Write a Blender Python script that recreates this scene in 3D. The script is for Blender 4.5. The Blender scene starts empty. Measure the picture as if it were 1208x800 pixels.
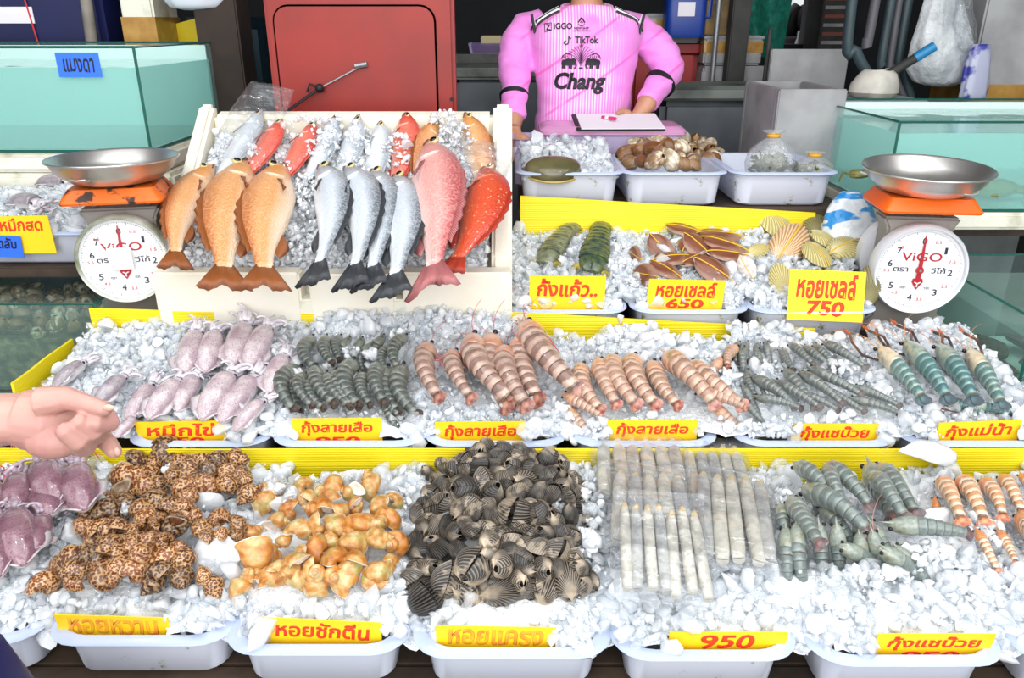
import bpy, bmesh, math, random
import numpy as np
from mathutils import Vector, Matrix
from mathutils.bvhtree import BVHTree
from mathutils import noise as mnoise

random.seed(7); rng = np.random.default_rng(7)
PI = math.pi
S = bpy.context.scene
COL = S.collection

# ------------------------------------------------------------------ camera
CZ, PITCH, FPX = 1.35, math.radians(22.0), 920.0
cam_d = bpy.data.cameras.new('camera'); cam = bpy.data.objects.new('camera', cam_d); COL.objects.link(cam)
cam_d.sensor_width = 36.0; cam_d.lens = FPX / 1208 * 36.0; cam_d.clip_start = 0.05; cam_d.clip_end = 200
cam.location = (0, 0, CZ); cam.rotation_euler = (PI / 2 - PITCH, 0, 0)
S.camera = cam

# ------------------------------------------------------------------ world, lamps, exposure
W = bpy.data.worlds.new('world'); S.world = W; W.use_nodes = True
W.node_tree.nodes['Background'].inputs[0].default_value = (0.96, 0.98, 1.0, 1)
W.node_tree.nodes['Background'].inputs[1].default_value = 1.0
def lamp(kind, name, loc, power, size=0.1, size_y=None, target=None, col=(1, 1, 1)):
    d = bpy.data.lights.new(name, kind); d.energy = power; d.color = col
    if kind == 'AREA':
        d.shape = 'RECTANGLE'; d.size = size; d.size_y = size_y or size
    else:
        d.shadow_soft_size = size
    o = bpy.data.objects.new(name, d); COL.objects.link(o); o.location = loc
    if target:
        o.rotation_euler = (Vector(target) - Vector(loc)).to_track_quat('-Z', 'Y').to_euler()
    return o
lamp('AREA', 'street_daylight', (0.2, -1.7, 1.9), 150, 4.8, 2.6, (0, 1.7, 0.6), (0.98, 0.99, 1.0))
lamp('AREA', 'awning_daylight', (0, 0.9, 2.7), 70, 4.4, 2.0, (0, 1.15, 0), (0.98, 0.99, 1.0))  # added soft fill from above to even out the ice; no awning is built
for k, (x, y) in enumerate([(-1.35, 1.25), (-0.8, 1.7), (-0.3, 1.25), (0.25, 1.7), (0.8, 1.25), (1.35, 1.7)]):
    lamp('POINT', 'stall_bulb', (x, y, 2.15), 5, 0.05, col=(1.0, 0.985, 0.96))
S.view_settings.view_transform = 'Standard'; S.view_settings.look = 'None'
S.view_settings.gamma = 1.0; S.view_settings.use_curve_mapping = False
S.view_settings.exposure = -0.15
cy = S.cycles
cy.max_bounces = 10; cy.transmission_bounces = 7; cy.transparent_max_bounces = 16; cy.glossy_bounces = 3; cy.diffuse_bounces = 4
cy.caustics_reflective = False; cy.caustics_refractive = False; cy.sample_clamp_indirect = 4.0
cy.use_denoising = True

# ------------------------------------------------------------------ geometry of the view
CT, ST = math.cos(PITCH), math.sin(PITCH)
CAM = Vector((0, 0, CZ))
def ray(px, py):
    r, u = (px - 604) / FPX, (400 - py) / FPX
    return Vector((r, CT + u * ST, -ST + u * CT))
def at_y(px, py, y):
    d = ray(px, py); return CAM + d * (y / d.y)
def at_z(px, py, z):
    d = ray(px, py); return CAM + d * ((z - CZ) / d.z)
def hit(px, py, f, a=0.9, b=3.6):
    d = ray(px, py); n = 90; last = a
    for i in range(n + 1):
        t = a + (b - a) * i / n
        p = CAM + d * t
        if p.z < f(p.x, p.y):
            lo, hi = last, t
            for _ in range(14):
                m = (lo + hi) / 2; q = CAM + d * m
                if q.z < f(q.x, q.y): hi = m
                else: lo = m
            return CAM + d * hi
        last = t
    return CAM + d * b
def pix(p):
    v = Vector(p) - CAM
    x, y, z = v.x, v.y * ST + v.z * CT, v.y * CT - v.z * ST
    return 604 + FPX * x / z, 400 - FPX * y / z

# ------------------------------------------------------------------ scene tree helpers
KIDS = {}
def put(name, data, parent=None):
    o = bpy.data.objects.new(name, data); COL.objects.link(o)
    if parent is not None:
        o.parent = parent; KIDS.setdefault(parent.name, []).append(o)
    return o
def tag(o, label=None, cat=None, group=None, kind=None):
    for k, v in (('label', label), ('category', cat), ('group', group), ('kind', kind)):
        if v is not None: o[k] = v
    return o
def thing(name, label, cat, loc=(0, 0, 0), rz=0, group=None):
    o = put(name, None); o.empty_display_size = 0.05
    o.location = loc; o.rotation_euler = (0, 0, rz)
    return tag(o, label, cat, group)
def copy_tree(o, parent=None):
    c = o.copy(); COL.objects.link(c)
    if parent is not None:
        c.parent = parent; KIDS.setdefault(parent.name, []).append(c)
    for ch in list(KIDS.get(o.name, ())): copy_tree(ch, c)
    return c
class Pool:
    """variants of one kind; each is built once, later picks are copies"""
    def __init__(self, *builders): self.b = list(builders); self.p = [None] * len(builders)
    def new(self, label, cat, group=None, k=None):
        k = random.randrange(len(self.b)) if k is None else k % len(self.b)
        if self.p[k] is None:
            self.p[k] = o = self.b[k]()
        else:
            o = copy_tree(self.p[k])
        return tag(o, label, cat, group)

def lin(h):
    h = h.lstrip('#'); c = [int(h[i:i + 2], 16) / 255 for i in (0, 2, 4)]
    return tuple(x / 12.92 if x <= 0.04045 else ((x + 0.055) / 1.055) ** 2.4 for x in c)

class G:
    """collects verts, faces and a per-vertex vector 'tex'; builds ONE mesh object"""
    def __init__(s): s.v = []; s.f = []; s.t = []
    def add(s, v, f, t=None):
        b = len(s.v); s.v.extend([tuple(x) for x in v]); s.f.extend([tuple(b + i for i in q) for q in f])
        s.t.extend(t if t is not None else [(0, 0, 0)] * len(v)); return s
    def loft(s, rings, tex=None, cap0=True, cap1=True, closed=True):
        n = len(rings[0]); b = len(s.v)
        for k, r in enumerate(rings):
            s.v.extend([tuple(p) for p in r])
            s.t.extend(tex[k] if tex else [(k / max(1, len(rings) - 1), math.cos(2 * PI * i / n), math.sin(2 * PI * i / n)) for i in range(n)])
        m = n if closed else n - 1
        for k in range(len(rings) - 1):
            for i in range(m):
                j = (i + 1) % n
                s.f.append((b + k * n + i, b + k * n + j, b + (k + 1) * n + j, b + (k + 1) * n + i))
        if cap0 and closed: s.f.append(tuple(b + i for i in range(n))[::-1])
        if cap1 and closed: s.f.append(tuple(b + (len(rings) - 1) * n + i for i in range(n)))
        return s
    def tube(s, pts, rad, n=8, flat=1.0, up=None, tex0=None):
        pts = [Vector(p) for p in pts]; rad = rad if hasattr(rad, '__len__') else [rad] * len(pts)
        u = None; rings = []
        for k, p in enumerate(pts):
            t = (pts[min(k + 1, len(pts) - 1)] - pts[max(k - 1, 0)]).normalized()
            if u is None:
                a = Vector(up) if up else (Vector((0, 0, 1)) if abs(t.z) < 0.9 else Vector((1, 0, 0)))
            else: a = u
            u = (a - t * a.dot(t)).normalized(); w = t.cross(u)
            rings.append([p + (u * math.cos(2 * PI * i / n) * flat + w * math.sin(2 * PI * i / n)) * rad[k] for i in range(n)])
        return s.loft(rings)
    def box(s, c, d, m=None):
        x, y, z = (q / 2 for q in d)
        v = [Vector((sx * x, sy * y, sz * z)) for sx in (-1, 1) for sy in (-1, 1) for sz in (-1, 1)]
        if m is not None: v = [m @ p for p in v]
        v = [p + Vector(c) for p in v]
        return s.add(v, [(0, 1, 3, 2), (4, 6, 7, 5), (0, 4, 5, 1), (2, 3, 7, 6), (0, 2, 6, 4), (1, 5, 7, 3)])
    def prism(s, poly, h0, h1, axis=2):
        """polygon in the two other axes, extruded from h0 to h1 along axis"""
        def P(a, b, h): return ((h, a, b), (a, h, b), (a, b, h))[axis]
        n = len(poly)
        v = [P(a, b, h0) for a, b in poly] + [P(a, b, h1) for a, b in poly]
        f = [tuple(range(n))[::-1], tuple(range(n, 2 * n))] + [(i, (i + 1) % n, n + (i + 1) % n, n + i) for i in range(n)]
        return s.add(v, f)
    def ball(s, c, r, n=10, m=6):
        r = r if hasattr(r, '__len__') else (r, r, r); c = Vector(c)
        rings = []
        for k in range(m + 1):
            a = PI * (0.02 + 0.96 * k / m)
            rings.append([c + Vector((r[0] * math.sin(a) * math.cos(2 * PI * i / n), r[1] * math.sin(a) * math.sin(2 * PI * i / n), r[2] * math.cos(a))) for i in range(n)])
        return s.loft(rings[::-1])
    def cyl(s, p0, p1, r0, r1=None, n=24):
        return s.tube([p0, p1], [r0, r0 if r1 is None else r1], n)
    def warp(s, fn):
        s.v = [tuple(fn(Vector(p))) for p in s.v]; return s
    def build(s, name, mat, parent=None, smooth=40, bevel=0.0, seg=2, data_only=False):
        me = bpy.data.meshes.new(name); me.from_pydata(s.v, [], s.f); me.update()
        a = me.attributes.new('tex', 'FLOAT_VECTOR', 'POINT')
        a.data.foreach_set('vector', np.array(s.t, dtype=np.float32).ravel())
        bm = bmesh.new(); bm.from_mesh(me)
        bmesh.ops.recalc_face_normals(bm, faces=bm.faces)
        if bevel:
            bmesh.ops.bevel(bm, geom=[e for e in bm.edges if e.calc_face_angle(0) > 0.5], offset=bevel, segments=seg, affect='EDGES', clamp_overlap=True)
        bm.to_mesh(me); bm.free()
        if smooth:
            me.polygons.foreach_set('use_smooth', [True] * len(me.polygons))
            if smooth < 179: me.set_sharp_from_angle(angle=math.radians(smooth))
        me.materials.append(mat)
        return me if data_only else put(name, me, parent)

def lerp(a, b, t): return a + (b - a) * t
def sstep(a, b, x):
    t = max(0.0, min(1.0, (x - a) / (b - a))); return t * t * (3 - 2 * t)
def interp(x, xs, ys):
    return float(np.interp(x, xs, ys))
def rrect(w, d, r, n=5):
    out = []
    for cx, cy_, a0 in ((w / 2 - r, d / 2 - r, 0), (-w / 2 + r, d / 2 - r, 90), (-w / 2 + r, -d / 2 + r, 180), (w / 2 - r, -d / 2 + r, 270)):
        for i in range(n + 1):
            a = math.radians(a0 + 90 * i / n); out.append((cx + r * math.cos(a), cy_ + r * math.sin(a)))
    return out
def ordinal(n):
    w = ['first', 'second', 'third', 'fourth', 'fifth', 'sixth', 'seventh', 'eighth', 'ninth', 'tenth', 'eleventh', 'twelfth', 'thirteenth', 'fourteenth', 'fifteenth',
         'sixteenth', 'seventeenth', 'eighteenth', 'nineteenth', 'twentieth']
    return w[n - 1] if n <= 20 else 'twenty-' + w[n - 21]

# ------------------------------------------------------------------ materials
class MT:
    def __init__(s, name):
        s.m = bpy.data.materials.new(name); s.m.use_nodes = True; s.nt = s.m.node_tree
        s.p = s.nt.nodes['Principled BSDF']; s.out = s.nt.nodes['Material Output']
    def n(s, t, **kw):
        x = s.nt.nodes.new('ShaderNode' + t)
        for k, v in kw.items(): setattr(x, k, v)
        return x
    def l(s, a, b): s.nt.links.new(a, b)
    def set(s, **kw):
        names = dict(col='Base Color', rough='Roughness', metal='Metallic', trans='Transmission Weight', ior='IOR', coat='Coat Weight', coatr='Coat Roughness', spec='Specular IOR Level', alpha='Alpha', emc='Emission Color', ems='Emission Strength', sss='Subsurface Weight', sheen='Sheen Weight')
        for k, v in kw.items():
            i = s.p.inputs[names[k]]
            if hasattr(v, 'is_linked') or hasattr(v, 'links'): s.l(v, i)
            elif isinstance(v, str): i.default_value = (*lin(v), 1)
            elif hasattr(v, '__len__'): i.default_value = (*v[:3], 1)
            else: i.default_value = v
        return s
    def coord(s, which='Object'):
        if not hasattr(s, '_tc'): s._tc = s.n('TexCoord')
        return s._tc.outputs[which]
    def tex(s, i=None):
        a = s.n('Attribute', attribute_name='tex')
        if i is None: return a.outputs['Vector']
        x = s.n('SeparateXYZ'); s.l(a.outputs['Vector'], x.inputs[0]); return x.outputs[i]
    def rnd(s):
        return s.n('ObjectInfo').outputs['Random']
    def noise(s, scale, detail=3, vec=None, rough=0.5, out=0):
        x = s.n('TexNoise'); x.inputs['Scale'].default_value = scale; x.inputs['Detail'].default_value = detail; x.inputs['Roughness'].default_value = rough
        s.l(vec if vec is not None else s.coord(), x.inputs['Vector']); return x.outputs[out]
    def voro(s, scale, vec=None, feature='F1', out='Distance'):
        x = s.n('TexVoronoi', feature=feature); x.inputs['Scale'].default_value = scale
        s.l(vec if vec is not None else s.coord(), x.inputs['Vector']); return x.outputs[out]
    def math(s, op, a, b=None, clamp=False):
        x = s.n('Math', operation=op, use_clamp=clamp)
        for i, v in enumerate((a, b)):
            if v is None: continue
            if isinstance(v, (int, float)): x.inputs[i].default_value = v
            else: s.l(v, x.inputs[i])
        return x.outputs[0]
    def front(s, fac):      # reflection only where a ray enters from outside
        return s.math('MULTIPLY', fac, s.math('SUBTRACT', 1.0, s.n('NewGeometry').outputs['Backfacing']))
    def vmul(s, vec, xyz):
        x = s.n('VectorMath', operation='MULTIPLY'); s.l(vec, x.inputs[0]); x.inputs[1].default_value = xyz; return x.outputs[0]
    def ramp(s, fac, stops, mode='LINEAR'):
        x = s.n('ValToRGB'); r = x.color_ramp; r.interpolation = mode
        while len(r.elements) < len(stops): r.elements.new(0.5)
        for e, (p, c) in zip(r.elements, stops):
            e.position = p; e.color = (*(lin(c) if isinstance(c, str) else (c, c, c)), 1)
        s.l(fac, x.inputs[0]); return x.outputs[0]
    def mix(s, fac, a, b, blend='MIX'):
        x = s.n('Mix', data_type='RGBA', blend_type=blend)
        for v, i in ((fac, 0), (a, 6), (b, 7)):
            if isinstance(v, str): x.inputs[i].default_value = (*lin(v), 1)
            elif isinstance(v, (int, float)): x.inputs[i].default_value = v
            else: s.l(v, x.inputs[i])
        return x.outputs[2]
    def bump(s, h, strength=0.3, dist=0.01):
        x = s.n('Bump'); x.inputs['Strength'].default_value = strength; x.inputs['Distance'].default_value = dist
        s.l(h, x.inputs['Height']); s.l(x.outputs[0], s.p.inputs['Normal']); return s
def mat(name, col, rough=0.5, col2=None, scale=8, lo=0.4, hi=0.65, bump=None, detail=4, **kw):
    t = MT(name); t.set(rough=rough, **kw)
    if col2: t.set(col=t.ramp(t.noise(scale, detail), [(lo, col), (hi, col2)]))
    else: t.set(col=col)
    if bump: t.bump(t.noise(bump[0], 4), bump[1], bump[2] if len(bump) > 2 else 0.01)
    return t.m
def film(name, col, clear=0.6, rough=0.1, bump=None, refl=0.25, diff=None):
    """thin clear or milky plastic / glass: see-through + sheen + a little body colour"""
    t = MT(name); tr = t.n('BsdfTransparent'); tr.inputs[0].default_value = (*lin(col), 1)
    t.set(col=diff or col, rough=rough, spec=0.6)
    mx = t.n('MixShader'); fr = t.n('LayerWeight'); fr.inputs[0].default_value = 0.35
    a = t.math('MULTIPLY', fr.outputs['Facing'], refl); b = t.math('ADD', a, 1 - clear, True)
    t.l(b, mx.inputs[0]); t.l(tr.outputs[0], mx.inputs[1]); t.l(t.p.outputs[0], mx.inputs[2]); t.l(mx.outputs[0], t.out.inputs[0])
    if bump: t.bump(t.noise(bump[0], 3), bump[1], 0.01)
    return t.m

m_yellow = mat('yellow_board', '#f6dc12', 0.45, '#ecd01a', 6, bump=(3, 0.05))
t = MT('yellow_corrugated'); w_ = t.n('TexWave', wave_type='BANDS', bands_direction='Z'); w_.inputs['Scale'].default_value = 55; t.l(t.coord(), w_.inputs['Vector']); w_.inputs['Distortion'].default_value = 0.4
t.set(col=t.ramp(t.noise(5, 5), [(0.35, '#efd80c'), (0.6, '#f8e01a'), (0.75, '#d9c436')]), rough=0.45); t.bump(w_.outputs['Color'], 0.25, 0.004); m_riser = t.m
m_card = mat('yellow_card', '#ffd21a', 0.5)
m_card_blue = mat('blue_card', '#2f6ff0', 0.5)
m_red_ink = mat('red_marker', '#f2431c', 0.6, '#e8331a', 60)
m_black_ink = mat('black_marker', '#131318', 0.5)
m_tray = film('milky_tray_plastic', '#eef2fb', 0.30, 0.3, diff='#dfe4f2', refl=0.2)
m_tray_dirty = None
def tray_mat(name, algae):
    t = MT(name); tr = t.n('BsdfTransparent'); tr.inputs[0].default_value = (0.95, 0.96, 1, 1)
    c = t.mix(t.ramp(t.noise(22, 5, rough=0.7), [(0.60, 0.0), (0.66, 1.0)]), '#e3e7f4', algae)
    t.set(col=c, rough=0.3); mx = t.n('MixShader'); mx.inputs[0].default_value = 0.72
    t.l(tr.outputs[0], mx.inputs[1]); t.l(t.p.outputs[0], mx.inputs[2]); t.l(mx.outputs[0], t.out.inputs[0]); return t.m
m_tray_dirty = tray_mat('milky_tray_algae', '#8a8a2e')
m_rim = film('tray_rim_plastic', '#dfe9ff', 0.35, 0.15, diff='#cdd9f2', refl=0.4)
m_foam = mat('styrofoam', '#efeadc', 0.7, '#e4dcc4', 5, 0.45, 0.75, bump=(160, 0.12, 0.004))
m_foam_old = mat('old_styrofoam', '#e9e6d6', 0.75, '#8f8d6a', 9, 0.55, 0.8, bump=(120, 0.25, 0.006))
m_wood = mat('dark_wood', '#4a3a2c', 0.7, '#2b211a', 7, bump=(30, 0.3, 0.006))
m_floor = mat('wet_concrete', '#5c5a56', 0.4, '#47453f', 3, bump=(25, 0.2))
m_dark = mat('dark_wall_paint', '#23262b', 0.8, '#15171b', 2)
m_white_plastic = mat('white_plastic', '#e9ecee', 0.35)
def ice_mat(name, k, tint):
    t = MT(name); cl = t.tex(0)
    t.set(col=tint, rough=t.ramp(t.noise(90, 2), [(0.3, 0.12), (0.7, 0.35)]), spec=0.5)
    tr = t.n('BsdfTransparent'); tr.inputs[0].default_value = (*lin('#fafcfe'), 1)
    gl = t.n('BsdfGlossy'); gl.inputs['Roughness'].default_value = 0.08
    m1 = t.n('MixShader'); t.l(t.math('MULTIPLY', cl, k), m1.inputs[0]); t.l(t.p.outputs[0], m1.inputs[1]); t.l(tr.outputs[0], m1.inputs[2])
    fr = t.n('Fresnel'); fr.inputs[0].default_value = 1.42
    m2 = t.n('MixShader'); t.l(t.front(fr.outputs[0]), m2.inputs[0]); t.l(m1.outputs[0], m2.inputs[1]); t.l(gl.outputs[0], m2.inputs[2]); t.l(m2.outputs[0], t.out.inputs[0])
    b = t.n('Bump'); b.inputs['Strength'].default_value = 0.5; b.inputs['Distance'].default_value = 0.006; t.l(t.noise(75, 3), b.inputs['Height'])
    for q in (t.p, gl): t.l(b.outputs[0], q.inputs['Normal'])
    return t.m
m_ice = ice_mat('crushed_ice', 0.88, '#f4f7fa')
m_snow = mat('fine_ice', '#f4f7f9', 0.35, '#e9eff3', 40, bump=(140, 0.6, 0.008))
# ------------------------------------------------------------------ the setting
def structure(name, g, m, **kw): return tag(g.build(name, m, **kw), kind='structure')
structure('floor', G().box((0, 3.2, -0.03), (9, 9.6, 0.06)), m_floor)
# back wall with an opening to the bright street behind (at the upper right)
YB = 6.2
op0, op1 = at_y(919, 52, YB), at_y(955, -30, YB)
g = G(); g.box(((-4.5 + op0.x) / 2, YB, 1.5), (op0.x + 4.5, 0.1, 3.0)); g.box(((4.5 + op1.x) / 2, YB, 1.5), (4.5 - op1.x, 0.1, 3.0))
g.box(((op0.x + op1.x) / 2, YB, op0.z / 2), (op1.x - op0.x, 0.1, op0.z)); g.box(((op0.x + op1.x) / 2, YB, (op1.z + 3) / 2), (op1.x - op0.x, 0.1, 3 - op1.z))
structure('wall_back', g, m_dark)
structure('wall_left', G().box((-4.55, 4.2, 1.5), (0.1, 4.1, 3.0)), m_dark)
structure('wall_right', G().box((4.55, 4.2, 1.5), (0.1, 4.1, 3.0)), m_dark)
structure('ceiling', G().box((0, 3.4, 3.03), (9.2, 5.8, 0.06)), m_dark)  # unseen roof, put in to keep sky light off the background

# ------------------------------------------------------------------ the stepped stand
st = thing('display_stand', 'stepped dark wooden stall stand carrying all the trays of seafood', 'stand', (0, 1.4, 0))
def shelf(y0, y1, z, x0=-1.5, x1=1.62):
    g = G(); n = 4
    for k in range(n):
        a = lerp(y0, y1, k / n); b = lerp(y0, y1, (k + 1) / n) - 0.004
        g.box(((x0 + x1) / 2, (a + b) / 2 - 1.4, z - 0.015), (x1 - x0, b - a, 0.03))
    g.build('shelf', m_wood, st, bevel=0.003)
Z1, Z2, Z3, Z4 = 0.33, 0.43, 0.565, 0.84
EPS = 0.0015
shelf(0.90, 1.435, Z1); shelf(1.45, 1.866, Z2, -1.15, 1.19); shelf(1.885, 2.27, Z3, -1.045, 1.195); shelf(2.29, 2.94, Z4, 0.02, 1.0)
for y, z in ((0.93, Z1), (1.46, Z2), (1.9, Z3)):
    for x in ((-1.45, 0.05, 1.57) if z == Z1 else (-1.0, 0.05, 1.14)):
        G().box((x, y - 1.4, (z - 0.03) / 2), (0.06, 0.06, z - 0.03)).build('leg', m_wood, st)
for x, y in ((0.05, 2.32), (0.95, 2.32), (0.05, 2.82), (0.95, 2.82)):
    G().box((x, y - 1.4, (Z4 - 0.03) / 2), (0.05, 0.05, Z4 - 0.03)).build('leg', m_wood, st)
def board(name, p0, p1, h, label, th=0.006, m=None, drop1=None):
    """upright corrugated plastic board between two top points"""
    p0, p1 = Vector(p0), Vector(p1); d = p1 - p0; d.z = 0; L = d.length; d.normalize(); nrm = Vector((-d.y, d.x, 0)) * th / 2
    g = G(); N = 8; rings = []
    for k in range(N + 1):
        t = k / N; p = p0.lerp(p1, t); w = 0.0015 * math.sin(9 * t + p0.x * 5)
        lo = Vector((0, 0, -lerp(h, drop1 if drop1 else h, t))); off = nrm.normalized() * w
        rings.append([p + off - nrm, p + off + nrm, p + lo + off + nrm, p + lo + off - nrm])
    c = sum((Vector(p) for r in rings for p in r), Vector()) / (4 * (N + 1)); c.z = min(p.z for r in rings for p in r)
    g.loft([[q - c for q in r] for r in rings])
    o = g.build(name, m or m_riser, None, smooth=30); o.location = c
    return tag(o, label, 'board')
board('yellow_board', (-1.22, 1.441, 0.517), (-0.10, 1.441, 0.517), 0.185, 'long yellow corrugated board between the lowest and middle rows, left half')
board('yellow_board', (-0.09, 1.443, 0.515), (1.45, 1.443, 0.517), 0.183, 'yellow corrugated board between lowest and middle rows, right half buried in ice')
a, b = at_y(105, 364, 1.876), at_y(392, 371, 1.876)
board('yellow_board', a, b, 0.23, 'wide yellow corrugated board standing behind the squids, below the foam fish box')
a, b = at_y(560, 366, 1.877), at_y(962, 388, 1.877)
board('yellow_board', a, b, 0.215, 'narrow yellow board edge in front of the mantis shrimp and scallop trays')
a, b = at_y(614, 231, 2.281), at_y(962, 251, 2.281)
board('yellow_board', a, b, 0.30, 'wide yellow board standing behind the mantis shrimps and scallops', drop1=0.26)
a, b = at_y(84, 400, 1.84), at_y(14, 452, 1.56)
board('yellow_board', a, b, 0.20, 'short slanting yellow board at the left end of the squid tray', drop1=0.13)
a, b = at_y(1180, 458, 1.72), at_y(1240, 500, 1.5)
board('yellow_board', a, b, 0.18, 'short slanting yellow board at the right end beside the river prawns', drop1=0.12)

# ------------------------------------------------------------------ plastic trays
def tray_mesh(w, d, h, m, label, loc, rz=0, rim=0.016, name='plastic_tray', group='milky plastic trays of the stall'):
    t = thing(name, label, 'tray', loc, rz, group)
    g = G(); z = lambda pts, k: [(x, y, k) for x, y in pts]
    R = lambda s, r: rrect(w * s if s < 2 else s, d * s, r)
    def rr(inset, r): return rrect(w - 2 * inset, d - 2 * inset, r)
    k = 0.022
    rings = [z(rr(k + 0.012, 0.03), 0.0), z(rr(k, 0.04), 0.008), z(rr(0.012, 0.05), h - 0.006), z(rr(0.012, 0.05), h),
             z(rr(0.015, 0.048), h), z(rr(k + 0.003, 0.037), 0.010), z(rr(k + 0.012, 0.03), 0.004)]
    g.loft(rings); g.build('tub', m, t, smooth=50)
    g = G(); rings = [z(rr(0.013, 0.05), h - 0.004), z(rr(-rim * 0.2, 0.058), h - 0.005), z(rr(-rim * 0.35, 0.06), h - 0.002), z(rr(-rim * 0.2, 0.058), h + 0.002), z(rr(0.012, 0.05), h + 0.003), z(rr(0.013, 0.05), h - 0.004)]
    g.loft(rings, cap0=False, cap1=False); g.build('rim', m_rim, t, smooth=60)
    return t
def yf1(x): return interp(x, [-0.9, -0.61, -0.32, 0.0, 0.31, 0.63, 0.95], [0.99, 0.988, 0.968, 0.961, 0.956, 0.945, 0.94])
T1 = []   # front row: centre x, width
for cx, w, lab in ((-0.925, 0.29, 'milky tray of purple squid at the left end of the lowest row'), (-0.612, 0.298, 'milky algae-stained tray holding the spotted whelks'),
                   (-0.318, 0.288, 'milky tray holding the orange conchs'), (0.0, 0.312, 'milky tray holding the dark ribbed cockles'),
                   (0.312, 0.288, 'milky algae-stained tray holding the bagged razor clams'), (0.632, 0.30, 'milky tray holding the heap of grey-blue shrimps in the lowest row'),
                   (0.965, 0.30, 'milky tray of small orange prawns at the right end of the lowest row')):
    tray_mesh(w, 0.40, 0.09, m_tray_dirty if 'algae' in lab else m_tray, lab, (cx, yf1(cx) + 0.20, Z1 + EPS), rim=0.022); T1.append((cx, w, yf1(cx)))
T2 = []
for cx, w, lab in ((-0.675, 0.30, 'milky tray holding the pale roe squids'), (-0.352, 0.325, 'milky tray holding the small dark tiger prawns'), (-0.035, 0.30, 'milky tray holding the large striped tiger prawns'),
                   (0.285, 0.31, 'milky tray holding the pinkish tiger prawns'), (0.655, 0.34, 'milky tray holding the rows of grey shrimps'), (1.0, 0.31, 'milky tray holding the blue river prawns')):
    tray_mesh(w, 0.38, 0.09, m_tray, lab, (cx, 1.452 + 0.19, Z2 + EPS), rim=0.018); T2.append((cx, w, 1.452))
T3 = []
for cx, w, lab in ((0.142, 0.31, 'milky tray holding the mantis shrimps'), (0.465, 0.30, 'milky tray holding the brown moon scallops'), (0.785, 0.33, 'milky tray holding the ribbed fan scallops')):
    tray_mesh(w, 0.37, 0.095, m_tray_dirty, lab, (cx, 1.888 + 0.185, Z3 + EPS), rim=0.016); T3.append((cx, w, 1.888))
T4 = []
for cx, w, lab in ((0.172, 0.315, 'frosty tray with the horseshoe crab on ice, behind the mantis shrimps'), (0.485, 0.31, 'milky tray heaped with brown and cream clams'), (0.812, 0.315, 'milky algae-stained tray holding knotted clear bags of seaweed')):
    tray_mesh(w, 0.40, 0.10, m_tray_dirty, lab, (cx, 2.305 + 0.20, Z4 + EPS), rim=0.014); T4.append((cx, w, 2.305))

# ------------------------------------------------------------------ signs
def text_mesh(s, size, weight=0.012, jitter=0.02, shear=0.0, space=1.0):
    c = bpy.data.curves.new('lettering', 'FONT'); c.body = s; c.size = 1.0; c.align_x = 'CENTER'; c.align_y = 'CENTER'; c.bevel_depth = weight; c.bevel_resolution = 0; c.resolution_u = 3; c.shear = shear; c.space_character = space
    o = bpy.data.objects.new('lettering', c); COL.objects.link(o)
    me = bpy.data.meshes.new_from_object(o.evaluated_get(bpy.context.evaluated_depsgraph_get())); bpy.data.objects.remove(o)
    bpy.data.curves.remove(c)
    k = hash_s(s)
    for v in me.vertices:
        n = mnoise.noise_vector(Vector((v.co.x * 1.7, v.co.y * 2.2, k)))
        v.co.x = (v.co.x + jitter * n.x) * size; v.co.y = (v.co.y + jitter * 1.8 * n.y) * size; v.co.z *= size * 0.3
    return me
def hash_s(s): return sum(ord(c) * (i + 1) for i, c in enumerate(s)) % 97
def lettering(s, w, h, m, parent, loc, name='lettering', weight=0.02, jitter=0.03, shear=0.1, rot=(PI / 2, 0, 0)):
    """text fitted to a width and height (metres), upright, facing -Y"""
    me = text_mesh(s, 1.0, weight, jitter, shear)
    co = np.array([v.co[:] for v in me.vertices]); lo, hi = co.min(0), co.max(0); sx, sy = w / (hi[0] - lo[0]), h / (hi[1] - lo[1])
    for v in me.vertices:
        v.co.x = (v.co.x - (lo[0] + hi[0]) / 2) * sx; v.co.y = (v.co.y - (lo[1] + hi[1]) / 2) * sy; v.co.z *= min(sx, sy)
    me.materials.append(m); o = put(name, me, parent); o.location = loc; o.rotation_euler = rot; return o
SIGNX = []
def sign(tl, tr, Y, lean, h, txt, price, label, vis, m=m_card, ink=m_red_ink, price_w=0.5, txt_h=None, fade=None):
    """card whose top corners are seen at tl, tr; vis: how much of it shows above the tray rim"""
    if Y is None: Y = yf1(at_y(*tl, 0.98).x + 0.09) + 0.024
    a, b = at_y(*tl, Y), at_y(*tr, Y); w = (b - a).length
    c = (a + b) / 2; rz = math.atan2(b.y - a.y, b.x - a.x); roll = math.atan2(-(b.z - a.z), (b.x - a.x))
    t = thing('price_sign', label, 'sign', (0, 0, 0))
    t.matrix_world = Matrix.Translation(c) @ Matrix.Rotation(rz, 4, 'Z') @ Matrix.Rotation(roll, 4, 'Y') @ Matrix.Rotation(-lean, 4, 'X')
    G().box((0, 0, -h / 2), (w, 0.002, h)).build('card', m, t)
    SIGNX.append((min(a.x, b.x) + 0.004, max(a.x, b.x) - 0.004, Y + 0.004))
    th = txt_h or (vis * (0.62 if price else 0.72))
    lettering(txt, w * (0.46 if txt.isdigit() else 0.80), th, ink, t, (0, -0.0016, -vis * 0.06 - th * 0.55), weight=0.028)
    if price: lettering(price, w * price_w, th * 0.62, ink, t, (0.0, -0.0016, -vis * 0.06 - th * 1.08 - th * 0.33), name='price', weight=0.035)
    return t
m_faded = mat('faded_marker', '#f2b52a', 0.6, '#ee8a2a', 40)
Y1, Y2, Y3 = None, 1.485, 1.918
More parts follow.
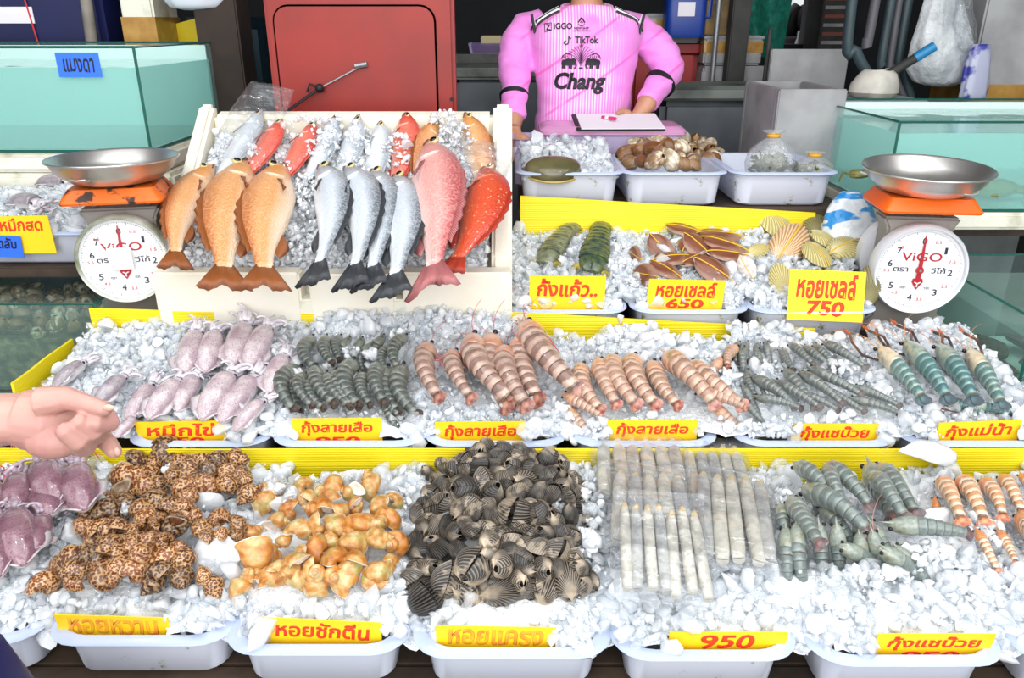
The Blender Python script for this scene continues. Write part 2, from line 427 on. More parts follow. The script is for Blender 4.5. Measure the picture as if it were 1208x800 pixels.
sign((64, 725), (198, 729), Y1, -0.1, 0.060, 'หอยหวาน', None, 'yellow sign with faded writing stuck in front of the spotted whelks', 0.05, ink=m_faded)
sign((309, 728), (450, 735), Y1, -0.1, 0.060, 'หอยชักตีน', None, 'yellow sign with red Thai writing in front of the orange conchs', 0.05)
sign((514, 738), (656, 741), Y1, -0.1, 0.060, 'หอยแครง', None, 'yellow sign with faded red writing in front of the cockles', 0.05, ink=m_faded)
sign((790, 746), (930, 746), Y1, -0.1, 0.060, '950', None, 'yellow sign reading only 950 in front of the razor clams', 0.045, price_w=0.3)
sign((1036, 748), (1175, 748), Y1, -0.1, 0.060, 'กุ้งแชบ๊วย', '950', 'yellow sign with a price of 950 in front of the grey-blue shrimps', 0.05)
sign((159, 498), (263, 496), Y2, -0.05, 0.095, 'หมึกไข่', '650', 'yellow sign with red Thai writing in front of the roe squids', 0.052)
sign((343, 494), (449, 493), Y2, -0.05, 0.095, 'กุ้งลายเสือ', '950', 'yellow sign with a price of 950 under the dark tiger prawns', 0.06)
sign((513, 498), (620, 497), Y2, -0.05, 0.095, 'กุ้งลายเสือ', None, 'yellow sign without price under the large striped tiger prawns', 0.054)
sign((717, 496), (824, 496), Y2, -0.05, 0.095, 'กุ้งลายเสือ', None, 'yellow sign half hidden by a razor clam bag, under the pinkish prawns', 0.05)
sign((936, 500), (1038, 500), Y2, -0.05, 0.095, 'กุ้งแชบ๊วย', '550', 'yellow sign with a price of 550 under the grey shrimps', 0.06)
sign((1108, 499), (1206, 495), Y2, -0.05, 0.095, 'กุ้งแม่น้ำ', None, 'yellow sign at the right end under the river prawns', 0.054)
sign((625, 325), (715, 326), Y3, -0.03, 0.10, 'กั้งแก้ว..', None, 'yellow sign with red Thai writing and two dots before the mantis shrimps', 0.07)
sign((766, 329), (856, 331), Y3, -0.03, 0.10, 'หอยเชลล์', '650', 'yellow sign with a price of 650 before the brown moon scallops', 0.07)
sign((932, 317), (1022, 321), Y3, 0.3, 0.13, 'หอยเชลล์', '750', 'larger yellow sign with a price of 750 before the fan scallops', 0.105)
# ------------------------------------------------------------------ the ice
def edge_dip(x, T):
    m = min(abs(x - (T[i][0] + T[i + 1][0]) / 2) for i in range(len(T) - 1)); return sstep(0.05, 0.0, m)
def nz(x, y, s, k=0): return mnoise.noise(Vector((x * s, y * s, 3.1 + k)))
def bed1(x, y):
    y_ = y - yf1(x) + 0.955; f = sstep(0.955, 1.06, y_)
    z = 0.430 + 0.046 * f + 0.012 * nz(x, y, 9) + 0.01 * nz(x, y, 22)
    z += 0.02 * sstep(0.2, 0.34, x) * sstep(0.97, 1.1, y_) * sstep(1.25, 1.05, y)
    return z - 0.042 * edge_dip(x, T1) * sstep(1.09, 0.99, y_)
def bed2(x, y):
    z = interp(y, [1.44, 1.47, 1.52, 1.78, 1.875], [0.525, 0.537, 0.548, 0.605, 0.638]) + 0.012 * nz(x, y, 8) + 0.009 * nz(x, y, 20)
    z += 0.035 * sstep(1.78, 1.86, y) * (sstep(-0.55, -0.42, x) * sstep(0.05, -0.1, x))
    return z - 0.028 * edge_dip(x, T2) * sstep(1.52, 1.45, y)
def bed3(x, y):
    z = interp(y, [1.88, 1.91, 1.95, 2.28], [0.655, 0.672, 0.685, 0.775]) + 0.010 * nz(x, y, 9) + 0.008 * nz(x, y, 21)
    return z - 0.022 * edge_dip(x, T3) * sstep(1.98, 1.9, y)
FB = dict(x0=-0.86, x1=-0.055, y0=1.935, y1=2.30, z0=0.765, z1=1.065)
def bedF(x, y):
    t = (y - FB['y0']) / (FB['y1'] - FB['y0'])
    return lerp(FB['z0'], FB['z1'], t) - 0.008 + 0.02 * math.sin(PI * max(0, min(1, t))) + 0.010 * nz(x, y, 10) + 0.006 * nz(x, y, 25)
def bed4(x, y): return 0.925 + 0.05 * (y - 2.33) / 0.3 + 0.012 * nz(x, y, 12)

def in_poly(x, y, poly):
    c = False; j = len(poly) - 1
    for i in range(len(poly)):
        (xi, yi), (xj, yj) = poly[i], poly[j]
        if (yi > y) != (yj > y) and x < (xj - xi) * (y - yi) / (yj - yi) + xi: c = not c
        j = i
    return c
def ico(sub):
    bm = bmesh.new(); bmesh.ops.create_icosphere(bm, subdivisions=sub, radius=1)
    v = np.array([p.co[:] for p in bm.verts]); f = np.array([[q.index for q in t.verts] for t in bm.faces]); bm.free(); return v, f
ICO = {1: ico(1), 2: ico(2), 3: ico(3)}
def chunk(sub, planes=9, smooth=0):
    v, f = ICO[sub]; v = v.copy()
    for _ in range(planes):
        n = rng.normal(size=3); n /= np.linalg.norm(n); d = rng.uniform(0.3, 0.8)
        s = v @ n - d; v -= np.outer(np.maximum(s, 0), n)
    v *= 1 + 0.05 * rng.normal(size=(len(v), 1)) * (1 if sub < 3 else 0.3)
    v *= rng.uniform(0.6, 1.2, size=3) * np.array([1.2, 1.05, 0.8])
    return v, f
CH = {1: [chunk(1, 6) for _ in range(14)], 2: [chunk(2, 7) for _ in range(22)]}
def rotm():
    q = rng.normal(size=4); q /= np.linalg.norm(q); w, x, y, z = q
    return np.array([[1 - 2 * (y * y + z * z), 2 * (x * y - z * w), 2 * (x * z + y * w)], [2 * (x * y + z * w), 1 - 2 * (x * x + z * z), 2 * (y * z - x * w)], [2 * (x * z - y * w), 2 * (y * z + x * w), 1 - 2 * (x * x + y * y)]])
def chunk_mesh(name, items, m):
    """items: (position, radius, clarity) -> one mesh of ice chunks"""
    V, F, T = [], [], []; b = 0
    for p, r, c in items:
        v, f = random.choice(CH[2 if r > 0.0085 else 1])
        V.append((v * r) @ rotm().T + np.array(p)); F.append(f + b); T.append(np.tile((c, 0.0, 0.0), (len(v), 1))); b += len(v)
    V = np.concatenate(V).astype(np.float32); F = np.concatenate(F).astype(np.int32); T = np.concatenate(T).astype(np.float32)
    me = bpy.data.meshes.new(name); me.vertices.add(len(V)); me.vertices.foreach_set('co', V.ravel())
    me.loops.add(F.size); me.loops.foreach_set('vertex_index', F.ravel()); me.polygons.add(len(F))
    me.polygons.foreach_set('loop_start', np.arange(0, F.size, 3, dtype=np.int32)); me.update(calc_edges=True)
    a = me.attributes.new('tex', 'FLOAT_VECTOR', 'POINT'); a.data.foreach_set('vector', T.ravel())
    me.polygons.foreach_set('use_smooth', [True] * len(F)); me.set_sharp_from_angle(angle=math.radians(58)); me.materials.append(m); return me
def ice(label, f, xr, yr, n, size, ok, clear=(0.25, 1.0), base_ok=None, res=0.012, sink=0.3, sig=0.38, cap=0.03):
    items = []
    while len(items) < n:
        x, y = random.uniform(*xr), random.uniform(*yr)
        if not ok(x, y): continue
        r = min(cap, size * math.exp(random.gauss(0, sig)))
        items.append(((x, y, f(x, y) + r * random.uniform(-0.5, 0.75) - r * sink * 0.3), r, max(0.0, min(1.0, random.uniform(*clear)))))
    for _ in range(int(n * 0.9)):
        x, y = random.uniform(*xr), random.uniform(*yr)
        if ok(x, y): r = size * random.uniform(0.22, 0.5); items.append(((x, y, f(x, y) + r * random.uniform(0, 1.6)), r, random.uniform(0, 0.6)))
    o = tag(put('crushed_ice', chunk_mesh('crushed_ice', items, m_ice)), label, 'ice', kind='stuff')
    g = G(); nx, ny = int((xr[1] - xr[0]) / res), int((yr[1] - yr[0]) / res); idx = {}
    base_ok = base_ok or ok
    for i in range(nx + 1):
        for j in range(ny + 1):
            x, y = lerp(*xr, i / nx), lerp(*yr, j / ny)
            if base_ok(x, y):
                idx[i, j] = len(g.v); g.v.append((x, y, f(x, y) - 0.010 + 0.006 * nz(x, y, 70))); g.t.append((0, 0, 0))
    for (i, j) in idx:
        q = [(i, j), (i + 1, j), (i + 1, j + 1), (i, j + 1)]
        if all(k in idx for k in q): g.f.append(tuple(idx[k] for k in q))
    g.build('ice_bed', m_snow, o, smooth=180)
    return o
def no_sign(x, y, e=0.0):
    return not any(a < x < b and c - 0.1 < y < c + e for a, b, c in SIGNX)
def in_tray(x, y, T, d, s=0.010):
    for cx, w, y0 in T:
        u, v = abs(x - cx), abs(y - y0 - d / 2)
        if u < w / 2 - s and v < d / 2 - s and (u - (w / 2 - s - 0.04)) ** 2 + (v - (d / 2 - s - 0.04)) ** 2 < 0.04 ** 2 or (u < w / 2 - s - 0.04 and v < d / 2 - s) or (u < w / 2 - s and v < d / 2 - s - 0.04): return True
    return False
HEAPS = {
 'cockle': [(478, 700), (470, 640), (500, 560), (560, 525), (660, 545), (700, 600), (700, 700), (640, 735), (540, 735)],
 'whelk': [(70, 700), (60, 680), (140, 570), (195, 535), (285, 540), (300, 570), (230, 600), (225, 690), (120, 700)],
 'conch': [(285, 700), (280, 660), (330, 570), (430, 570), (470, 600), (460, 690), (420, 720), (330, 722)],
 'shrimp': [(915, 690), (912, 590), (935, 550), (1090, 555), (1140, 620), (1100, 690), (1000, 700)],
 'prawn_b': [(318, 520), (320, 470), (370, 395), (480, 400), (490, 520)],
 'prawn_c': [(490, 470), (490, 405), (640, 395), (690, 470), (640, 490)],
 'prawn_d': [(660, 500), (665, 440), (700, 425), (830, 430), (900, 500)],
 'prawn_e': [(870, 500), (865, 455), (960, 430), (1065, 490), (1060, 505)],
}
def dens(keep):
    def k(x, y, z):
        px, py = pix((x, y, z))
        for h, poly in HEAPS.items():
            if in_poly(px, py, poly): return random.random() < (0.06 if h in ('cockle', 'whelk', 'conch') else keep)
        return True
    return k
dk = dens(0.22)
def ok1(x, y): return no_sign(x, y, 0.012) and (in_tray(x, y, T1, 0.40) if y < yf1(x) + 0.032 else True) and dk(x, y, bed1(x, y))
def okb1(x, y): return no_sign(x, y) and (in_tray(x, y, T1, 0.40) or y > yf1(x) + 0.032)
def ok2(x, y):
    if not no_sign(x, y, 0.012) or y < 1.482 and not in_tray(x, y, T2, 0.38): return False
    if x < -1.08: return False
    return dk(x, y, bed2(x, y))
def okb2(x, y): return no_sign(x, y) and (in_tray(x, y, T2, 0.38) if y < 1.482 else True) and x > -1.085
def ok3(x, y): return (in_tray(x, y, T3, 0.37) and no_sign(x, y)) if y < 1.96 else x < 0.95
ICE_K = 1.0
ice('crushed ice heaped along the whole lowest row of trays', bed1, (-1.12, 1.2), (0.953, 1.43), int(4600 * ICE_K), 0.0125, ok1, base_ok=okb1)
ice('crushed ice spread along the whole middle row of trays', bed2, (-1.09, 1.17), (1.460, 1.868), int(4900 * ICE_K), 0.0122, ok2, base_ok=okb2)
ice('crushed ice around the mantis shrimps and scallops', bed3, (-0.01, 0.955), (1.895, 2.27), int(2200 * ICE_K), 0.0125, ok3)
ice('finely crushed ice packed around the fish in the foam box', bedF, (FB['x0'] + 0.01, FB['x1'] - 0.01), (FB['y0'] + 0.006, FB['y1'] - 0.004), int(6500 * ICE_K), 0.0072, lambda x, y: True, clear=(0.0, 0.6), cap=0.016, sig=0.45)
ice('crushed ice around the horseshoe crab', bed4, (T4[0][0] - 0.135, T4[0][0] + 0.135), (2.335, 2.68), int(700 * ICE_K), 0.0125, lambda x, y: True)
CH3 = [chunk(3, 6) for _ in range(4)]
def ice_lump(px, py, rw, rh, f, label, clear=0.35, depth=0.5):
    p = hit(px, py, f); d = (p - CAM).length; r = rw / FPX * d
    v, fc = random.choice(CH3); g = G()
    v = v / np.abs(v).max(axis=0); v = v * np.array([r, r * depth, r * rh / rw])
    g.add(v.tolist(), fc.tolist(), [(clear, 0, 0)] * len(v)); o = g.build('ice_lump', m_ice, None, smooth=60); o.location = p + Vector((0, 0, r * 0.15)); o.rotation_euler = (-0.5, random.uniform(-0.15, 0.15), random.uniform(-0.2, 0.2))
    return tag(o, label, 'ice')
for a in ((1100, 625, 29, 19, bed1, 'big oval white ice lump lying among the grey-blue shrimps', 0.15), (257, 668, 27, 34, bed1, 'big glassy ice lump between the whelks and the orange conchs', 0.6),
          (1087, 541, 34, 15, bed2, 'wide flat ice lump below the sign of the river prawns', 0.3), (737, 700, 24, 27, bed1, 'angular clear ice lump in front of the left razor clam bag', 0.6),
          (918, 622, 14, 18, bed1, 'small round glassy ice lump left of the grey-blue shrimps', 0.8), (1107, 676, 17, 13, bed1, 'small round ice lump below the big oval lump in the shrimps', 0.6),
          (693, 645, 14, 13, bed1, 'round ice lump right of the cockle heap', 0.4), (760, 690, 26, 20, bed1, 'broad ice lump under the front razor clam bag', 0.4),
          (833, 268, 11, 10, bed3, 'round clear ice ball above the moon scallops', 0.8), 
          (791, 475, 14, 11, bed2, 'glassy ice lump below the pinkish tiger prawns', 0.7), (1115, 462, 18, 14, bed2, 'jagged ice lump beside the river prawn tails', 0.5), (630, 505, 14, 12, bed2, 'pale ice lump right of the sign under the striped prawns', 0.5)):
    ice_lump(*a)

# ------------------------------------------------------------------ placing things that lie on the ice
def frame2(root, A, B, up, lift, roll, scale=None, flat=1.0):
    X = (B - A); L = X.length; X.normalize(); N = Vector(up).normalized()
    Z = (N - X * N.dot(X)).normalized(); Y = Z.cross(X); s = scale or L
    R = Matrix((X, Y, Z)).transposed().to_4x4()
    root.matrix_world = Matrix.Translation(A + N * lift) @ R @ Matrix.Rotation(roll, 4, 'X') @ Matrix.Diagonal((s, s * flat, s, 1))
def lay(root, h, t, f, lift=0.01, roll=0.0, up=(0, -0.2, 0.98), dz=0.0, minlen=0.0, ymin=0.0):
    ff = lambda x, y: f(x, y) + lift + dz
    A, B = hit(*h, ff), hit(*t, ff); L = (B - A).length
    if L < minlen:      # tail runs on down into the ice
        B = A + ((B - A).normalized() * 0.84 - Vector((0, 0, 0.54))).normalized() * minlen
    m = min(A.y, B.y)
    if m < ymin: A.y += ymin - m; B.y += ymin - m
    frame2(root, A, B, up, 0.0, roll); return root
def rows_label(fmt, rows):
    """rows of items, front row first; fmt gets (place in row, row)"""
    out = []
    for r, row in enumerate(rows):
        for k in range(len(row)): out.append(fmt % (ordinal(k + 1), ordinal(r + 1)))
    return out
def relax(P, R, k=0.8, it=30, vert=0.35):
    P = [Vector(p) for p in P]
    for _ in range(it):
        for i in range(len(P)):
            for j in range(i):
                d = P[i] - P[j]; L = d.length or 1e-5; m = k * (R[i] + R[j])
                if L < m:
                    d *= (m - L) / L * 0.25; d.z *= vert; d.y *= 0.6; P[i] += d; P[j] -= d
    return P

# ------------------------------------------------------------------ prawns and shrimps (head at x = 0, tail at x = 1)
def spine(n, bend, straight=0.38, nose=0.0):
    """points of a body bent towards -Z behind the carapace; chord from (0,0,0) to (1,0,0)"""
    pts = [Vector((0, 0, 0))]; a = 0.0
    for k in range(n):
        s = (k + 0.5) / n; a = -bend * sstep(straight * 0.5, 1.0, s) + nose * (1 - s)
        pts.append(pts[-1] + Vector((math.cos(a), 0, math.sin(a))))
    e = pts[-1]; ang = math.atan2(e.z, e.x); L = e.length; c, s_ = math.cos(-ang) / L, math.sin(-ang) / L
    return [Vector((p.x * c - p.z * s_, 0, p.x * s_ + p.z * c)) for p in pts]
def spt(sp, s):
    x = s * (len(sp) - 1); i = min(int(x), len(sp) - 2); t = x - i
    p = sp[i].lerp(sp[i + 1], t); a, b = sp[max(i - 1, 0)], sp[min(i + 2, len(sp) - 1)]; d = (b - a).normalized()
    return p, d, Vector((-d.z, 0, d.x))        # point, tangent, dorsal normal
def ringat(sp, s, w, up, dn, n=14, off=0.0):
    p, d, N = spt(sp, s); out = []
    for i in range(n):
        a = 2 * PI * i / n; c, q = math.cos(a), math.sin(a)
        out.append(p + N * ((up if c > 0 else dn) * c + off) + Vector((0, 1, 0)) * (w * q * (abs(q) ** -0.15 if abs(q) > 0.05 else 1)))
    return out
def texring(s, n=14): return [(s, math.cos(2 * PI * i / n), math.sin(2 * PI * i / n)) for i in range(n)]
def prawn(name, M, bend=1.2, fat=1.0, head=0.36, full=False, legs=False, wide=1.0, ant=0, claws=False):
    def f():
        r = thing(name, '', ''); sp = spine(36, bend, head)
        H = 0.075 * fat
        # carapace with rostrum
        g = G(); ss = [0.03, 0.06, 0.11, 0.18, 0.26, head - 0.02, head, head + 0.012]
        hh = [0.22, 0.48, 0.74, 0.94, 1.04, 1.05, 1.0, 0.86]
        g.loft([ringat(sp, s, H * h * 0.80 * wide, H * h * 0.95, H * h * 1.05) for s, h in zip(ss, hh)], [texring(s) for s in ss])
        p, d, N = spt(sp, 0.08); q = p + N * H * 0.5
        g.tube([q + d * 0.10, q - d * 0.02 + N * 0.004, q - d * 0.13 + N * 0.022], [H * 0.22, H * 0.15, 0.002], 6)
        for k in range(4):
            b = q - d * (0.10 - 0.03 * k) + N * (0.014 + 0.003 * (3 - k)); g.tube([b, b + N * 0.010 - d * 0.008], [0.004, 0.0008], 4)
        g.build('carapace', M['head'], r, smooth=60)
        # abdomen: six overlapping rings
        g = G(); s0 = head; lens = [0.10, 0.09, 0.09, 0.085, 0.075, 0.115]; tot = sum(lens); end = 0.90
        lens = [l * (end - head) / tot for l in lens]; rings, tex = [], []
        for k, l in enumerate(lens):
            a = lerp(1.0, 0.50, (s0 - head) / (end - head)); b = lerp(1.0, 0.50, (s0 + l - head) / (end - head))
            for u, m in ((0.0, 0.90), (0.06, 1.0), (0.5, 1.03), (0.93, 1.08), (0.995, 1.03)):
                h = H * lerp(a, b, u) * m; s = s0 + l * u
                rings.append(ringat(sp, s, h * 0.78 * wide, h * 0.98, h * (0.92 + 0.25 * (0.2 < u < 0.95 and k < 5)))); tex.append(texring((k + u) / 6))
            s0 += l
        g.loft(rings, tex); g.build('abdomen', M['body'], r, smooth=50)
        # tail fan
        g = G(); p, d, N = spt(sp, 0.885); Yv = Vector((0, 1, 0))
        for k, an in enumerate((-0.5, -0.26, 0.26, 0.5, 0.0)):
            L = 0.125 if k < 4 else 0.11; dd = (d * math.cos(an) + Yv * math.sin(an)).normalized(); ww = dd.cross(N).normalized()
            rings = []
            for u in (0, 0.25, 0.55, 0.8, 0.95, 1.0):
                wv = (0.010 + 0.022 * math.sin(PI * min(1, u * 0.62 + 0.1))) * (1 if u < 0.9 else (0.8 if u < 1 else 0.45)) * fat * (1 if k < 4 else 0.6)
                c = p + dd * L * u + N * (0.004 * k - 0.012 * u)
                rings.append([c + ww * wv, c + N * 0.004, c - ww * wv, c - N * 0.003])
            g.loft(rings)
        g.build('tail_fan', M['tail'], r, smooth=60)
        p, d, N = spt(sp, 0.075)
        for sy in (-1, 1):
            c = p + N * H * 0.22 + Vector((0, sy * H * 0.52, 0)) - d * 0.012
            G().tube([p + N * H * 0.15 + Vector((0, sy * H * 0.25, 0)), c], 0.007, 6).ball(c, 0.016 * fat, 8, 6).build('eye', M['eye'], r)
        if legs:
            for k in range(5):
                for sy in (-1, 1):
                    p, d, N = spt(sp, 0.15 + 0.05 * k); b = p - N * H * 0.9 + Vector((0, sy * H * 0.35, 0))
                    k1 = b - N * 0.05 - d * 0.03 + Vector((0, sy * 0.03, 0)); k2 = k1 - N * 0.03 + d * (0.05 + 0.01 * k)
                    G().tube([b, k1, k2, k2 + d * 0.03 - N * 0.015], [0.007, 0.006, 0.004, 0.002], 5).build('leg', M['leg'], r)
            for k in range(5):
                p, d, N = spt(sp, head + 0.05 + 0.085 * k); b = p - N * H * lerp(0.95, 0.6, k / 5)
                G().tube([b, b - N * 0.05 + d * 0.02, b - N * 0.055 + d * 0.055], [0.012, 0.014, 0.003], 6, 0.5).build('swimmeret', M['leg'], r)
        for k in range(ant):
            sy = -1 if k % 2 else 1; p, d, N = spt(sp, 0.06); A = []
            for i in range(14):
                u = i / 13; A.append(p - d * (0.55 * u if k < 2 else 0.22 * u) + N * (0.10 * math.sin(2.2 * u) - 0.04 * u * u) + Vector((0, sy * (0.03 + 0.30 * u * u), 0)))
            G().tube(A, [lerp(0.0045, 0.0012, i / 13) for i in range(14)], 5).build('antenna', M['leg'], r)
        if claws:
            for sy in (-1, 1):
                p, d, N = spt(sp, 0.16); b = p - N * H * 0.6 + Vector((0, sy * H * 0.6, 0))
                P = [b, b - d * 0.16 + Vector((0, sy * 0.10, 0)), b - d * 0.36 + N * 0.06 + Vector((0, sy * 0.12, 0)), b - d * 0.56 + N * 0.05 + Vector((0, sy * 0.05, 0))]
                arm = G().tube(P, [0.014, 0.016, 0.015, 0.017], 8).build('claw_arm', M['claw'], r)
                e = P[-1]; G().tube([e, e - d * 0.08 + Vector((0, 0.012, 0)), e - d * 0.19 + Vector((0, 0.002, 0))], [0.013, 0.010, 0.003], 6).build('pincer', M['claw2'], arm)
                G().tube([e - d * 0.02, e - d * 0.09 - Vector((0, 0.016, 0)), e - d * 0.18], [0.008, 0.008, 0.002], 6).build('pincer', M['claw2'], arm)
        return r
    return f
def prawn_mats(key, dark, light, head, tail, leg, bands=6, sharp=(0.55, 0.75), eye='#111014', claw=None, claw2=None, wet=0.6):
    M = {}
    t = MT(key + '_abdomen'); u = t.math('MULTIPLY', t.tex(0), 6.0); fr = t.math('FRACT', u)
    nsx = t.math('MULTIPLY', t.noise(9, 4), 0.75); c = t.ramp(t.math('ADD', fr, t.math('SUBTRACT', nsx, 0.37)), [(0.0, dark), (sharp[0], dark), (sharp[1], light), (0.92, light), (0.97, '#6b5a48')])
    c = t.mix(t.ramp(t.tex(1), [(0.0, 0.35), (0.7, 0.0)]), c, light); c = t.mix(t.ramp(t.noise(6, 3), [(0.42, 0.0), (0.66, 0.6)]), c, t.mix(0.35, dark, light)); c = t.mix(t.math('MULTIPLY', t.rnd(), 0.45), c, t.mix(0.3, dark, light))
    t.set(col=c, rough=0.28, coat=wet, coatr=0.08, spec=0.5); t.bump(t.noise(60, 2), 0.12, 0.01); M['body'] = t.m
    t = MT(key + '_carapace'); c = t.ramp(t.noise(9, 4), [(0.32, head[0]), (0.5, head[1]), (0.68, head[2] if len(head) > 2 else head[0])])
    t.set(col=c, rough=0.28, coat=wet, coatr=0.08); t.bump(t.noise(60, 2), 0.12, 0.01); M['head'] = t.m
    M['tail'] = mat(key + '_tail', tail[0], 0.3, tail[1], 14, coat=0.4); M['leg'] = mat(key + '_leg', leg, 0.4)
    M['eye'] = mat(key + '_eye', eye, 0.12)
    if claw: M['claw'] = mat(key + '_claw', claw[0], 0.35, claw[1], 10); M['claw2'] = mat(key + '_pincer', claw2[0], 0.35, claw2[1], 12)
    return M
PM_tiger = prawn_mats('dark_tiger', '#3e4442', '#79817a', ('#4b4f49', '#7c8175', '#5d5a48'), ('#2c2b2b', '#5d4a40'), '#7a5a4a', sharp=(0.5, 0.72))
PM_strip = prawn_mats('striped_tiger', '#7d6158', '#cbac9c', ('#a5735f', '#c9947c', '#6d5a44'), ('#6d3a3a', '#c78e74'), '#c9636a', sharp=(0.42, 0.56))
PM_pink = prawn_mats('pink_tiger', '#a27c6b', '#cfb09a', ('#b98a6e', '#d4a384', '#8f7a52'), ('#8d3f3c', '#cf9b80'), '#cf8070', sharp=(0.42, 0.62))
PM_grey = prawn_mats('grey_shrimp', '#626967', '#858c88', ('#555b59', '#7b827d', '#605c50'), ('#3a3433', '#5d5050'), '#8a7a6c', sharp=(0.55, 0.85))
PM_blue = prawn_mats('blue_shrimp', '#68736f', '#8f9a96', ('#78827b', '#98a093', '#7d7a62'), ('#4a4c52', '#8a5f5c'), '#c9a08c', sharp=(0.6, 0.9))
PM_orng = prawn_mats('orange_prawn', '#c98f62', '#f0dcc2', ('#d9834a', '#e39a64', '#a8673a'), ('#b35a34', '#e3a274'), '#d98a5a', sharp=(0.40, 0.55))
PM_river = prawn_mats('river_prawn', '#4d767a', '#a7b7a6', ('#c9b999', '#dccdb2', '#8c8a78'), ('#2c3a44', '#3f5f66'), '#d98a4a', sharp=(0.5, 0.8), claw=('#4a3a38', '#8a5a3c'), claw2=('#d9622a', '#a84a24'))
PM_river2 = prawn_mats('blue_river_prawn', '#3f6a70', '#8fb0a8', ('#7f8f80', '#a3b0a2', '#5f6a66'), ('#22303a', '#35545c'), '#d98a4a', sharp=(0.5, 0.8), claw=('#3a3438', '#7a5444'), claw2=('#d9622a', '#a84a24'))
PO_tiger = Pool(*[prawn('dark_tiger_prawn', PM_tiger, b, 1.55, wide=1.15, ant=0) for b in (0.9, 1.3, 1.7)])
PO_strip = Pool(*[prawn('striped_tiger_prawn', PM_strip, b, 1.5, wide=1.15, legs=True, ant=2) for b in (0.7, 1.1)])
PO_pink = Pool(*[prawn('pink_tiger_prawn', PM_pink, b, 1.75, wide=1.15, ant=0) for b in (0.9, 1.3)])
PO_grey = Pool(*[prawn('grey_shrimp', PM_grey, b, 1.4, wide=1.1) for b in (0.35, 0.6, 0.85)])
PO_blue = Pool(*[prawn('blue_grey_shrimp', PM_blue, b, 1.7, wide=1.1, ant=a) for b, a in ((0.5, 0), (0.9, 2), (1.3, 0), (0.2, 0))])
PO_orng = Pool(*[prawn('orange_prawn', PM_orng, b, 1.5, wide=1.1) for b in (0.5, 0.9)])
PO_river = Pool(prawn('river_prawn', PM_river, 0.35, 1.45, head=0.42, claws=True, ant=2), prawn('river_prawn', PM_river2, 0.45, 1.45, head=0.42, claws=True, ant=2))
def z2p(ox, oy, s): return lambda x, y: (ox + x / s, oy + y / s)
def prawns(pool, rows, conv, f, fmt, cat, group, roll, lift=0.012, dz=0.0, step=0.0, ks=None, minlen=0.0):
    labs = rows_label(fmt, rows); n = 0
    for r, row in enumerate(rows):
        for (h, t) in row:
            o = pool.new(labs[n], cat, group, k=None if ks is None else ks[n % len(ks)])
            lay(o, conv(*h), conv(*t), f, lift, roll + random.uniform(-0.2, 0.2), dz=dz + random.uniform(0, step), minlen=minlen * random.uniform(0.92, 1.08), ymin=1.515 if f is bed2 else 1.07); n += 1

zb = z2p(300, 360, 3.81)
front = [((165, 375), (140, 600)), ((192, 360), (172, 590)), ((215, 350), (255, 505)), ((248, 355), (310, 505)), ((262, 300), (362, 485)), ((312, 325), (432, 485)), ((355, 315), (440, 492)),
         ((450, 262), (480, 485)), ((480, 330), (520, 490)), ((555, 290), (585, 485)), ((590, 330), (640, 560)), ((625, 350), (700, 600)), ((665, 305), (745, 555))]
low = [((560, 480), (665, 565)), ((520, 470), (640, 590)), ((600, 450), (700, 612))]
back = [((275, 145), (288, 290)), ((330, 140), (362, 270)), ((390, 140), (388, 255)), ((440, 140), (425, 225)), ((490, 140), (468, 222)), ((545, 165), (520, 230)), ((588, 128), (572, 225)), ((612, 185), (604, 300)), ((690, 140), (655, 300))]
prawns(PO_tiger, [low, front, back], zb, bed2, 'dark banded tiger prawn, %s from left in %s row from the front of its tray', 'prawn', 'dark tiger prawns in the second middle tray', 0.95, 0.026, step=0.014, minlen=0.10)
zc = z2p(300, 360, 3.81)
strip = [((795, 180), (845, 440)), ((900, 215), (990, 440)), ((985, 140), (1190, 455)), ((1075, 135), (1150, 480)), ((1130, 200), (1240, 480)), ((1200, 145), (1290, 450)), ((1218, 90), (1490, 420))]
names = ['striped tiger prawn at the left end of the reddish striped prawns', 'short striped tiger prawn with pale ice on its belly, second from left of seven', 'pinkish striped tiger prawn with tail swept right, third of seven from left',
         'greenish striped tiger prawn in the middle of the seven striped prawns', 'striped tiger prawn fifth from left of seven, half tucked under its neighbours', 'greenish striped tiger prawn left of the longest striped prawn', 'longest striped tiger prawn with red legs spread to the right']
for (h, t), lab in zip(strip, names):
    lay(PO_strip.new(lab, 'prawn', 'large striped tiger prawns'), zc(*h), zc(*t), bed2, 0.03, 0.75 + random.uniform(-0.15, 0.15), dz=random.uniform(0, 0.012))
zd = z2p(590, 360, 3.81)
prawns(PO_pink, [[((290, 460), (480, 570)), ((310, 520), (470, 590)), ((880, 400), (1125, 480)), ((975, 500), (1160, 555))],
                 [((375, 290), (475, 510)), ((450, 280), (545, 505)), ((520, 270), (645, 510)), ((612, 265), (735, 510)), ((692, 275), (825, 490)), ((755, 245), (1000, 490)), ((855, 275), (1115, 480))],
                 [((1070, 190), (1025, 285)), ((1005, 235), (975, 280))]], zd, bed2,
       'pinkish banded tiger prawn, %s from left in %s row from the front of its tray', 'prawn', 'pinkish tiger prawns', 0.8, 0.028, step=0.01, minlen=0.10)
ze = z2p(898, 360, 3.81)
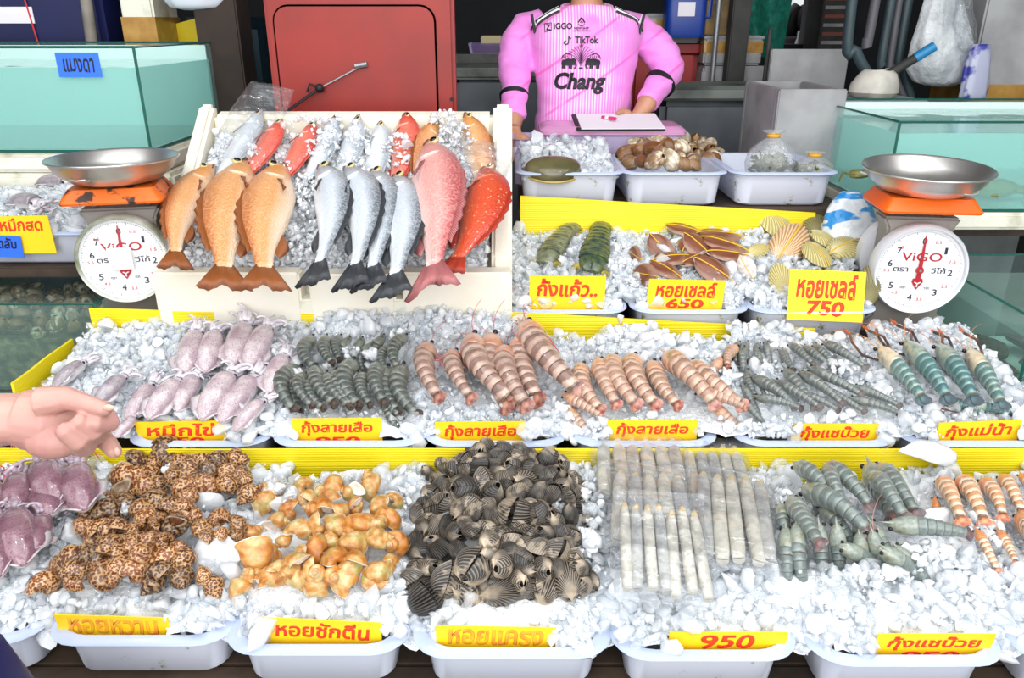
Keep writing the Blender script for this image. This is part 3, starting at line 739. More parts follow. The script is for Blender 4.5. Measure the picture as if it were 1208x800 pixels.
prawns(PO_grey, [[((-60, 470), (110, 540)), ((0, 470), (235, 530)), ((190, 440), (400, 530)), ((320, 420), (520, 535)), ((420, 450), (660, 525))],
                 [((-90, 350), (60, 470)), ((-40, 330), (170, 480)), ((60, 350), (285, 480)), ((100, 285), (250, 470)), ((165, 300), (375, 455)), ((205, 280), (465, 410)), ((420, 375), (645, 470))],
                 [((-85, 180), (-60, 260)), ((-20, 190), (20, 260)), ((20, 160), (70, 240)), ((85, 195), (150, 300)), ((125, 175), (240, 275)), ((185, 185), (330, 290)), ((232, 175), (360, 295)), ((275, 165), (480, 290))]], ze, bed2,
       'slim grey shrimp, %s from left in %s row from the front of its tray', 'shrimp', 'grey shrimps', 0.55, 0.024, step=0.014, minlen=0.10)
prawns(PO_grey, [[((1110, 290), (1155, 420)), ((1165, 330), (1200, 430))], [((1040, 190), (1030, 300)), ((1075, 165), (1062, 270)), ((1110, 165), (1120, 260)), ((1165, 175), (1160, 260))]], zd, bed2,
       'small grey shrimp poking from ice, %s from left in %s row beside the pinkish prawns', 'shrimp', 'grey shrimps', 0.7, 0.014)
for (h, t), lab, k in zip([((520, 190), (740, 445)), ((640, 165), (850, 445)), ((790, 185), (965, 450)), ((925, 200), (1090, 470)), ((790, 430), (1010, 490)), ((900, 450), (1130, 490))],
                          ['cream-headed river prawn, leftmost of the big blue river prawns', 'dark river prawn second from left among the big river prawns', 'blue-green river prawn third from left among the big river prawns', 'pale cream river prawn at the right end of its tray',
                           'dark blue river prawn lying low under the third river prawn tail', 'dark blue river prawn lying low at the bottom right of its tray'], [0, 1, 1, 0, 1, 1]):
    lay(PO_river.new(lab, 'prawn', 'river prawns', k=k), ze(*h), ze(*t), bed2, 0.042 if k < 2 and 'low' not in lab else 0.01, 0.15, dz=0.0)
zs = z2p(898, 530, 2.965)
prawns(PO_blue, [[((125, 335), (148, 465)), ((195, 360), (225, 455)), ((262, 350), (300, 500)), ((338, 365), (368, 490)), ((408, 380), (445, 500)), ((460, 385), (525, 505)), ((540, 455), (630, 520))],
                 [((70, 190), (108, 240)), ((108, 185), (222, 355)), ((150, 150), (395, 305)), ((265, 335), (445, 315)), ((340, 250), (385, 320)), ((372, 245), (495, 330)), ((430, 265), (740, 300)), ((420, 365), (625, 385))],
                 [((118, 60), (280, 200)), ((180, 75), (220, 165)), ((205, 190), (330, 255)), ((225, 70), (395, 220)), ((245, 95), (300, 215)), ((375, 55), (470, 258)), ((400, 110), (515, 260)), ((420, 65), (555, 245))]], zs, bed1,
       'blue-grey shrimp, %s from left in %s row from the front of the big front heap', 'shrimp', 'blue-grey shrimps in the lowest row', 0.45, 0.034, step=0.03, minlen=0.12)
prawns(PO_orng, [[((800, 335), (890, 500)), ((860, 320), (935, 450)), ((910, 240), (985, 390)), ((960, 300), (1020, 430))], [((605, 165), (655, 245)), ((630, 115), (710, 270)), ((700, 110), (790, 275)), ((770, 115), (850, 255)), ((840, 100), (920, 240)), ((905, 90), (980, 200))]], zs, bed1,
       'small orange banded prawn, %s from left in %s row at the right edge', 'prawn', 'small orange prawns at the right end', 0.35, 0.026, minlen=0.075)

# ------------------------------------------------------------------ mantis shrimps
m_mantis = mat('mantis_shell', '#7d8266', 0.3, '#4e5540', 14, bump=(40, 0.2), coat=0.5); m_mantis2 = mat('mantis_tail', '#2f423e', 0.3, '#5d6a3a', 18, coat=0.4); m_mantis3 = mat('mantis_fin', '#b7a544', 0.4, '#5c5a34', 12)
def mantis(M1, M2):
    def f():
        r = thing('mantis_shrimp', '', ''); sp = spine(30, 0.25, 0.2); g = G()
        def ring(s, w, h): return ringat(sp, s, w, h, h * 0.5, 16)
        g.loft([ring(s, w, h) for s, w, h in ((0.04, 0.03, 0.015), (0.07, 0.075, 0.035), (0.16, 0.10, 0.055), (0.28, 0.115, 0.06), (0.30, 0.105, 0.05))]).build('carapace', M1, r)
        g = G(); rings = []
        for k in range(8):
            s0 = 0.28 + 0.068 * k; w = lerp(0.10, 0.135, sstep(0, 6, k))
            for u, m in ((0, 0.92), (0.1, 1.0), (0.9, 1.04), (0.99, 1.0)): rings.append(ring(s0 + 0.068 * u, w * m, 0.075 * m))
        g.loft(rings).build('abdomen', M1, r, smooth=45)
        g = G(); rings = [ring(0.825, 0.115, 0.06), ring(0.86, 0.125, 0.065), ring(0.95, 0.105, 0.045), ring(0.99, 0.07, 0.02)]
        g.loft(rings); p, d, N = spt(sp, 0.9); g.tube([p + N * 0.055 - d * 0.05, p + N * 0.06, p + N * 0.035 + d * 0.09], [0.01, 0.012, 0.004], 6)
        for k in (-2, -1, 1, 2): b = p + d * 0.07 + Vector((0, k * 0.035, 0)); g.tube([b, b + d * 0.05], [0.012, 0.002], 6)
        g.build('tail_plate', M2, r)
        for sy in (-1, 1):
            g = G(); b = p + Vector((0, sy * 0.10, -0.01))
            for an, L in ((0.35, 0.13), (0.75, 0.11)):
                dd = d * math.cos(an) + Vector((0, sy * math.sin(an), 0)); g.tube([b, b + dd * L * 0.6, b + dd * L], [0.022, 0.03, 0.008], 8, 0.35)
            g.build('tail_fin', m_mantis3, r)
            p0, d0, N0 = spt(sp, 0.05); c = p0 + Vector((0, sy * 0.03, 0.02)) - d0 * 0.02; G().ball(c, 0.017, 8, 6).build('eye', PM_grey['eye'], r)
            G().tube([p0 + Vector((0, sy * 0.06, -0.01)) + d0 * 0.08, p0 + Vector((0, sy * 0.12, -0.01)), p0 + Vector((0, sy * 0.10, -0.02)) + d0 * 0.12], [0.015, 0.022, 0.008], 7).build('claw', m_mantis3, r)
        return r
    return f
PO_mant = Pool(mantis(m_mantis, m_mantis), mantis(m_mantis2, m_mantis2))
zm = z2p(590, 190, 3.81)
lay(PO_mant.new('pale olive mantis shrimp, left of the two on the ice', 'mantis shrimp', 'mantis shrimps', k=0), zm(345, 275), zm(195, 460), bed3, 0.016, 0.05)
lay(PO_mant.new('dark green mantis shrimp, right of the two on the ice', 'mantis shrimp', 'mantis shrimps', k=1), zm(465, 270), zm(405, 500), bed3, 0.018, -0.1)

# ------------------------------------------------------------------ shellfish with two valves
def valve(g, W, L, H, ribs, amp, side, nv=10, ear=0.0, scallop=0.0, open_=0.0):
    """one valve: umbo at the origin, margin towards -Y, bulging along side*Z"""
    n = max(24, ribs * 4); b = len(g.v); A = math.radians(86)
    for k in range(nv + 1):
        v = (k / nv) ** 0.8
        for i in range(n + 1):
            ph = -A + 2 * A * i / n; rb = 0.5 + 0.5 * math.cos(2 * PI * ribs * i / n) if ribs else 0.5
            ell = math.cos(ph) ** 0.62; rr = v * ell * (1 + scallop * rb * v)
            x, y = W * rr * math.sin(ph) * 1.12, -L * rr * math.cos(ph)
            z = H * (v ** 0.42) * max(0, 1 - v ** 2.6) * 1.75 * math.cos(ph) ** 0.5 + amp * rb * v ** 0.7 * math.cos(ph) ** 0.4
            y += 0.10 * L * (1 - v) ** 3; z += 0.0
            g.v.append((x, y + 0.5 * L, side * (z + open_ * v * math.cos(ph)))); g.t.append((v, rb, ph / A))
    for k in range(nv):
        for i in range(n):
            q = (b + k * (n + 1) + i, b + k * (n + 1) + i + 1, b + (k + 1) * (n + 1) + i + 1, b + (k + 1) * (n + 1) + i)
            g.f.append(q if side > 0 else q[::-1])
def bivalve(name, m, W, L, H, ribs=0, amp=0.0, ear=0, band=None, flat2=1.0, scallop=0.0, open_=0.0):
    def f():
        r = thing(name, '', '')
        for side, part in ((1, 'upper_valve'), (-1, 'lower_valve')):
            g = G(); valve(g, W, L, H * (1 if side > 0 else flat2), ribs, amp, side, ear=ear, scallop=scallop, open_=open_)
            if ear:
                g.prism([(-0.34 * W, 0.5 * L), (0.34 * W, 0.5 * L), (0.24 * W, 0.34 * L), (-0.24 * W, 0.34 * L)], side * 0.01 * L, side * 0.045 * L)
            g.build(part, m, r, smooth=70)
        if band:
            g = G(); P = []
            for i in range(25):
                a = 2 * PI * i / 24; P.append((0.02 * W, 0.56 * L * math.sin(a) * 1.03, (H * 1.15 if math.cos(a) > 0 else H * 1.15 * flat2) * math.cos(a)))
            g.tube(P, 0.015 * L, 6, 1.0); g.build('rubber_band', band, r)
        return r
    return f
def shell_mat(name, dark, light, pale, base=None, rings=0.0, rough=0.4, ribw=(0.35, 0.75), var=0.5):
    t = MT(name); rb, v = t.tex(1), t.tex(0)
    c = t.mix(t.ramp(rb, [(ribw[0], 0.0), (ribw[1], 1.0)]), dark, light)
    c = t.mix(t.ramp(t.math('ADD', v, t.math('MULTIPLY', t.noise(6, 3), 0.35)), [(0.15, 0.8), (0.62, 0.0)]), c, pale)
    patch = t.math('MULTIPLY', t.ramp(t.math('ADD', t.noise(3.2, 3), t.math('MULTIPLY', t.rnd(), 0.22)), [(0.62, 0.0), (0.74, 1.0)]), var)
    c = t.mix(patch, c, pale)
    if rings:
        w = t.math('SINE', t.math('MULTIPLY', t.math('ADD', v, t.math('MULTIPLY', t.noise(6, 2), 0.08)), rings)); c = t.mix(t.math('MULTIPLY', t.ramp(w, [(0.2, 0.0), (0.8, 1.0)]), 0.45), c, dark)
    t.set(col=c, rough=rough, coat=0.25, coatr=0.15); t.bump(t.noise(60, 3), 0.25, 0.01); return t.m
m_cock = shell_mat('cockle_shell', '#1d1918', '#776e63', '#cbb89f', var=0.4, ribw=(0.45, 0.85)); m_cock2 = shell_mat('cockle_shell_pale', '#2a2420', '#95897a', '#d8c5ac', var=0.55, ribw=(0.4, 0.8))
m_cock3 = shell_mat('cockle_shell_dark', '#151312', '#59534c', '#a89a86', var=0.2, ribw=(0.5, 0.9))
PO_cock = Pool(bivalve('cockle', m_cock, 0.5, 0.95, 0.36, 25, 0.022, scallop=0.03), bivalve('cockle', m_cock2, 0.54, 0.9, 0.38, 24, 0.022, scallop=0.03), bivalve('cockle', m_cock3, 0.56, 0.95, 0.36, 26, 0.022, scallop=0.03),
               bivalve('cockle', m_cock, 0.52, 0.9, 0.36, 25, 0.022, scallop=0.03, open_=0.05))
def scatter(pool, rows, conv, f, fmt, cat, group, rad, sizes=None, sink=0.1, tilt=0.9, relax_k=0.8, heap=None, zs_=2.858, flip=True, grow=1.0, ymin=0.0):
    labs = rows_label(fmt, rows); P, R = [], []
    for row in rows:
        for it in row:
            x, y = conv(it[0], it[1]); p = hit(x, y, heap or f); d = (p - CAM).length; P.append(p); R.append((it[2] / zs_ if len(it) > 2 else rad) / FPX * d)
    P = relax(P, R, relax_k); R = [r * grow for r in R]
    for k, (p, r) in enumerate(zip(P, R)):
        o = pool.new(labs[k], cat, group)
        p.y = max(p.y, ymin); p.z = max(p.z, f(p.x, p.y) + r * 0.35) - r * sink
        q = Matrix.Rotation(random.uniform(0, 2 * PI), 4, 'Z') @ Matrix.Rotation(random.gauss(0, tilt), 4, 'X') @ Matrix.Rotation(random.gauss(0, tilt), 4, 'Y') @ Matrix.Rotation(random.uniform(0, 2 * PI), 4, 'Z')
        if flip: q = Matrix.Rotation(-0.35, 4, 'X').inverted() @ q
        o.matrix_world = Matrix.Translation(p) @ q @ Matrix.Scale(2.05 * r, 4)
zk = z2p(460, 510, 2.858)
def heap_c(x, y): return bed1(x, y) + 0.062 * sstep(0.155, 0.07, abs(x - (0.0 - 0.02 * (y - 1.2)))) * sstep(1.0, 1.07, y) * 1.0
CK = [[(270, 590, 52), (385, 622, 66), (535, 612, 52), (630, 602, 46), (560, 665, 35)],
      [(125, 562, 66), (235, 540, 40), (360, 530, 52), (452, 578, 36), (500, 525, 38), (600, 575, 36)],
      [(75, 500, 38), (125, 465, 38), (205, 492, 52), (275, 512, 42), (440, 498, 40), (510, 450, 42), (598, 492, 58), (672, 490, 36), (645, 455, 34)],
      [(105, 415, 44), (180, 395, 46), (285, 435, 60), (380, 430, 44), (432, 412, 36), (490, 388, 42), (568, 392, 44), (620, 425, 36), (55, 385, 34)],
      [(108, 328, 36), (160, 328, 42), (226, 330, 42), (292, 325, 36), (335, 362, 42), (420, 356, 44), (470, 332, 38), (522, 342, 38), (615, 345, 36)],
      [(95, 280, 34), (142, 270, 40), (195, 238, 40), (242, 248, 36), (292, 260, 38), (346, 282, 40), (420, 265, 60), (508, 275, 40), (560, 302, 42), (655, 300, 36)],
      [(140, 215, 36), (200, 190, 38), (265, 182, 44), (342, 205, 44), (432, 195, 40), (500, 208, 40), (545, 195, 36), (600, 205, 34), (650, 245, 34)],
      [(165, 170, 36), (228, 120, 36), (320, 148, 38), (385, 160, 36), (455, 155, 40), (535, 145, 36), (592, 172, 36), (645, 185, 30)],
      [(218, 105, 32), (300, 108, 40), (352, 108, 36), (418, 122, 36), (478, 122, 34), (580, 102, 32), (130, 142, 26)],
      [(300, 65, 38), (345, 80, 32), (415, 85, 34), (470, 80, 36), (530, 80, 32)]]
CK2 = []
for row in CK:      # smaller cockles filling the gaps behind each row
    CK2.append(row); r_ = sorted(row); CK2.append([((a[0] + b[0]) / 2, (a[1] + b[1]) / 2 - 22, 33) for a, b in zip(r_, r_[1:]) if b[0] - a[0] > 30])
CK2[-1] = CK2[-1][:3]
scatter(PO_cock, CK2, zk, bed1, 'dark ribbed cockle, %s from left in %s row from the front of its heap', 'cockle', 'cockles heaped in the lowest row', 40 / 2.858, heap=heap_c, sink=0.2, grow=1.18, ymin=1.05, relax_k=0.62)
# ------------------------------------------------------------------ snails
def snail(name, m_shell, m_in, turns=5.0, W=1.9, R=0.20, rx=0.23, hx=0.42, shoulder=0.0, lip=0.0, oper=None, flare=0.0):
    """coiled shell along +X: apex at x = 0, body whorl and mouth at x = 1"""
    def f():
        r = thing(name, '', ''); g = G(); per = 22; N = int(turns * per); n = 16; rings, tex = [], []
        for k in range(N + 1):
            th = -turns * 2 * PI + 2 * PI * k / per; q = W ** (th / (2 * PI)); fl = 1 + flare * sstep(N - 7, N, k)
            cx, cr = 0.56 * q, R * q; rr = []
            for i in range(n):
                a = 2 * PI * i / n; u, v = math.cos(a), math.sin(a)      # u: outward, v: towards the siphon
                ax = hx * q * v * (1.0 if v > 0 else 0.55); rad = cr + rx * q * u * fl * (1 - 0.45 * max(0, v) ** 1.5) + shoulder * q * max(0, u) * math.exp(-((v + 0.55) / 0.3) ** 2)
                rad = max(rad, 0.004 * q); rr.append((cx + ax, rad * math.cos(th), rad * math.sin(th)))
            rings.append(rr); tex.append([(k / N, math.cos(2 * PI * i / n), math.sin(2 * PI * i / n)) for i in range(n)])
        g.loft(rings, tex, cap1=False); g.build('shell', m_shell, r, smooth=180)
        last = [Vector(p) for p in rings[-1]]; c = sum(last, Vector()) / n; th = 0.0
        back = Vector((0, 0, -1)); g = G()
        g.loft([[p for p in last], [c + (p - c) * 1.04 + Vector((0, 0, 0.010)) for p in last], [c + (p - c) * 0.86 + Vector((0, 0, 0.006)) for p in last], [c + (p - c) * 0.62 + back * 0.08 for p in last], [c + (p - c) * 0.30 + back * 0.16 for p in last]], cap0=False)
        g.build('lip', m_in, r, smooth=180)
        if oper:
            G().loft([[c + (p - c) * 0.70 + back * 0.03 for p in last], [c + (p - c) * 0.5 + back * 0.015 for p in last], [c + (p - c) * 0.1 + back * 0.02 for p in last]]).build('operculum', oper, r, smooth=180)
        return r
    return f
def whelk_mat(name, a, b, c_):
    t = MT(name); v = t.voro(16, t.vmul(t.coord(), (1, 1, 1))); c = t.ramp(t.math('ADD', v, t.math('MULTIPLY', t.noise(7, 3), 0.55)), [(0.60, a), (0.80, b), (0.87, c_), (1.0, c_)])
    c = t.mix(t.math('MULTIPLY', t.rnd(), 0.35), c, a); t.set(col=c, rough=0.3, coat=0.45, coatr=0.1); t.bump(t.noise(30, 2), 0.12, 0.01); return t.m
m_whelk = whelk_mat('whelk_shell', '#4f2c19', '#7d4a26', '#c79c6a'); m_whelk2 = whelk_mat('whelk_shell_orange', '#6d3719', '#985725', '#d2ad7d'); m_whelk3 = whelk_mat('whelk_shell_dark', '#382116', '#5a361f', '#a5835a')
m_whin = mat('whelk_mouth', '#b9a58c', 0.35, '#7a5a45', 5); m_oper = mat('operculum', '#5a3420', 0.45, '#7d4b2a', 20)
kw = dict(turns=5.0, W=1.75, R=0.19, rx=0.22, hx=0.43)
PO_whelk = Pool(snail('spotted_whelk', m_whelk, m_whin, oper=m_oper, **kw), snail('spotted_whelk', m_whelk2, m_whin, oper=m_oper, **kw), snail('spotted_whelk', m_whelk3, m_whin, oper=m_oper, **kw), snail('spotted_whelk', m_whelk, m_whin, **kw))
t = MT('conch_shell'); rv = t.tex(0); c = t.ramp(t.math('ADD', t.noise(5, 4), t.math('MULTIPLY', t.rnd(), 0.22)), [(0.35, '#9c5a22'), (0.50, '#b9742e'), (0.64, '#c88f4a'), (0.80, '#d9b883')])
c = t.mix(t.ramp(t.noise(3.2, 3), [(0.54, 0.0), (0.68, 0.7)]), c, '#a8a063'); c = t.mix(t.ramp(rv, [(0.45, 0.7), (0.75, 0.0)]), c, '#b9a37c')
t.set(col=c, rough=0.35, coat=0.35, coatr=0.12); t.bump(t.noise(20, 3), 0.12, 0.01); m_conch = t.m
t = MT('conch_shell_pale'); c = t.ramp(t.noise(5, 4), [(0.35, '#ab7232'), (0.5, '#c79555'), (0.68, '#dcc496')]); c = t.mix(t.ramp(t.noise(3.2, 3), [(0.5, 0.0), (0.68, 0.8)]), c, '#8f9a55'); t.set(col=c, rough=0.35, coat=0.3); m_conch2 = t.m
m_chin = mat('conch_lip', '#efe6da', 0.25, '#e2cfc0', 6, coat=0.4)
kw = dict(turns=5.0, W=1.85, R=0.17, rx=0.24, hx=0.42, shoulder=0.02, flare=0.06)
PO_conch = Pool(snail('orange_conch', m_conch, m_chin, **kw), snail('orange_conch', m_conch2, m_chin, **kw), snail('orange_conch', m_conch, m_chin, **kw))
def snails(pool, rows, conv, f, fmt, cat, group, rad, heap, zs_, grow=1.0):
    labs = rows_label(fmt, rows); P, R = [], []
    for row in rows:
        for it in row:
            p = hit(*conv(it[0], it[1]), heap); d = (p - CAM).length; P.append(p); R.append((it[2] if len(it) > 2 else rad) / zs_ / FPX * d)
    P = relax(P, R, 0.8)
    for k, (p, r) in enumerate(zip(P, R)):
        o = pool.new(labs[k], cat, group); r *= grow
        p.y = max(p.y, 1.06); p.z = max(p.z, f(p.x, p.y) + 0.5 * r) - 0.1 * r
        q = Matrix.Rotation(random.uniform(0, 2 * PI), 4, 'Z') @ Matrix.Rotation(random.gauss(0, 0.45), 4, 'Y') @ Matrix.Rotation(PI + random.gauss(0, 1.15), 4, 'X')
        o.matrix_world = Matrix.Translation(p) @ q @ Matrix.Scale(2.3 * r, 4) @ Matrix.Translation((-0.55, 0, 0))
zw = z2p(0, 530, 2.965)
def heap_w(x, y): return bed1(x, y) + 0.045 * sstep(0.17, 0.08, abs(x + 0.60 - 0.15 * (y - 1.2)))
WK = [[(165, 500, 38), (262, 468, 30), (325, 482, 50), (300, 430, 32), (715, 520, 34)],
      [(213, 425, 28), (345, 432, 34), (390, 415, 36), (440, 438, 42), (525, 445, 46), (608, 445, 38), (315, 432, 30), (690, 470, 26)],
      [(275, 385, 46), (345, 372, 36), (395, 388, 40), (482, 375, 42), (565, 395, 40), (628, 382, 36), (490, 330, 38), (425, 360, 30)],
      [(345, 308, 38), (398, 322, 36), (405, 283, 38), (470, 325, 30), (485, 285, 38), (580, 325, 38), (530, 245, 34), (625, 345, 26), (735, 305, 26), (822, 312, 30), (300, 300, 30)],
      [(330, 258, 36), (378, 240, 42), (440, 215, 38), (490, 215, 40), (545, 250, 34), (620, 268, 38), (700, 280, 36), (770, 245, 36), (822, 265, 32), (665, 230, 30)],
      [(380, 210, 32), (440, 180, 34), (508, 158, 40), (555, 178, 44), (600, 205, 32), (635, 205, 30), (655, 178, 34), (760, 300, 24)],
      [(465, 130, 42), (520, 108, 34), (560, 125, 28), (655, 130, 40), (710, 115, 38), (772, 125, 38), (850, 105, 26), (870, 145, 34), (610, 90, 30)],
      [(505, 90, 42), (545, 85, 34), (590, 65, 34), (675, 78, 38), (735, 85, 36), (786, 80, 36), (830, 85, 30), (700, 100, 28)],
      [(595, 35, 46), (655, 28, 40), (700, 45, 32), (765, 45, 36), (820, 36, 32), (635, 50, 34)]]
snails(PO_whelk, WK, zw, bed1, 'brown spotted whelk, %s from left in %s row from the front of its heap', 'whelk', 'spotted whelks in the lowest row', 36, heap_w, 2.965, 1.38)
zq = z2p(240, 530, 2.965)
def heap_q(x, y): return bed1(x, y) + 0.035 * sstep(0.15, 0.06, abs(x + 0.31))
QK = [[(135, 515, 42), (230, 535, 42), (360, 550, 44), (485, 545, 50), (330, 500, 30)],
      [(170, 465, 34), (240, 465, 38), (315, 482, 48), (435, 485, 42), (505, 455, 46), (587, 490, 40)],
      [(185, 400, 62), (300, 420, 42), (390, 445, 40), (470, 390, 46), (545, 405, 42), (597, 412, 42), (632, 400, 30), (270, 440, 30)],
      [(160, 322, 36), (350, 365, 28), (402, 348, 46), (445, 315, 32), (515, 328, 48), (605, 315, 42), (670, 318, 46), (340, 285, 40), (290, 310, 26)],
      [(252, 262, 34), (470, 275, 42), (545, 260, 54), (642, 242, 44), (385, 265, 34), (480, 222, 34), (600, 268, 30)],
      [(225, 200, 42), (258, 168, 30), (300, 215, 34), (372, 175, 34), (412, 212, 44), (540, 192, 30), (615, 202, 38), (665, 180, 34)],
      [(355, 132, 36), (405, 145, 28), (465, 125, 38), (520, 152, 32), (592, 125, 42), (440, 165, 30)]]
snails(PO_conch, QK, zq, bed1, 'orange tan conch, %s from left in %s row from the front of its heap', 'conch', 'orange conchs in the lowest row', 40, heap_q, 2.965, 1.3)

# ------------------------------------------------------------------ clams and scallops of the upper rows
m_clam = shell_mat('clam_shell', '#6a4a30', '#b08a5c', '#e6d9c0', rings=34, rough=0.3, var=0.9); m_clam2 = shell_mat('clam_shell_cream', '#8a7358', '#d3c2a2', '#efe6d4', rings=30, rough=0.3, var=0.7); m_clam3 = shell_mat('clam_shell_brown', '#5d3a20', '#9a6534', '#caa06a', rings=36, rough=0.25, var=0.3)
PO_clam = Pool(bivalve('brown_clam', m_clam, 0.56, 0.9, 0.30), bivalve('brown_clam', m_clam2, 0.56, 0.9, 0.32), bivalve('brown_clam', m_clam3, 0.58, 0.88, 0.28))
def heap_4(x, y): return 0.915 + 0.055 * sstep(0.15, 0.04, abs(x - 0.485)) * sstep(2.3, 2.42, y)
zc4 = z2p(590, 0, 3.81)
CL = [[(590, 745, 34), (640, 738, 32), (690, 742, 40), (770, 730, 40), (820, 745, 30), (870, 752, 28), (930, 742, 40), (965, 735, 30)],
      [(580, 712, 46), (630, 690, 34), (725, 710, 40), (800, 712, 28), (855, 705, 36), (870, 730, 28), (550, 690, 30), (905, 718, 32), (945, 715, 32), (970, 700, 28)],
      [(560, 655, 36), (605, 665, 34), (690, 685, 40), (755, 680, 34), (800, 680, 40), (910, 688, 30), (950, 695, 30), (650, 660, 30)],
      [(555, 650, 32), (650, 640, 38), (700, 645, 36), (765, 645, 32), (820, 655, 34), (860, 672, 26), (730, 635, 26), (600, 640, 26), (905, 655, 30), (940, 670, 30), (880, 650, 28)]]
scatter(PO_clam, CL, zc4, heap_4, 'brown and cream clam, %s from left in %s row from the front of its tray', 'clam', 'clams heaped in the upper tray', 36, sink=0.1, heap=heap_4, zs_=3.81, grow=1.4)
m_band = mat('yellow_rubber_band', '#e0b52a', 0.5)
t = MT('moon_scallop_shell'); c = t.ramp(t.math('ADD', t.tex(0), t.math('MULTIPLY', t.noise(7, 3), 0.25)), [(0.1, '#6a3b2a'), (0.5, '#82503b'), (0.8, '#75432f'), (1.0, '#9a7462')]); t.set(col=c, rough=0.35, coat=0.25); m_moon = t.m
m_moonw = mat('moon_scallop_white', '#d9cfc8', 0.35, '#b9a9a2', 9)
def moon(m2):
    def f():
        o = bivalve('moon_scallop', m_moon, 0.5, 0.98, 0.085, band=m_band)()
        KIDS[o.name][1].data.materials[0] = m2; return o
    return f
PO_moon = Pool(moon(m_moonw))
def orient(o, p, s, nrm, spin):
    n = Vector(nrm).normalized(); x = Vector((0, 1, 0)).cross(n) if abs(n.y) < 0.95 else Vector((1, 0, 0)); x.normalize(); y = n.cross(x)
    o.matrix_world = Matrix.Translation(p) @ Matrix((x, y, n)).transposed().to_4x4() @ Matrix.Rotation(spin, 4, 'Z') @ Matrix.Scale(s, 4)
MS = [(650, 272, 66, (0.05, -0.95, 0.45), 0.2, 'moon scallop standing upright on edge, back left by the yellow board'), (772, 278, 68, (-0.05, -0.95, 0.4), -0.5, 'moon scallop standing upright on edge, back right by the yellow board'),
      (835, 352, 72, (0.1, -0.25, 1), 1.2, 'moon scallop lying flat below the round ice ball'), (722, 428, 66, (-0.15, -0.75, 0.65), 0.4, 'large moon scallop facing out with a slanting yellow band'), (770, 470, 70, (0.1, -0.3, 1), 1.9, 'moon scallop lying flat just under the large slanting one'),
      (900, 435, 82, (0.25, -0.55, 0.8), 0.9, 'moon scallop tilted to the right in the middle of its tray'), (985, 372, 78, (0.05, -0.2, 1), 1.5, 'topmost moon scallop of the right-hand stack'), (1005, 412, 80, (0.1, -0.25, 1), 1.1, 'second moon scallop from the top of the right-hand stack'),
      (1022, 455, 74, (0.15, -0.3, 1), 1.6, 'third moon scallop from the top of the right-hand stack'), (870, 472, 66, (0.0, -0.25, 1), 2.2, 'moon scallop lying low behind the middle of the tray'), (652, 540, 66, (-0.85, -0.45, 0.3), 0.3, 'moon scallop standing on edge at the left of its sign'),
      (742, 520, 70, (0.05, -0.3, 1), 0.7, 'moon scallop lying flat just above the left of its sign'), (960, 525, 80, (0.1, -0.65, 0.8), 1.0, 'moon scallop facing out just above the right of its sign'), (606, 455, 48, (-0.95, -0.3, 0.2), 0.0, 'small moon scallop seen edge-on at the left of its tray'),
      (840, 405, 60, (0.0, -0.25, 1), 2.7, 'moon scallop wedged in the dark gap of the pile')]
for x, y, rr, nrm, sp_, lab in MS:
    p = hit(*zm(x, y), bed3); d = (p - CAM).length; r = rr / 3.81 / FPX * d; o = PO_moon.new(lab, 'scallop', 'brown moon scallops'); orient(o, p + Vector((0, 0, 0.022 + 0.004 * (450 - y) / 100)), 2.35 * r, nrm, sp_)
p = hit(*zm(1105, 510), bed3); o = PO_moon.new('moon scallop showing its white side, right of its sign', 'scallop', 'brown moon scallops'); orient(o, p + Vector((0, 0, 0.02)), 0.072, (0.5, 0.75, -0.4), 0.3)
m_fan = shell_mat('fan_scallop_shell', '#a2934e', '#d6cb90', '#e3dcb4', ribw=(0.2, 0.8), var=0.3, rough=0.45); m_fan2 = shell_mat('fan_scallop_rust', '#b08050', '#dcc19a', '#e8d7b8', ribw=(0.2, 0.8), var=0.4, rough=0.45); m_fan3 = shell_mat('fan_scallop_dark', '#5d5734', '#8f8655', '#aaa070', ribw=(0.2, 0.8), var=0.15, rough=0.45)
PO_fan = Pool(*[bivalve('fan_scallop', m, 0.5, 0.95, 0.15, 24, 0.014, ear=1, scallop=0.02, band=b) for m, b in ((m_fan, m_band), (m_fan2, m_band), (m_fan3, None), (m_fan, None))])
zf = z2p(898, 190, 3.81)
FS = [(20, 245, 75, (0.1, 0.1, 1), 1.5, 2, 'dark fan scallop lying at the top left of its pile'), (-35, 285, 60, (0.1, -0.1, 1), 0.6, 3, 'fan scallop peeping out left of the dark one, by the yellow board'), (65, 325, 88, (0.1, -0.5, 0.9), 0.4, 0, 'yellow fan scallop with a band above the big rusty one'),
      (238, 318, 72, (0.05, -0.5, 0.85), 2.9, 2, 'grey green fan scallop at the top right of its pile'), (118, 412, 98, (-0.1, -0.75, 0.65), 2.4, 1, 'big rusty orange fan scallop in the middle of its pile'), (285, 395, 60, (0.2, -0.4, 0.9), 1.0, 3, 'pale fan scallop half under ice behind the banded yellow one'),
      (372, 425, 78, (0.15, -0.5, 0.85), 2.2, 0, 'yellow green fan scallop with a band at the right of its pile'), (245, 462, 70, (0.0, -0.4, 0.9), 0.3, 0, 'cream fan scallop just above the top of its sign'), (85, 575, 66, (-0.35, -0.8, 0.4), 2.8, 3, 'fan scallop half hidden behind the left edge of its sign'),
      (475, 600, 82, (0.3, -0.85, 0.4), 3.3, 2, 'dark ribbed fan scallop standing at the right of its sign'), (-20, 440, 46, (0.0, -0.6, 0.8), 2.0, 0, 'small yellow fan scallop in the ice left of the rusty one'), (160, 300, 55, (0.0, -0.3, 0.9), 0.9, 3, 'fan scallop behind the yellow banded one at the top')]
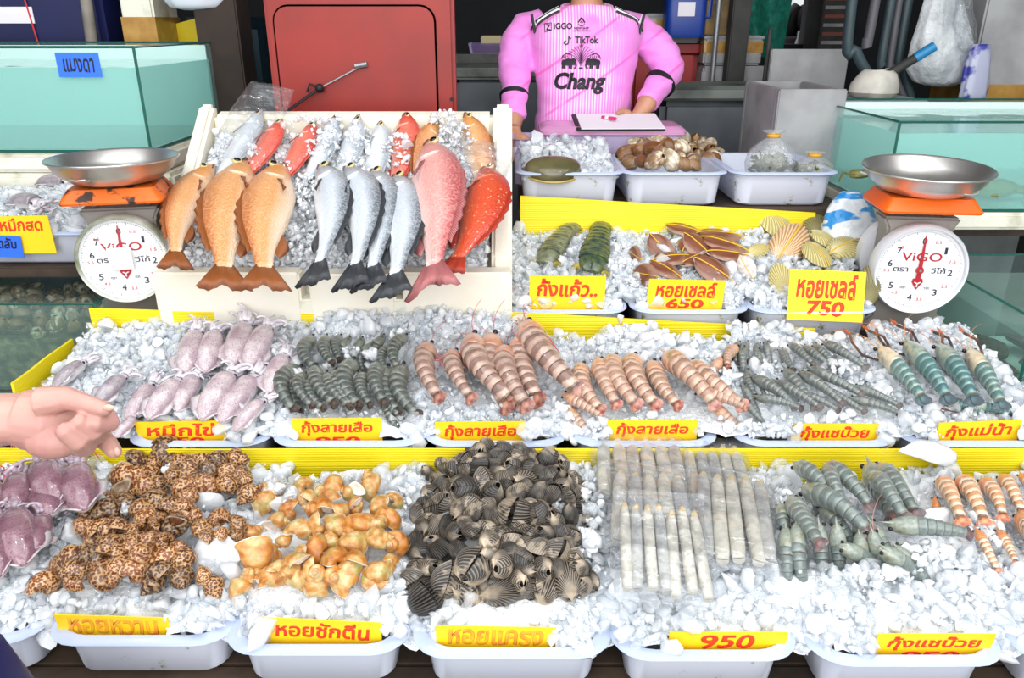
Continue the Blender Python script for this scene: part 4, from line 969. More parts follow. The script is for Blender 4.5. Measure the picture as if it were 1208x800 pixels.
for x, y, rr, nrm, sp_, k, lab in FS:
    p = hit(*zf(x, y), bed3); d = (p - CAM).length; r = rr / 3.81 / FPX * d; o = PO_fan.new(lab, 'scallop', 'ribbed fan scallops', k=k); orient(o, p + Vector((0, 0, 0.024)), 2.3 * r, nrm, sp_)

# ------------------------------------------------------------------ razor clams in clear bags
m_razor = mat('razor_shell', '#d8d3c5', 0.35, '#aaa79d', 7, bump=(30, 0.2), coat=0.3); m_razor2 = mat('razor_shell_grey', '#bdbdb8', 0.35, '#8d8e8e', 7, coat=0.3); m_rfoot = mat('razor_foot', '#d9c49a', 0.4, '#c7a873', 20, coat=0.3)
def razor(m):
    def f():
        r = thing('razor_clam', '', '')
        for s in (-1, 1):
            g = G(); rings = []
            for k in range(9):
                x = k / 8; w = 0.066 * (0.82 if k in (0, 8) else 1); rr = []
                for i in range(9):
                    a = PI * i / 8; rr.append((x, w * math.cos(a), s * (0.008 + 0.055 * math.sin(a) * (1 - 0.1 * (k in (0, 8))))))
                rr += [(x, -w * 0.9 * math.cos(PI * i / 4) * -1 if False else w * 0.9 * math.cos(PI - PI * i / 4), s * 0.006) for i in range(5)]
                rings.append(rr)
            g.loft(rings).build('upper_valve' if s > 0 else 'lower_valve', m, r, smooth=50)
        G().tube([(0.06, 0, 0), (-0.02, 0, 0.005), (-0.09, 0.015, 0.0), (-0.13, 0.01, 0)], [0.045, 0.048, 0.036, 0.012], 8).build('foot', m_rfoot, r)
        return r
    return f
PO_razor = Pool(razor(m_razor), razor(m_razor2))
t = MT('clear_bag_film'); tr = t.n('BsdfTransparent'); tr.inputs[0].default_value = (0.97, 0.98, 0.99, 1); gl = t.n('BsdfGlossy'); gl.inputs['Roughness'].default_value = 0.12
wv = t.noise(16, 3, t.vmul(t.coord(), (1, 0.35, 1))); b = t.n('Bump'); b.inputs['Strength'].default_value = 1.0; b.inputs['Distance'].default_value = 0.03; t.l(wv, b.inputs['Height']); t.l(b.outputs[0], gl.inputs['Normal'])
m1 = t.n('MixShader'); lw = t.n('LayerWeight'); lw.inputs[0].default_value = 0.30; t.l(b.outputs[0], lw.inputs['Normal']); t.l(t.math('ADD', t.math('MULTIPLY', lw.outputs['Facing'], 0.34), 0.03, True), m1.inputs[0])
df = t.n('BsdfDiffuse'); df.inputs[0].default_value = (0.9, 0.92, 0.95, 1); m0 = t.n('MixShader'); m0.inputs[0].default_value = 0.045; t.l(tr.outputs[0], m0.inputs[1]); t.l(df.outputs[0], m0.inputs[2])
K_DIFF = m0.inputs[0]; t.l(m0.outputs[0], m1.inputs[1]); t.l(gl.outputs[0], m1.inputs[2]); t.l(m1.outputs[0], t.out.inputs[0]); m_bag = t.m
def film_bag(name, label, A, B, w, th, up, flare=0.35, cat='plastic bag', group=None):
    """flat cushion of clear film from A (open top end) to B; local x along, y across"""
    r = put(name, None); tag(r, label, cat, group); X = B - A; L = X.length; X.normalize(); N = Vector(up).normalized(); Z = (N - X * N.dot(X)).normalized(); Y = Z.cross(X)
    r.matrix_world = Matrix.Translation(A) @ Matrix((X, Y, Z)).transposed().to_4x4()
    g = G(); nx, ny = 26, 22; sd = random.random() * 50
    for s in (1, -1):
        b = len(g.v)
        for i in range(nx + 1):
            for j in range(ny + 1):
                u, v = i / nx, 2 * j / ny - 1; x = -0.035 + (L + 0.055) * u
                h = th * (1 - abs(v) ** 4) ** 0.5 * sstep(0, 0.16, u) * sstep(1.0, 0.93, u)
                wr = 0.004 * mnoise.noise(Vector((u * 9, v * 6, sd + s))) + 0.003 * mnoise.noise(Vector((u * 4 + v * 14, v * 3, sd - s)))
                g.v.append((x, v * w / 2 * (1 + 0.05 * math.sin(7 * u + sd)), s * h * (1.0 if s > 0 else 0.5) + wr * (0.3 + h / th) + (0.010 * (1 - sstep(0, 0.14, u))))); g.t.append((u, v, 0))
        for i in range(nx):
            for j in range(ny): q = b + i * (ny + 1) + j; g.f.append((q, q + 1, q + ny + 2, q + ny + 1))
    g.build('film', m_bag, r, smooth=180); return r
BAGS = [('back left', (752, 520), (764, 590), 112, 6, 0.006, 'half tucked under a yellow sign'), ('back right', (838, 530), (858, 600), 78, 5, 0.004, 'partly covered by ice'), ('middle left', (765, 562), (772, 640), 96, 5, 0.024, 'behind the front bag'),
        ('middle right', (862, 568), (872, 664), 92, 5, 0.026, 'beside the blue-grey shrimps'), ('front left', (777, 602), (785, 700), 108, 7, 0.052, 'nearest the 950 sign')]
for nm, a, b, wpx, n, lift, where in BAGS:
    up = Vector((0, -0.25, 0.97)); fl = lambda x, y: bed1(x, y) + lift + 0.02
    A, B = hit(*a, fl), hit(*b, fl)
    w = wpx / FPX * (A - CAM).length * 0.98
    film_bag('razor_clam_bag', f'{nm} of the five clear razor clam bags, {where}', A, B, w, 0.02, up, group='clear bags of razor clams')
    X = (B - A); L = X.length; X.normalize(); Z = (up - X * up.dot(X)).normalized(); Y = Z.cross(X)
    for k in range(n):
        o = PO_razor.new(f'razor clam, {ordinal(k + 1)} from left inside the {nm} bag', 'razor clam', 'razor clams packed in the clear bags')
        c = A + Y * (w * 0.86 * ((k + 0.5) / n - 0.5)) + X * random.uniform(0.005, 0.02); s = L * random.uniform(0.86, 0.96); q = w * 0.86 / n / (0.135 * s)
        o.matrix_world = Matrix.Translation(c) @ Matrix((X, Y, Z)).transposed().to_4x4() @ Matrix.Rotation(random.uniform(-0.04, 0.04), 4, 'Z') @ Matrix.Diagonal((s, s * q * 0.96, s * min(q, 1.2), 1)) @ Matrix.Rotation(random.uniform(-0.4, 0.4), 4, 'X')

# ------------------------------------------------------------------ squids (mantle tip at x = 0, arms beyond x = 0.72)
def squid_mat(name, a, b, spots):
    t = MT(name); c = t.ramp(t.noise(5, 4), [(0.35, a), (0.65, b)]); c = t.mix(t.ramp(t.noise(70, 2), [(0.55, 0.0), (0.66, 0.7)]), c, spots)
    c = t.mix(t.ramp(t.math('ADD', t.tex(1), t.math('MULTIPLY', t.noise(4, 3), 0.8)), [(0.1, 0.75), (0.8, 0.0)]), c, '#e2dfe1')
    t.set(col=c, rough=0.22, coat=0.7, coatr=0.06); t.bump(t.noise(14, 3), 0.1, 0.01); return t.m
m_sq = squid_mat('pale_squid_skin', '#d2c6c8', '#a8939c', '#7d6068'); m_sqd = squid_mat('grey_squid_skin', '#b7adb3', '#8d838a', '#5d525c'); m_sqp = squid_mat('purple_squid_skin', '#a07f88', '#7d5866', '#5d3a48'); m_sqh = mat('squid_head', '#e0dbe0', 0.25, '#c3b9c4', 12, coat=0.6); m_sqe = mat('squid_eye', '#26304a', 0.1)
def squid(name, m, bend=0.3, fat=1.0, arms=8, mh=None):
    mh = mh or m_sqh
    def f():
        r = thing(name, '', ''); sp = spine(24, bend, 0.2); g = G(); ss = [0.0, 0.03, 0.08, 0.16, 0.28, 0.42, 0.54, 0.62, 0.645, 0.64]; ww = [0.01, 0.05, 0.085, 0.118, 0.14, 0.148, 0.14, 0.128, 0.118, 0.10]
        g.loft([ringat(sp, s, w * fat, w * fat * 0.9, w * fat * 0.75, 18) for s, w in zip(ss, ww)], [texring(s, 18) for s in ss]).build('mantle', m, r, smooth=180)
        for sy in (-1, 1):
            g = G(); rings = []
            for k in range(8):
                s = 0.01 + 0.40 * k / 7; p, d, N = spt(sp, s); w = 0.5 * fat * 0.28 * math.sin(PI * (k + 0.6) / 8.2); wi = np.interp(s, ss, ww) * fat * 0.6
                o1, o2 = p + Vector((0, sy * wi, 0.01)), p + Vector((0, sy * (wi + w), 0.02 + 0.02 * math.sin(k * 1.9)))
                rings.append([o1 + N * 0.010, (o1 + o2) / 2 + N * 0.008, o2, (o1 + o2) / 2 - N * 0.006, o1 - N * 0.010])
            g.loft(rings).build('fin', m, r, smooth=180)
        p, d, N = spt(sp, 0.68); g = G(); g.loft([ringat(sp, s, w * fat, w * fat * 0.85, w * fat * 0.8, 12) for s, w in ((0.61, 0.07), (0.65, 0.085), (0.69, 0.09), (0.73, 0.075), (0.76, 0.05))]).build('head', mh, r, smooth=180)
        for sy in (-1, 1): c = p + Vector((0, sy * 0.078 * fat, 0.03)); G().ball(c, (0.03, 0.02, 0.03), 10, 6).build('eye', m_sqe, r)
        p, d, N = spt(sp, 0.74)
        for k in range(arms):
            a = 2 * PI * k / arms + 0.3; b = p + (N * math.cos(a) + Vector((0, math.sin(a), 0))) * 0.035 * fat; cu = random.uniform(-2.6, 2.6); L = random.uniform(0.26, 0.40); P = []
            for i in range(9):
                u = i / 8; an = cu * u * u * 1.5 + 0.35 * math.sin(a); P.append((P[-1] if P else b) + (d * math.cos(an) + Vector((0, math.sin(an), 0)) + N * (0.55 * math.cos(a) * (0.6 - u))) * L / 8)
            G().tube(P, [lerp(0.034, 0.012, i / 8) * fat for i in range(9)], 7).build('arm', mh, r, smooth=180)
        return r
    return f
PO_sq = Pool(squid('roe_squid', m_sq, 0.2), squid('roe_squid', m_sq, 0.5), squid('roe_squid', m_sqd, 0.3, 1.1))
zq2 = z2p(0, 350, 3.81)
SQ = [(((240, 415), (430, 270)), 2, 'grey squid at the left end of its tray with arms curled up'), (((435, 480), (600, 330)), 2, 'grey-white squid behind the pointing fingers'), (((575, 565), (725, 350)), 0, 'squid second from left in the front line of the roe squids'), (((520, 635), (640, 510)), 0, 'small pink squid lowest of all, below the front line'),
      (((665, 555), (850, 345)), 1, 'squid with a dark torn flap, third from left in the front line'), (((795, 520), (905, 320)), 0, 'squid fourth from left in the front line, above its sign'), (((905, 560), (1085, 310)), 1, 'slim squid fifth from left in the front line'), (((990, 570), (1200, 310)), 0, 'large squid at the right of the front line'), (((1055, 610), (1240, 440)), 1, 'pinkish squid lowest at the right of its sign'),
      (((830, 350), (905, 120)), 0, 'squid at the left of the back line, arms over the yellow board'), (((920, 345), (985, 130)), 1, 'squid second from left in the back line'), (((1040, 320), (1120, 80)), 0, 'squid with a brown patch, third in the back line'), (((1110, 330), (1230, 110)), 1, 'squid at the right of the back line'), (((1210, 440), (1300, 230)), 0, 'squid half buried in ice at the right behind the front line')]
for (a, b), k, lab in SQ:
    lay(PO_sq.new(lab, 'squid', 'pale roe squids', k=k), zq2(*a), zq2(*b), bed2, 0.026, random.uniform(-0.4, 0.4), dz=0.012 if a[1] < 400 else random.uniform(0, 0.012))
m_sqph = mat('purple_squid_head', '#c3b3bf', 0.25, '#8f7485', 14, coat=0.6)
PO_sqp = Pool(squid('purple_squid', m_sqp, 0.3, 1.05, mh=m_sqph), squid('purple_squid', m_sqp, -0.3, 1.05, mh=m_sqph))
zp = z2p(0, 530, 2.965)
for k, ((a, b), lab) in enumerate(zip([((205, 190), (150, 30)), ((250, 180), (205, 20)), ((300, 215), (265, 40)), ((180, 230), (110, 80)), ((85, 410), (45, 190)), ((120, 350), (160, 190)), ((0, 450), (-20, 230)), ((-60, 260), (0, 80)), ((60, 230), (70, 70))],
        ['purple squid with its mantle at the middle of the back bundle', 'pink purple squid right of the middle in the back bundle', 'purple squid at the right end of the back bundle', 'purple squid at the left of the back bundle, under the white arms', 'purple squid in the front bundle with white arms hanging over it', 'slim purple squid at the right of the front bundle', 'purple squid at the left edge of the front bundle', 'purple squid cut by the left edge behind the front bundle', 'purple squid half under ice between the two bundles'])):
    lay(PO_sqp.new(lab, 'squid', 'purple squids at the left end of the lowest row', k=k % 2), zp(*a), zp(*b), bed1, 0.035, random.uniform(-0.4, 0.4), dz=0.01)
m_string = mat('red_string', '#d8383a', 0.6)
def string(pts, f, label, lift=0.05, rad=0.0012):
    P = [hit(*p, f) + Vector((0, 0, lift)) for p in pts]; Q = []
    for i in range(len(P) - 1):
        for k in range(5): Q.append(P[i].lerp(P[i + 1], k / 5) + Vector((0, 0, 0.006 * math.sin(PI * k / 5))))
    c = P[0]; o = G().tube([q - c for q in Q + [P[-1]]], rad, 6).build('red_string', m_string); o.location = c; return tag(o, label, 'string')
string([(24, 525), (23, 545), (20, 552)], bed1, 'short red string hanging down at the far left behind the purple squids'); string([(84, 541), (105, 549), (123, 566)], bed1, 'red string looping over the back bundle of purple squids'); string([(-3, 577), (12, 577), (14, 608), (32, 617)], bed1, 'red string tied round the front bundle of purple squids')
# ------------------------------------------------------------------ foam fish box
fb = thing('foam_fish_box', 'long white styrofoam box tilted up and packed with whole fish on ice', 'foam box', (-0.45, 1.9, Z3))
def yz(g, poly, x0, x1): return g.prism([(y - 1.9, z - Z3) for y, z in poly], x0 + 0.45, x1 + 0.45, axis=0)
for x0, x1, top in ((-0.905, -0.535, 0.772), (-0.513, -0.295, 0.768), (-0.277, 0.0, 0.772)):
    yz(G(), [(1.872, 0.568), (1.928, 0.568), (1.928, top), (1.872, top)], x0, x1).build('front_block', m_foam, fb, bevel=0.006)
yz(G(), [(1.875, 0.566), (1.928, 0.566), (1.928, 0.70), (1.875, 0.70)], -0.56, -0.26).build('foam_filler', m_foam_old, fb, bevel=0.004)
yz(G(), [(1.93, 0.566), (2.372, 0.566), (2.372, 1.13), (2.34, 1.135), (1.93, 0.80)], -0.053, 0.0).build('side_wall', m_foam, fb, bevel=0.010)
yz(G(), [(1.93, 0.566), (2.372, 0.566), (2.372, 1.13), (2.34, 1.135), (1.93, 0.80)], -0.905, -0.862).build('side_wall', m_foam, fb, bevel=0.010)
yz(G(), [(2.318, 0.566), (2.372, 0.566), (2.372, 1.115), (2.318, 1.105)], -0.86, -0.055).build('back_wall', m_foam, fb, bevel=0.010)
yz(G(), [(1.932, 0.567), (2.315, 0.567), (2.315, 1.00), (1.932, 0.70)], -0.86, -0.055).build('base', m_foam_old, fb)

# ------------------------------------------------------------------ fish
def fish_mats(key, back, side, belly, fin, spots=None, scale=85, glow=0.5, fin2=None, head=None):
    t = MT(key + '_skin'); c = t.ramp(t.math('ADD', t.math('MULTIPLY', t.tex(1), 0.5), t.math('ADD', 0.5, t.math('MULTIPLY', t.math('SUBTRACT', t.noise(4, 3), 0.5), 0.3))), [(0.12, belly), (0.45, side), (0.70, side), (0.95, back)])
    v = t.voro(scale, t.vmul(t.coord(), (1.0, 1.0, 1.6)), out='Distance')
    c = t.mix(t.ramp(v, [(0.3, 0.0), (0.75, 0.28)]), c, belly)
    c = t.mix(t.ramp(t.math('ADD', t.tex(0), t.math('MULTIPLY', t.noise(5, 2), 0.06)), [(0.16, 0.7), (0.27, 0.0)]), c, head or back)
    if spots:
        c = t.mix(t.ramp(t.voro(34), [(0.14, 0.85), (0.24, 0.0)]), c, spots)
    t.set(col=c, rough=0.3, coat=glow, coatr=0.12, spec=0.5); t.bump(v, 0.25, 0.01)
    f = MT(key + '_fin'); w = f.n('TexWave', wave_type='BANDS', bands_direction='Y'); f.l(f.tex(), w.inputs['Vector']); w.inputs['Scale'].default_value = 4.0; w.inputs['Distortion'].default_value = 1.0
    f.set(col=f.mix(f.math('MULTIPLY', w.outputs['Color'], 0.8), fin, fin2 or side), rough=0.4, coat=0.3); f.bump(w.outputs['Color'], 0.4, 0.01)
    return dict(skin=t.m, fin=f.m)
m_feye = mat('fish_eye', '#0c0c0e', 0.08); m_fiw = mat('fish_eye_ring', '#c9b27a', 0.25); m_mouth = mat('fish_mouth', '#6d4a46', 0.4)
def fin_sheet(name, m, parent, base, tip, th=0.004):
    """fin between matching base and tip points, as a thin solid with ragged edge"""
    g = G(); n = len(base); rings = []; tex = []
    for k in range(n):
        b, t_ = Vector(base[k]), Vector(tip[k]); s = Vector((0, th, 0)); m_ = b.lerp(t_, 0.6)
        rings.append([b + s, m_ + s * 0.6, t_, m_ - s * 0.6, b - s]); tex.append([(0, k / 3, 0), (0.6, k / 3, 0), (1, k / 3, 0), (0.6, k / 3, 0), (0, k / 3, 0)])
    return g.loft(rings, tex).build(name, m, parent, smooth=180)
def fish(name, M, depth=0.16, bend=0.2, fork=0.25, tail=0.17, head_up=0.5, spiny=1.0, width=0.52):
    def f():
        r = thing(name, '', ''); sp = spine(40, bend, 0.0); B = 0.86
        xs = [0, 0.02, 0.06, 0.12, 0.20, 0.30, 0.42, 0.55, 0.66, 0.76, 0.82, B]
        up = [0.06, 0.14, 0.31, 0.56, 0.84, 1.0, 0.96, 0.80, 0.60, 0.40, 0.32, 0.30]; dn = [0.06, 0.16, 0.34, 0.54, 0.78, 0.95, 0.94, 0.78, 0.55, 0.36, 0.30, 0.30]
        g = G(); ss = np.linspace(0, B, 30); rings = []
        for s in ss:
            u, d_ = np.interp(s, xs, up) * depth, np.interp(s, xs, dn) * depth; w = width * depth * np.interp(s, [0, 0.03, 0.12, 0.3, 0.5, 0.75, B], [0.10, 0.35, 0.85, 1.0, 0.85, 0.38, 0.14])
            p, t_, N = spt(sp, s); rr = []
            for i in range(20):
                a = 2 * PI * i / 20; rr.append(p + N * ((u if math.cos(a) > 0 else d_) * math.cos(a)) + Vector((0, w * math.sin(a) * (1 - 0.25 * abs(math.cos(a)) ** 3), 0)))
            rings.append(rr)
        g.loft(rings, [texring(s, 20) for s in ss]).build('body', M['skin'], r, smooth=180)
        P = lambda s, h: (lambda q: q[0] + q[2] * (h * depth))(spt(sp, min(s, 1.0)))
        U = lambda s: np.interp(s, xs, up); D = lambda s: np.interp(s, xs, dn)
        S1 = np.linspace(0.28, 0.74, 14)
        fin_sheet('dorsal_fin', M['fin'], r, [P(s, U(s) * 0.93) for s in S1], [P(s + 0.035, U(s) * 0.93 + (0.20 + 0.10 * (k % 2)) * spiny * math.sin(PI * (k + 1.5) / 16) ** 0.6) for k, s in enumerate(S1)])
        S2 = np.linspace(0.60, 0.74, 7)
        fin_sheet('anal_fin', M['fin'], r, [P(s, -D(s) * 0.93) for s in S2], [P(s + 0.05, -D(s) * 0.93 - 0.36 * math.sin(PI * (k + 1) / 8)) for k, s in enumerate(S2)])
        K = 15; p, t_, N = spt(sp, B - 0.015); base, tip = [], []
        for k in range(K):
            q = 2 * k / (K - 1) - 1; base.append(p + N * (0.28 * depth * q)); L = tail * (1 - fork * (1 - abs(q)) ** 1.5 + 0.05 * (k % 2)); tip.append(p + t_ * (L * math.cos(0.45 * q)) + N * (L * math.sin(0.45 * q) * 0.95 + 0.28 * depth * q) + Vector((0, 0.008 * math.sin(k), 0)))
        fin_sheet('tail_fin', M['fin'], r, base, tip, 0.005)
        for sy in (-1, 1):
            p, t_, N = spt(sp, 0.09); W = width * depth * 0.66; c = p + N * (0.24 * depth) + Vector((0, sy * W, 0))
            e = G().ball(c, (0.024, 0.010, 0.024), 12, 8).build('eye', m_fiw, r); G().ball(c + Vector((0, sy * 0.005, 0)), (0.016, 0.009, 0.016), 12, 8).build('pupil', m_feye, e)
            base, tip = [], []; p, t_, N = spt(sp, 0.25); W = width * depth * 0.97
            for k in range(7):
                q = k / 6 - 0.5; base.append(p + N * (depth * (-0.22 + 0.2 * q)) + Vector((0, sy * W, 0))); tip.append(base[-1] + t_ * 0.13 * (1 - 0.6 * abs(q)) + N * (depth * (-0.35 * q - 0.25)) + Vector((0, sy * 0.020, 0)))
            fin_sheet('pectoral_fin', M['fin'], r, base, tip, 0.003)
            g = G(); A = []
            for k in range(9):
                a = -1.15 + 2.3 * k / 8; s = 0.165 + 0.055 * math.cos(a); p, t_, N = spt(sp, s); h = 0.78 * math.sin(a) * np.interp(s, xs, up); w = width * depth * np.interp(s, [0.03, 0.12, 0.3], [0.35, 0.85, 1.0]) * (1 - 0.45 * abs(math.sin(a)) ** 3); A.append(p + N * (h * depth * 0.75) + Vector((0, sy * (w * math.sqrt(max(0.05, 1 - (0.75 * h) ** 2)) + 0.002), 0)))
            g.tube(A, [0.003, 0.005, 0.006, 0.007, 0.007, 0.007, 0.006, 0.005, 0.003], 6).build('gill_cover', M['skin'], r)
        p, t_, N = spt(sp, 0.0); G().tube([p + t_ * 0.07 - N * (0.20 * depth) + Vector((0, width * depth * 0.50, 0)), p + t_ * 0.02 - N * 0.07 * depth + Vector((0, width * depth * 0.26, 0)), p - t_ * 0.004, p + t_ * 0.02 - N * 0.07 * depth - Vector((0, width * depth * 0.26, 0)), p + t_ * 0.07 - N * (0.20 * depth) - Vector((0, width * depth * 0.50, 0))], [0.004, 0.007, 0.008, 0.007, 0.004], 6).build('mouth', m_mouth, r)
        return r
    return f
FO = fish_mats('orange_snapper', '#b8692a', '#d6975c', '#e8cfb4', '#a8602c', glow=0.4, head='#c98438', fin2='#6d3c1e'); FS_ = fish_mats('silver_barramundi', '#59626b', '#c3ccd6', '#eef1f5', '#23262a', glow=0.5, fin2='#4a4f55', head='#6d706e'); FW = fish_mats('white_fish', '#98a1aa', '#d6dce2', '#f1f4f6', '#9aa0a6', glow=0.5, head='#c3c8cb')
FR = fish_mats('red_fish', '#c93a2c', '#dd6650', '#eeb3a3', '#b5382c', glow=0.5); FP = fish_mats('pink_snapper', '#b04c4e', '#e09a94', '#f0d2ca', '#8d3444', glow=0.5, head='#b8827c'); FG = fish_mats('red_grouper', '#b5301c', '#cf4a2c', '#dd7a58', '#94281c', spots='#f0a878', scale=85, glow=0.5)
PF = dict(o=Pool(fish('orange_snapper', FO, 0.118, 0.25), fish('orange_snapper', FO, 0.115, 0.5)), s=Pool(fish('silver_barramundi', FS_, 0.108, 0.35, 0.0, 0.16), fish('silver_barramundi', FS_, 0.104, 0.6, 0.0, 0.16)), w=Pool(fish('white_fish', FW, 0.12, 0.2), fish('white_fish', FW, 0.125, 0.3)),
          r=Pool(fish('red_fish', FR, 0.135, 0.3)), p=Pool(fish('pink_snapper', FP, 0.112, 0.15, 0.4, 0.17)), g=Pool(fish('red_grouper', FG, 0.14, 0.5, 0.0, 0.14)))
UPF = (0, -0.635, 0.772)
FISH = [('o', (252, 194), (208, 318), 1.2, 0.036, 'orange brown snapper at the left end of the front line, tail inside the box'), ('o', (291, 190), (266, 342), 1.2, 0.034, 'orange snapper second from left in the front line, tail over the foam edge'), ('o', (333, 193), (314, 342), 1.2, 0.034, 'orange snapper third from left in the front line, darkest orange head'),
        ('s', (378, 195), (366, 336), -1.2, 0.030, 'silver fish with black tail, leftmost of four in the front line'), ('s', (408, 197), (410, 340), -1.2, 0.030, 'silver fish with black tail, second of four in the front line'), ('s', (441, 200), (433, 340), -1.2, 0.030, 'silver fish with black tail, third of four in the front line'), ('s', (467, 207), (459, 350), -1.2, 0.030, 'silver fish with black tail, rightmost of four, hanging lowest'),
        ('p', (508, 166), (509, 345), -1.2, 0.038, 'pink snapper with dark red forked tail hanging over the foam edge'), ('g', (574, 198), (524, 326), -1.2, 0.042, 'red spotted grouper in clear film at the right end of the box'),
        ('w', (309, 130), (238, 232), -1.2, 0.030, 'silver white fish at the back left corner of the box'), ('r', (333, 141), (266, 235), -1.15, 0.042, 'red fish wrapped in clear film, back line beside the white fish'), ('r', (372, 144), (310, 240), -1.15, 0.022, 'smaller red fish right of the film wrapped red one'),
        ('w', (398, 136), (345, 236), -1.2, 0.026, 'white fish in the back line, right of the two red fish'), ('w', (424, 136), (388, 240), -1.2, 0.026, 'white fish in the middle of the back line'), ('w', (450, 143), (425, 245), -1.2, 0.020, 'slim white fish in the back line, left of the red fish'),
        ('r', (480, 133), (457, 240), -1.2, 0.026, 'bright red fish at the right of the back line white fishes'), ('o', (516, 141), (488, 240), 0.8, 0.018, 'orange snapper half buried in ice behind the pink snapper'), ('o', (549, 133), (572, 250), -1.2, 0.030, 'orange brown snapper in the back right corner of the box')]
for k, a, b, roll, lift, lab in FISH:
    lay(PF[k].new(lab, 'fish', 'whole fish in the foam box'), a, b, lambda x, y: max(bedF(x, y), 0.772), lift, roll, up=UPF)
p = lambda x, y, l=0.075: hit(x, y, bedF) + Vector(UPF) * l
film_bag('clear_fish_bag', 'crumpled clear film bag over the red spotted grouper', p(572, 196, 0.05), p(536, 300, 0.05), 0.16, 0.055, UPF)
film_bag('clear_fish_bag', 'crumpled clear film bag with a pointed tip over the red fish', p(324, 128, 0.045), p(285, 195, 0.045), 0.13, 0.06, UPF)
# loose ice lying on and between the things
def loose(label, patches, f, size, lift):
    it = []
    for px, py, rx, ry, n in patches:
        for _ in range(n):
            a, q = random.uniform(0, 2 * PI), math.sqrt(random.random()); p = hit(px + rx * q * math.cos(a), py + ry * q * math.sin(a), f)
            r = size * math.exp(random.gauss(0, 0.4)); it.append((tuple(p + Vector((0, -0.3, 1)).normalized() * (lift * random.uniform(0.7, 1.02) * (1 - 0.45 * q * q))), r, random.uniform(0, 0.9)))
    o = put('loose_ice', chunk_mesh('loose_ice', it, m_ice)); tag(o, label, 'ice', kind='stuff')
loose('loose crushed ice lying over the fish flanks', [(365, 262, 18, 45, 150), (350, 305, 26, 18, 120), (395, 285, 12, 35, 90), (428, 240, 12, 40, 70), (450, 290, 12, 30, 60), (555, 285, 26, 22, 160), (240, 295, 14, 14, 50), (340, 250, 10, 50, 80), (490, 265, 12, 50, 90), (400, 190, 40, 16, 140), (470, 195, 20, 18, 70), (540, 180, 22, 16, 90), (305, 205, 14, 14, 40), (525, 162, 22, 10, 60), (290, 275, 10, 30, 60), (380, 168, 60, 12, 90)], bedF, 0.0066, 0.080)

# ------------------------------------------------------------------ horseshoe crab, seaweed bags
m_hs = mat('horseshoe_shell', '#6b6544', 0.3, '#4d492f', 8, coat=0.6); m_hs2 = mat('horseshoe_edge', '#b39a55', 0.4)
hc = thing('horseshoe_crab', 'olive brown horseshoe crab half buried in ice in the frosty tray', 'horseshoe crab'); g = G(); rings = []
for k in range(9):
    v = k / 8; rings.append([((0.085 * math.sin(a) if abs(a) < 9 else 0) * (1 - 0.97 * v ** 2.2) ** 0.5, (-0.075 * math.cos(a)) * (1 - 0.97 * v ** 2.2) ** 0.5 * (1.0 if math.cos(a) > 0 else 0.45), 0.05 * v ** 0.6) for a in [2 * PI * i / 36 for i in range(36)]])
g.loft(rings).build('carapace', m_hs, hc, smooth=180)
G().tube([(0.086 * math.sin(a), -0.076 * math.cos(a), 0.002) for a in [(-1.5 + 3.0 * i / 24) for i in range(25)]], 0.0035, 8).build('rim', m_hs2, hc)
G().loft([[(x * s, 0.03 + 0.05 * t_, h * math.cos(q)) for x, q in ((-0.05, 1.5), (-0.03, 0.7), (0, 0), (0.03, 0.7), (0.05, 1.5))] for t_, s, h in ((0, 1, 0.03), (0.6, 0.85, 0.026), (1, 0.5, 0.015))]).build('abdomen', m_hs, hc)
for sx in (-1, 1): G().ball((sx * 0.045, -0.02, 0.037), (0.007, 0.010, 0.005)).build('eye', PM_grey['eye'], hc)
G().tube([(0, 0.07, 0.01), (0.004, 0.16, 0.012)], [0.006, 0.001], 6).build('tail_spine', m_hs, hc)
hc.location = at_y(652, 196, 2.37); hc.location.z = 0.935; hc.rotation_euler = (0.25, 0, 0.05)
m_weed = mat('seaweed', '#4c5a2a', 0.5, '#76803c', 20); m_rubb = mat('orange_rubber_tie', '#e0a83a', 0.5)
m_bag2 = m_bag.copy(); m_bag2.name = 'frosted_bag_film'
for n_ in m_bag2.node_tree.nodes:
    if n_.type == 'MIX_SHADER' and not n_.inputs[0].is_linked: n_.inputs[0].default_value = 0.22
def knot_bag(px, py, w, h, label, sd):
    p = at_y(px, py, 2.47); p.z = 0.895; r = put('knotted_bag', None); tag(r, label, 'plastic bag'); r.location = p; g = G(); rings = []
    for k in range(18):
        v = k / 17; rad = w / 2 * interp(v, [0, 0.12, 0.35, 0.6, 0.8, 0.88, 0.92, 1.0], [0.5, 0.95, 1.05, 0.9, 0.5, 0.16, 0.14, 0.5]); rr = []
        for i in range(30):
            a = 2 * PI * i / 30; wv = 1 + 0.10 * mnoise.noise(Vector((math.cos(a) * 2, math.sin(a) * 2, v * 3 + sd))) + 0.06 * math.sin(9 * a + 3 * v + sd) * v; rr.append((rad * wv * math.cos(a), 0.8 * rad * wv * math.sin(a), h * v))
        rings.append(rr)
    g.loft(rings, cap1=False).build('film', m_bag2, r, smooth=180)
    G().tube([(0.016 * math.cos(a), 0.016 * math.sin(a), h * 0.9) for a in [2 * PI * i / 10 for i in range(11)]], 0.006, 8).build('tie', m_rubb, r)
    g = G()
    for k in range(110):
        a = random.uniform(0, 2 * PI); q = w * 0.4 * math.sqrt(random.random()); b = Vector((q * math.cos(a), 0.8 * q * math.sin(a), random.uniform(0.02, h * 0.5))); P = [b]
        for _ in range(4): P.append(P[-1] + Vector((random.uniform(-1, 1), random.uniform(-1, 1), random.uniform(-0.4, 0.6))) * 0.013)
        g.tube(P, [0.004, 0.005, 0.004, 0.003, 0.001], 5)
    o = g.build('seaweed_strands', m_weed, r); o['kind'] = 'stuff'
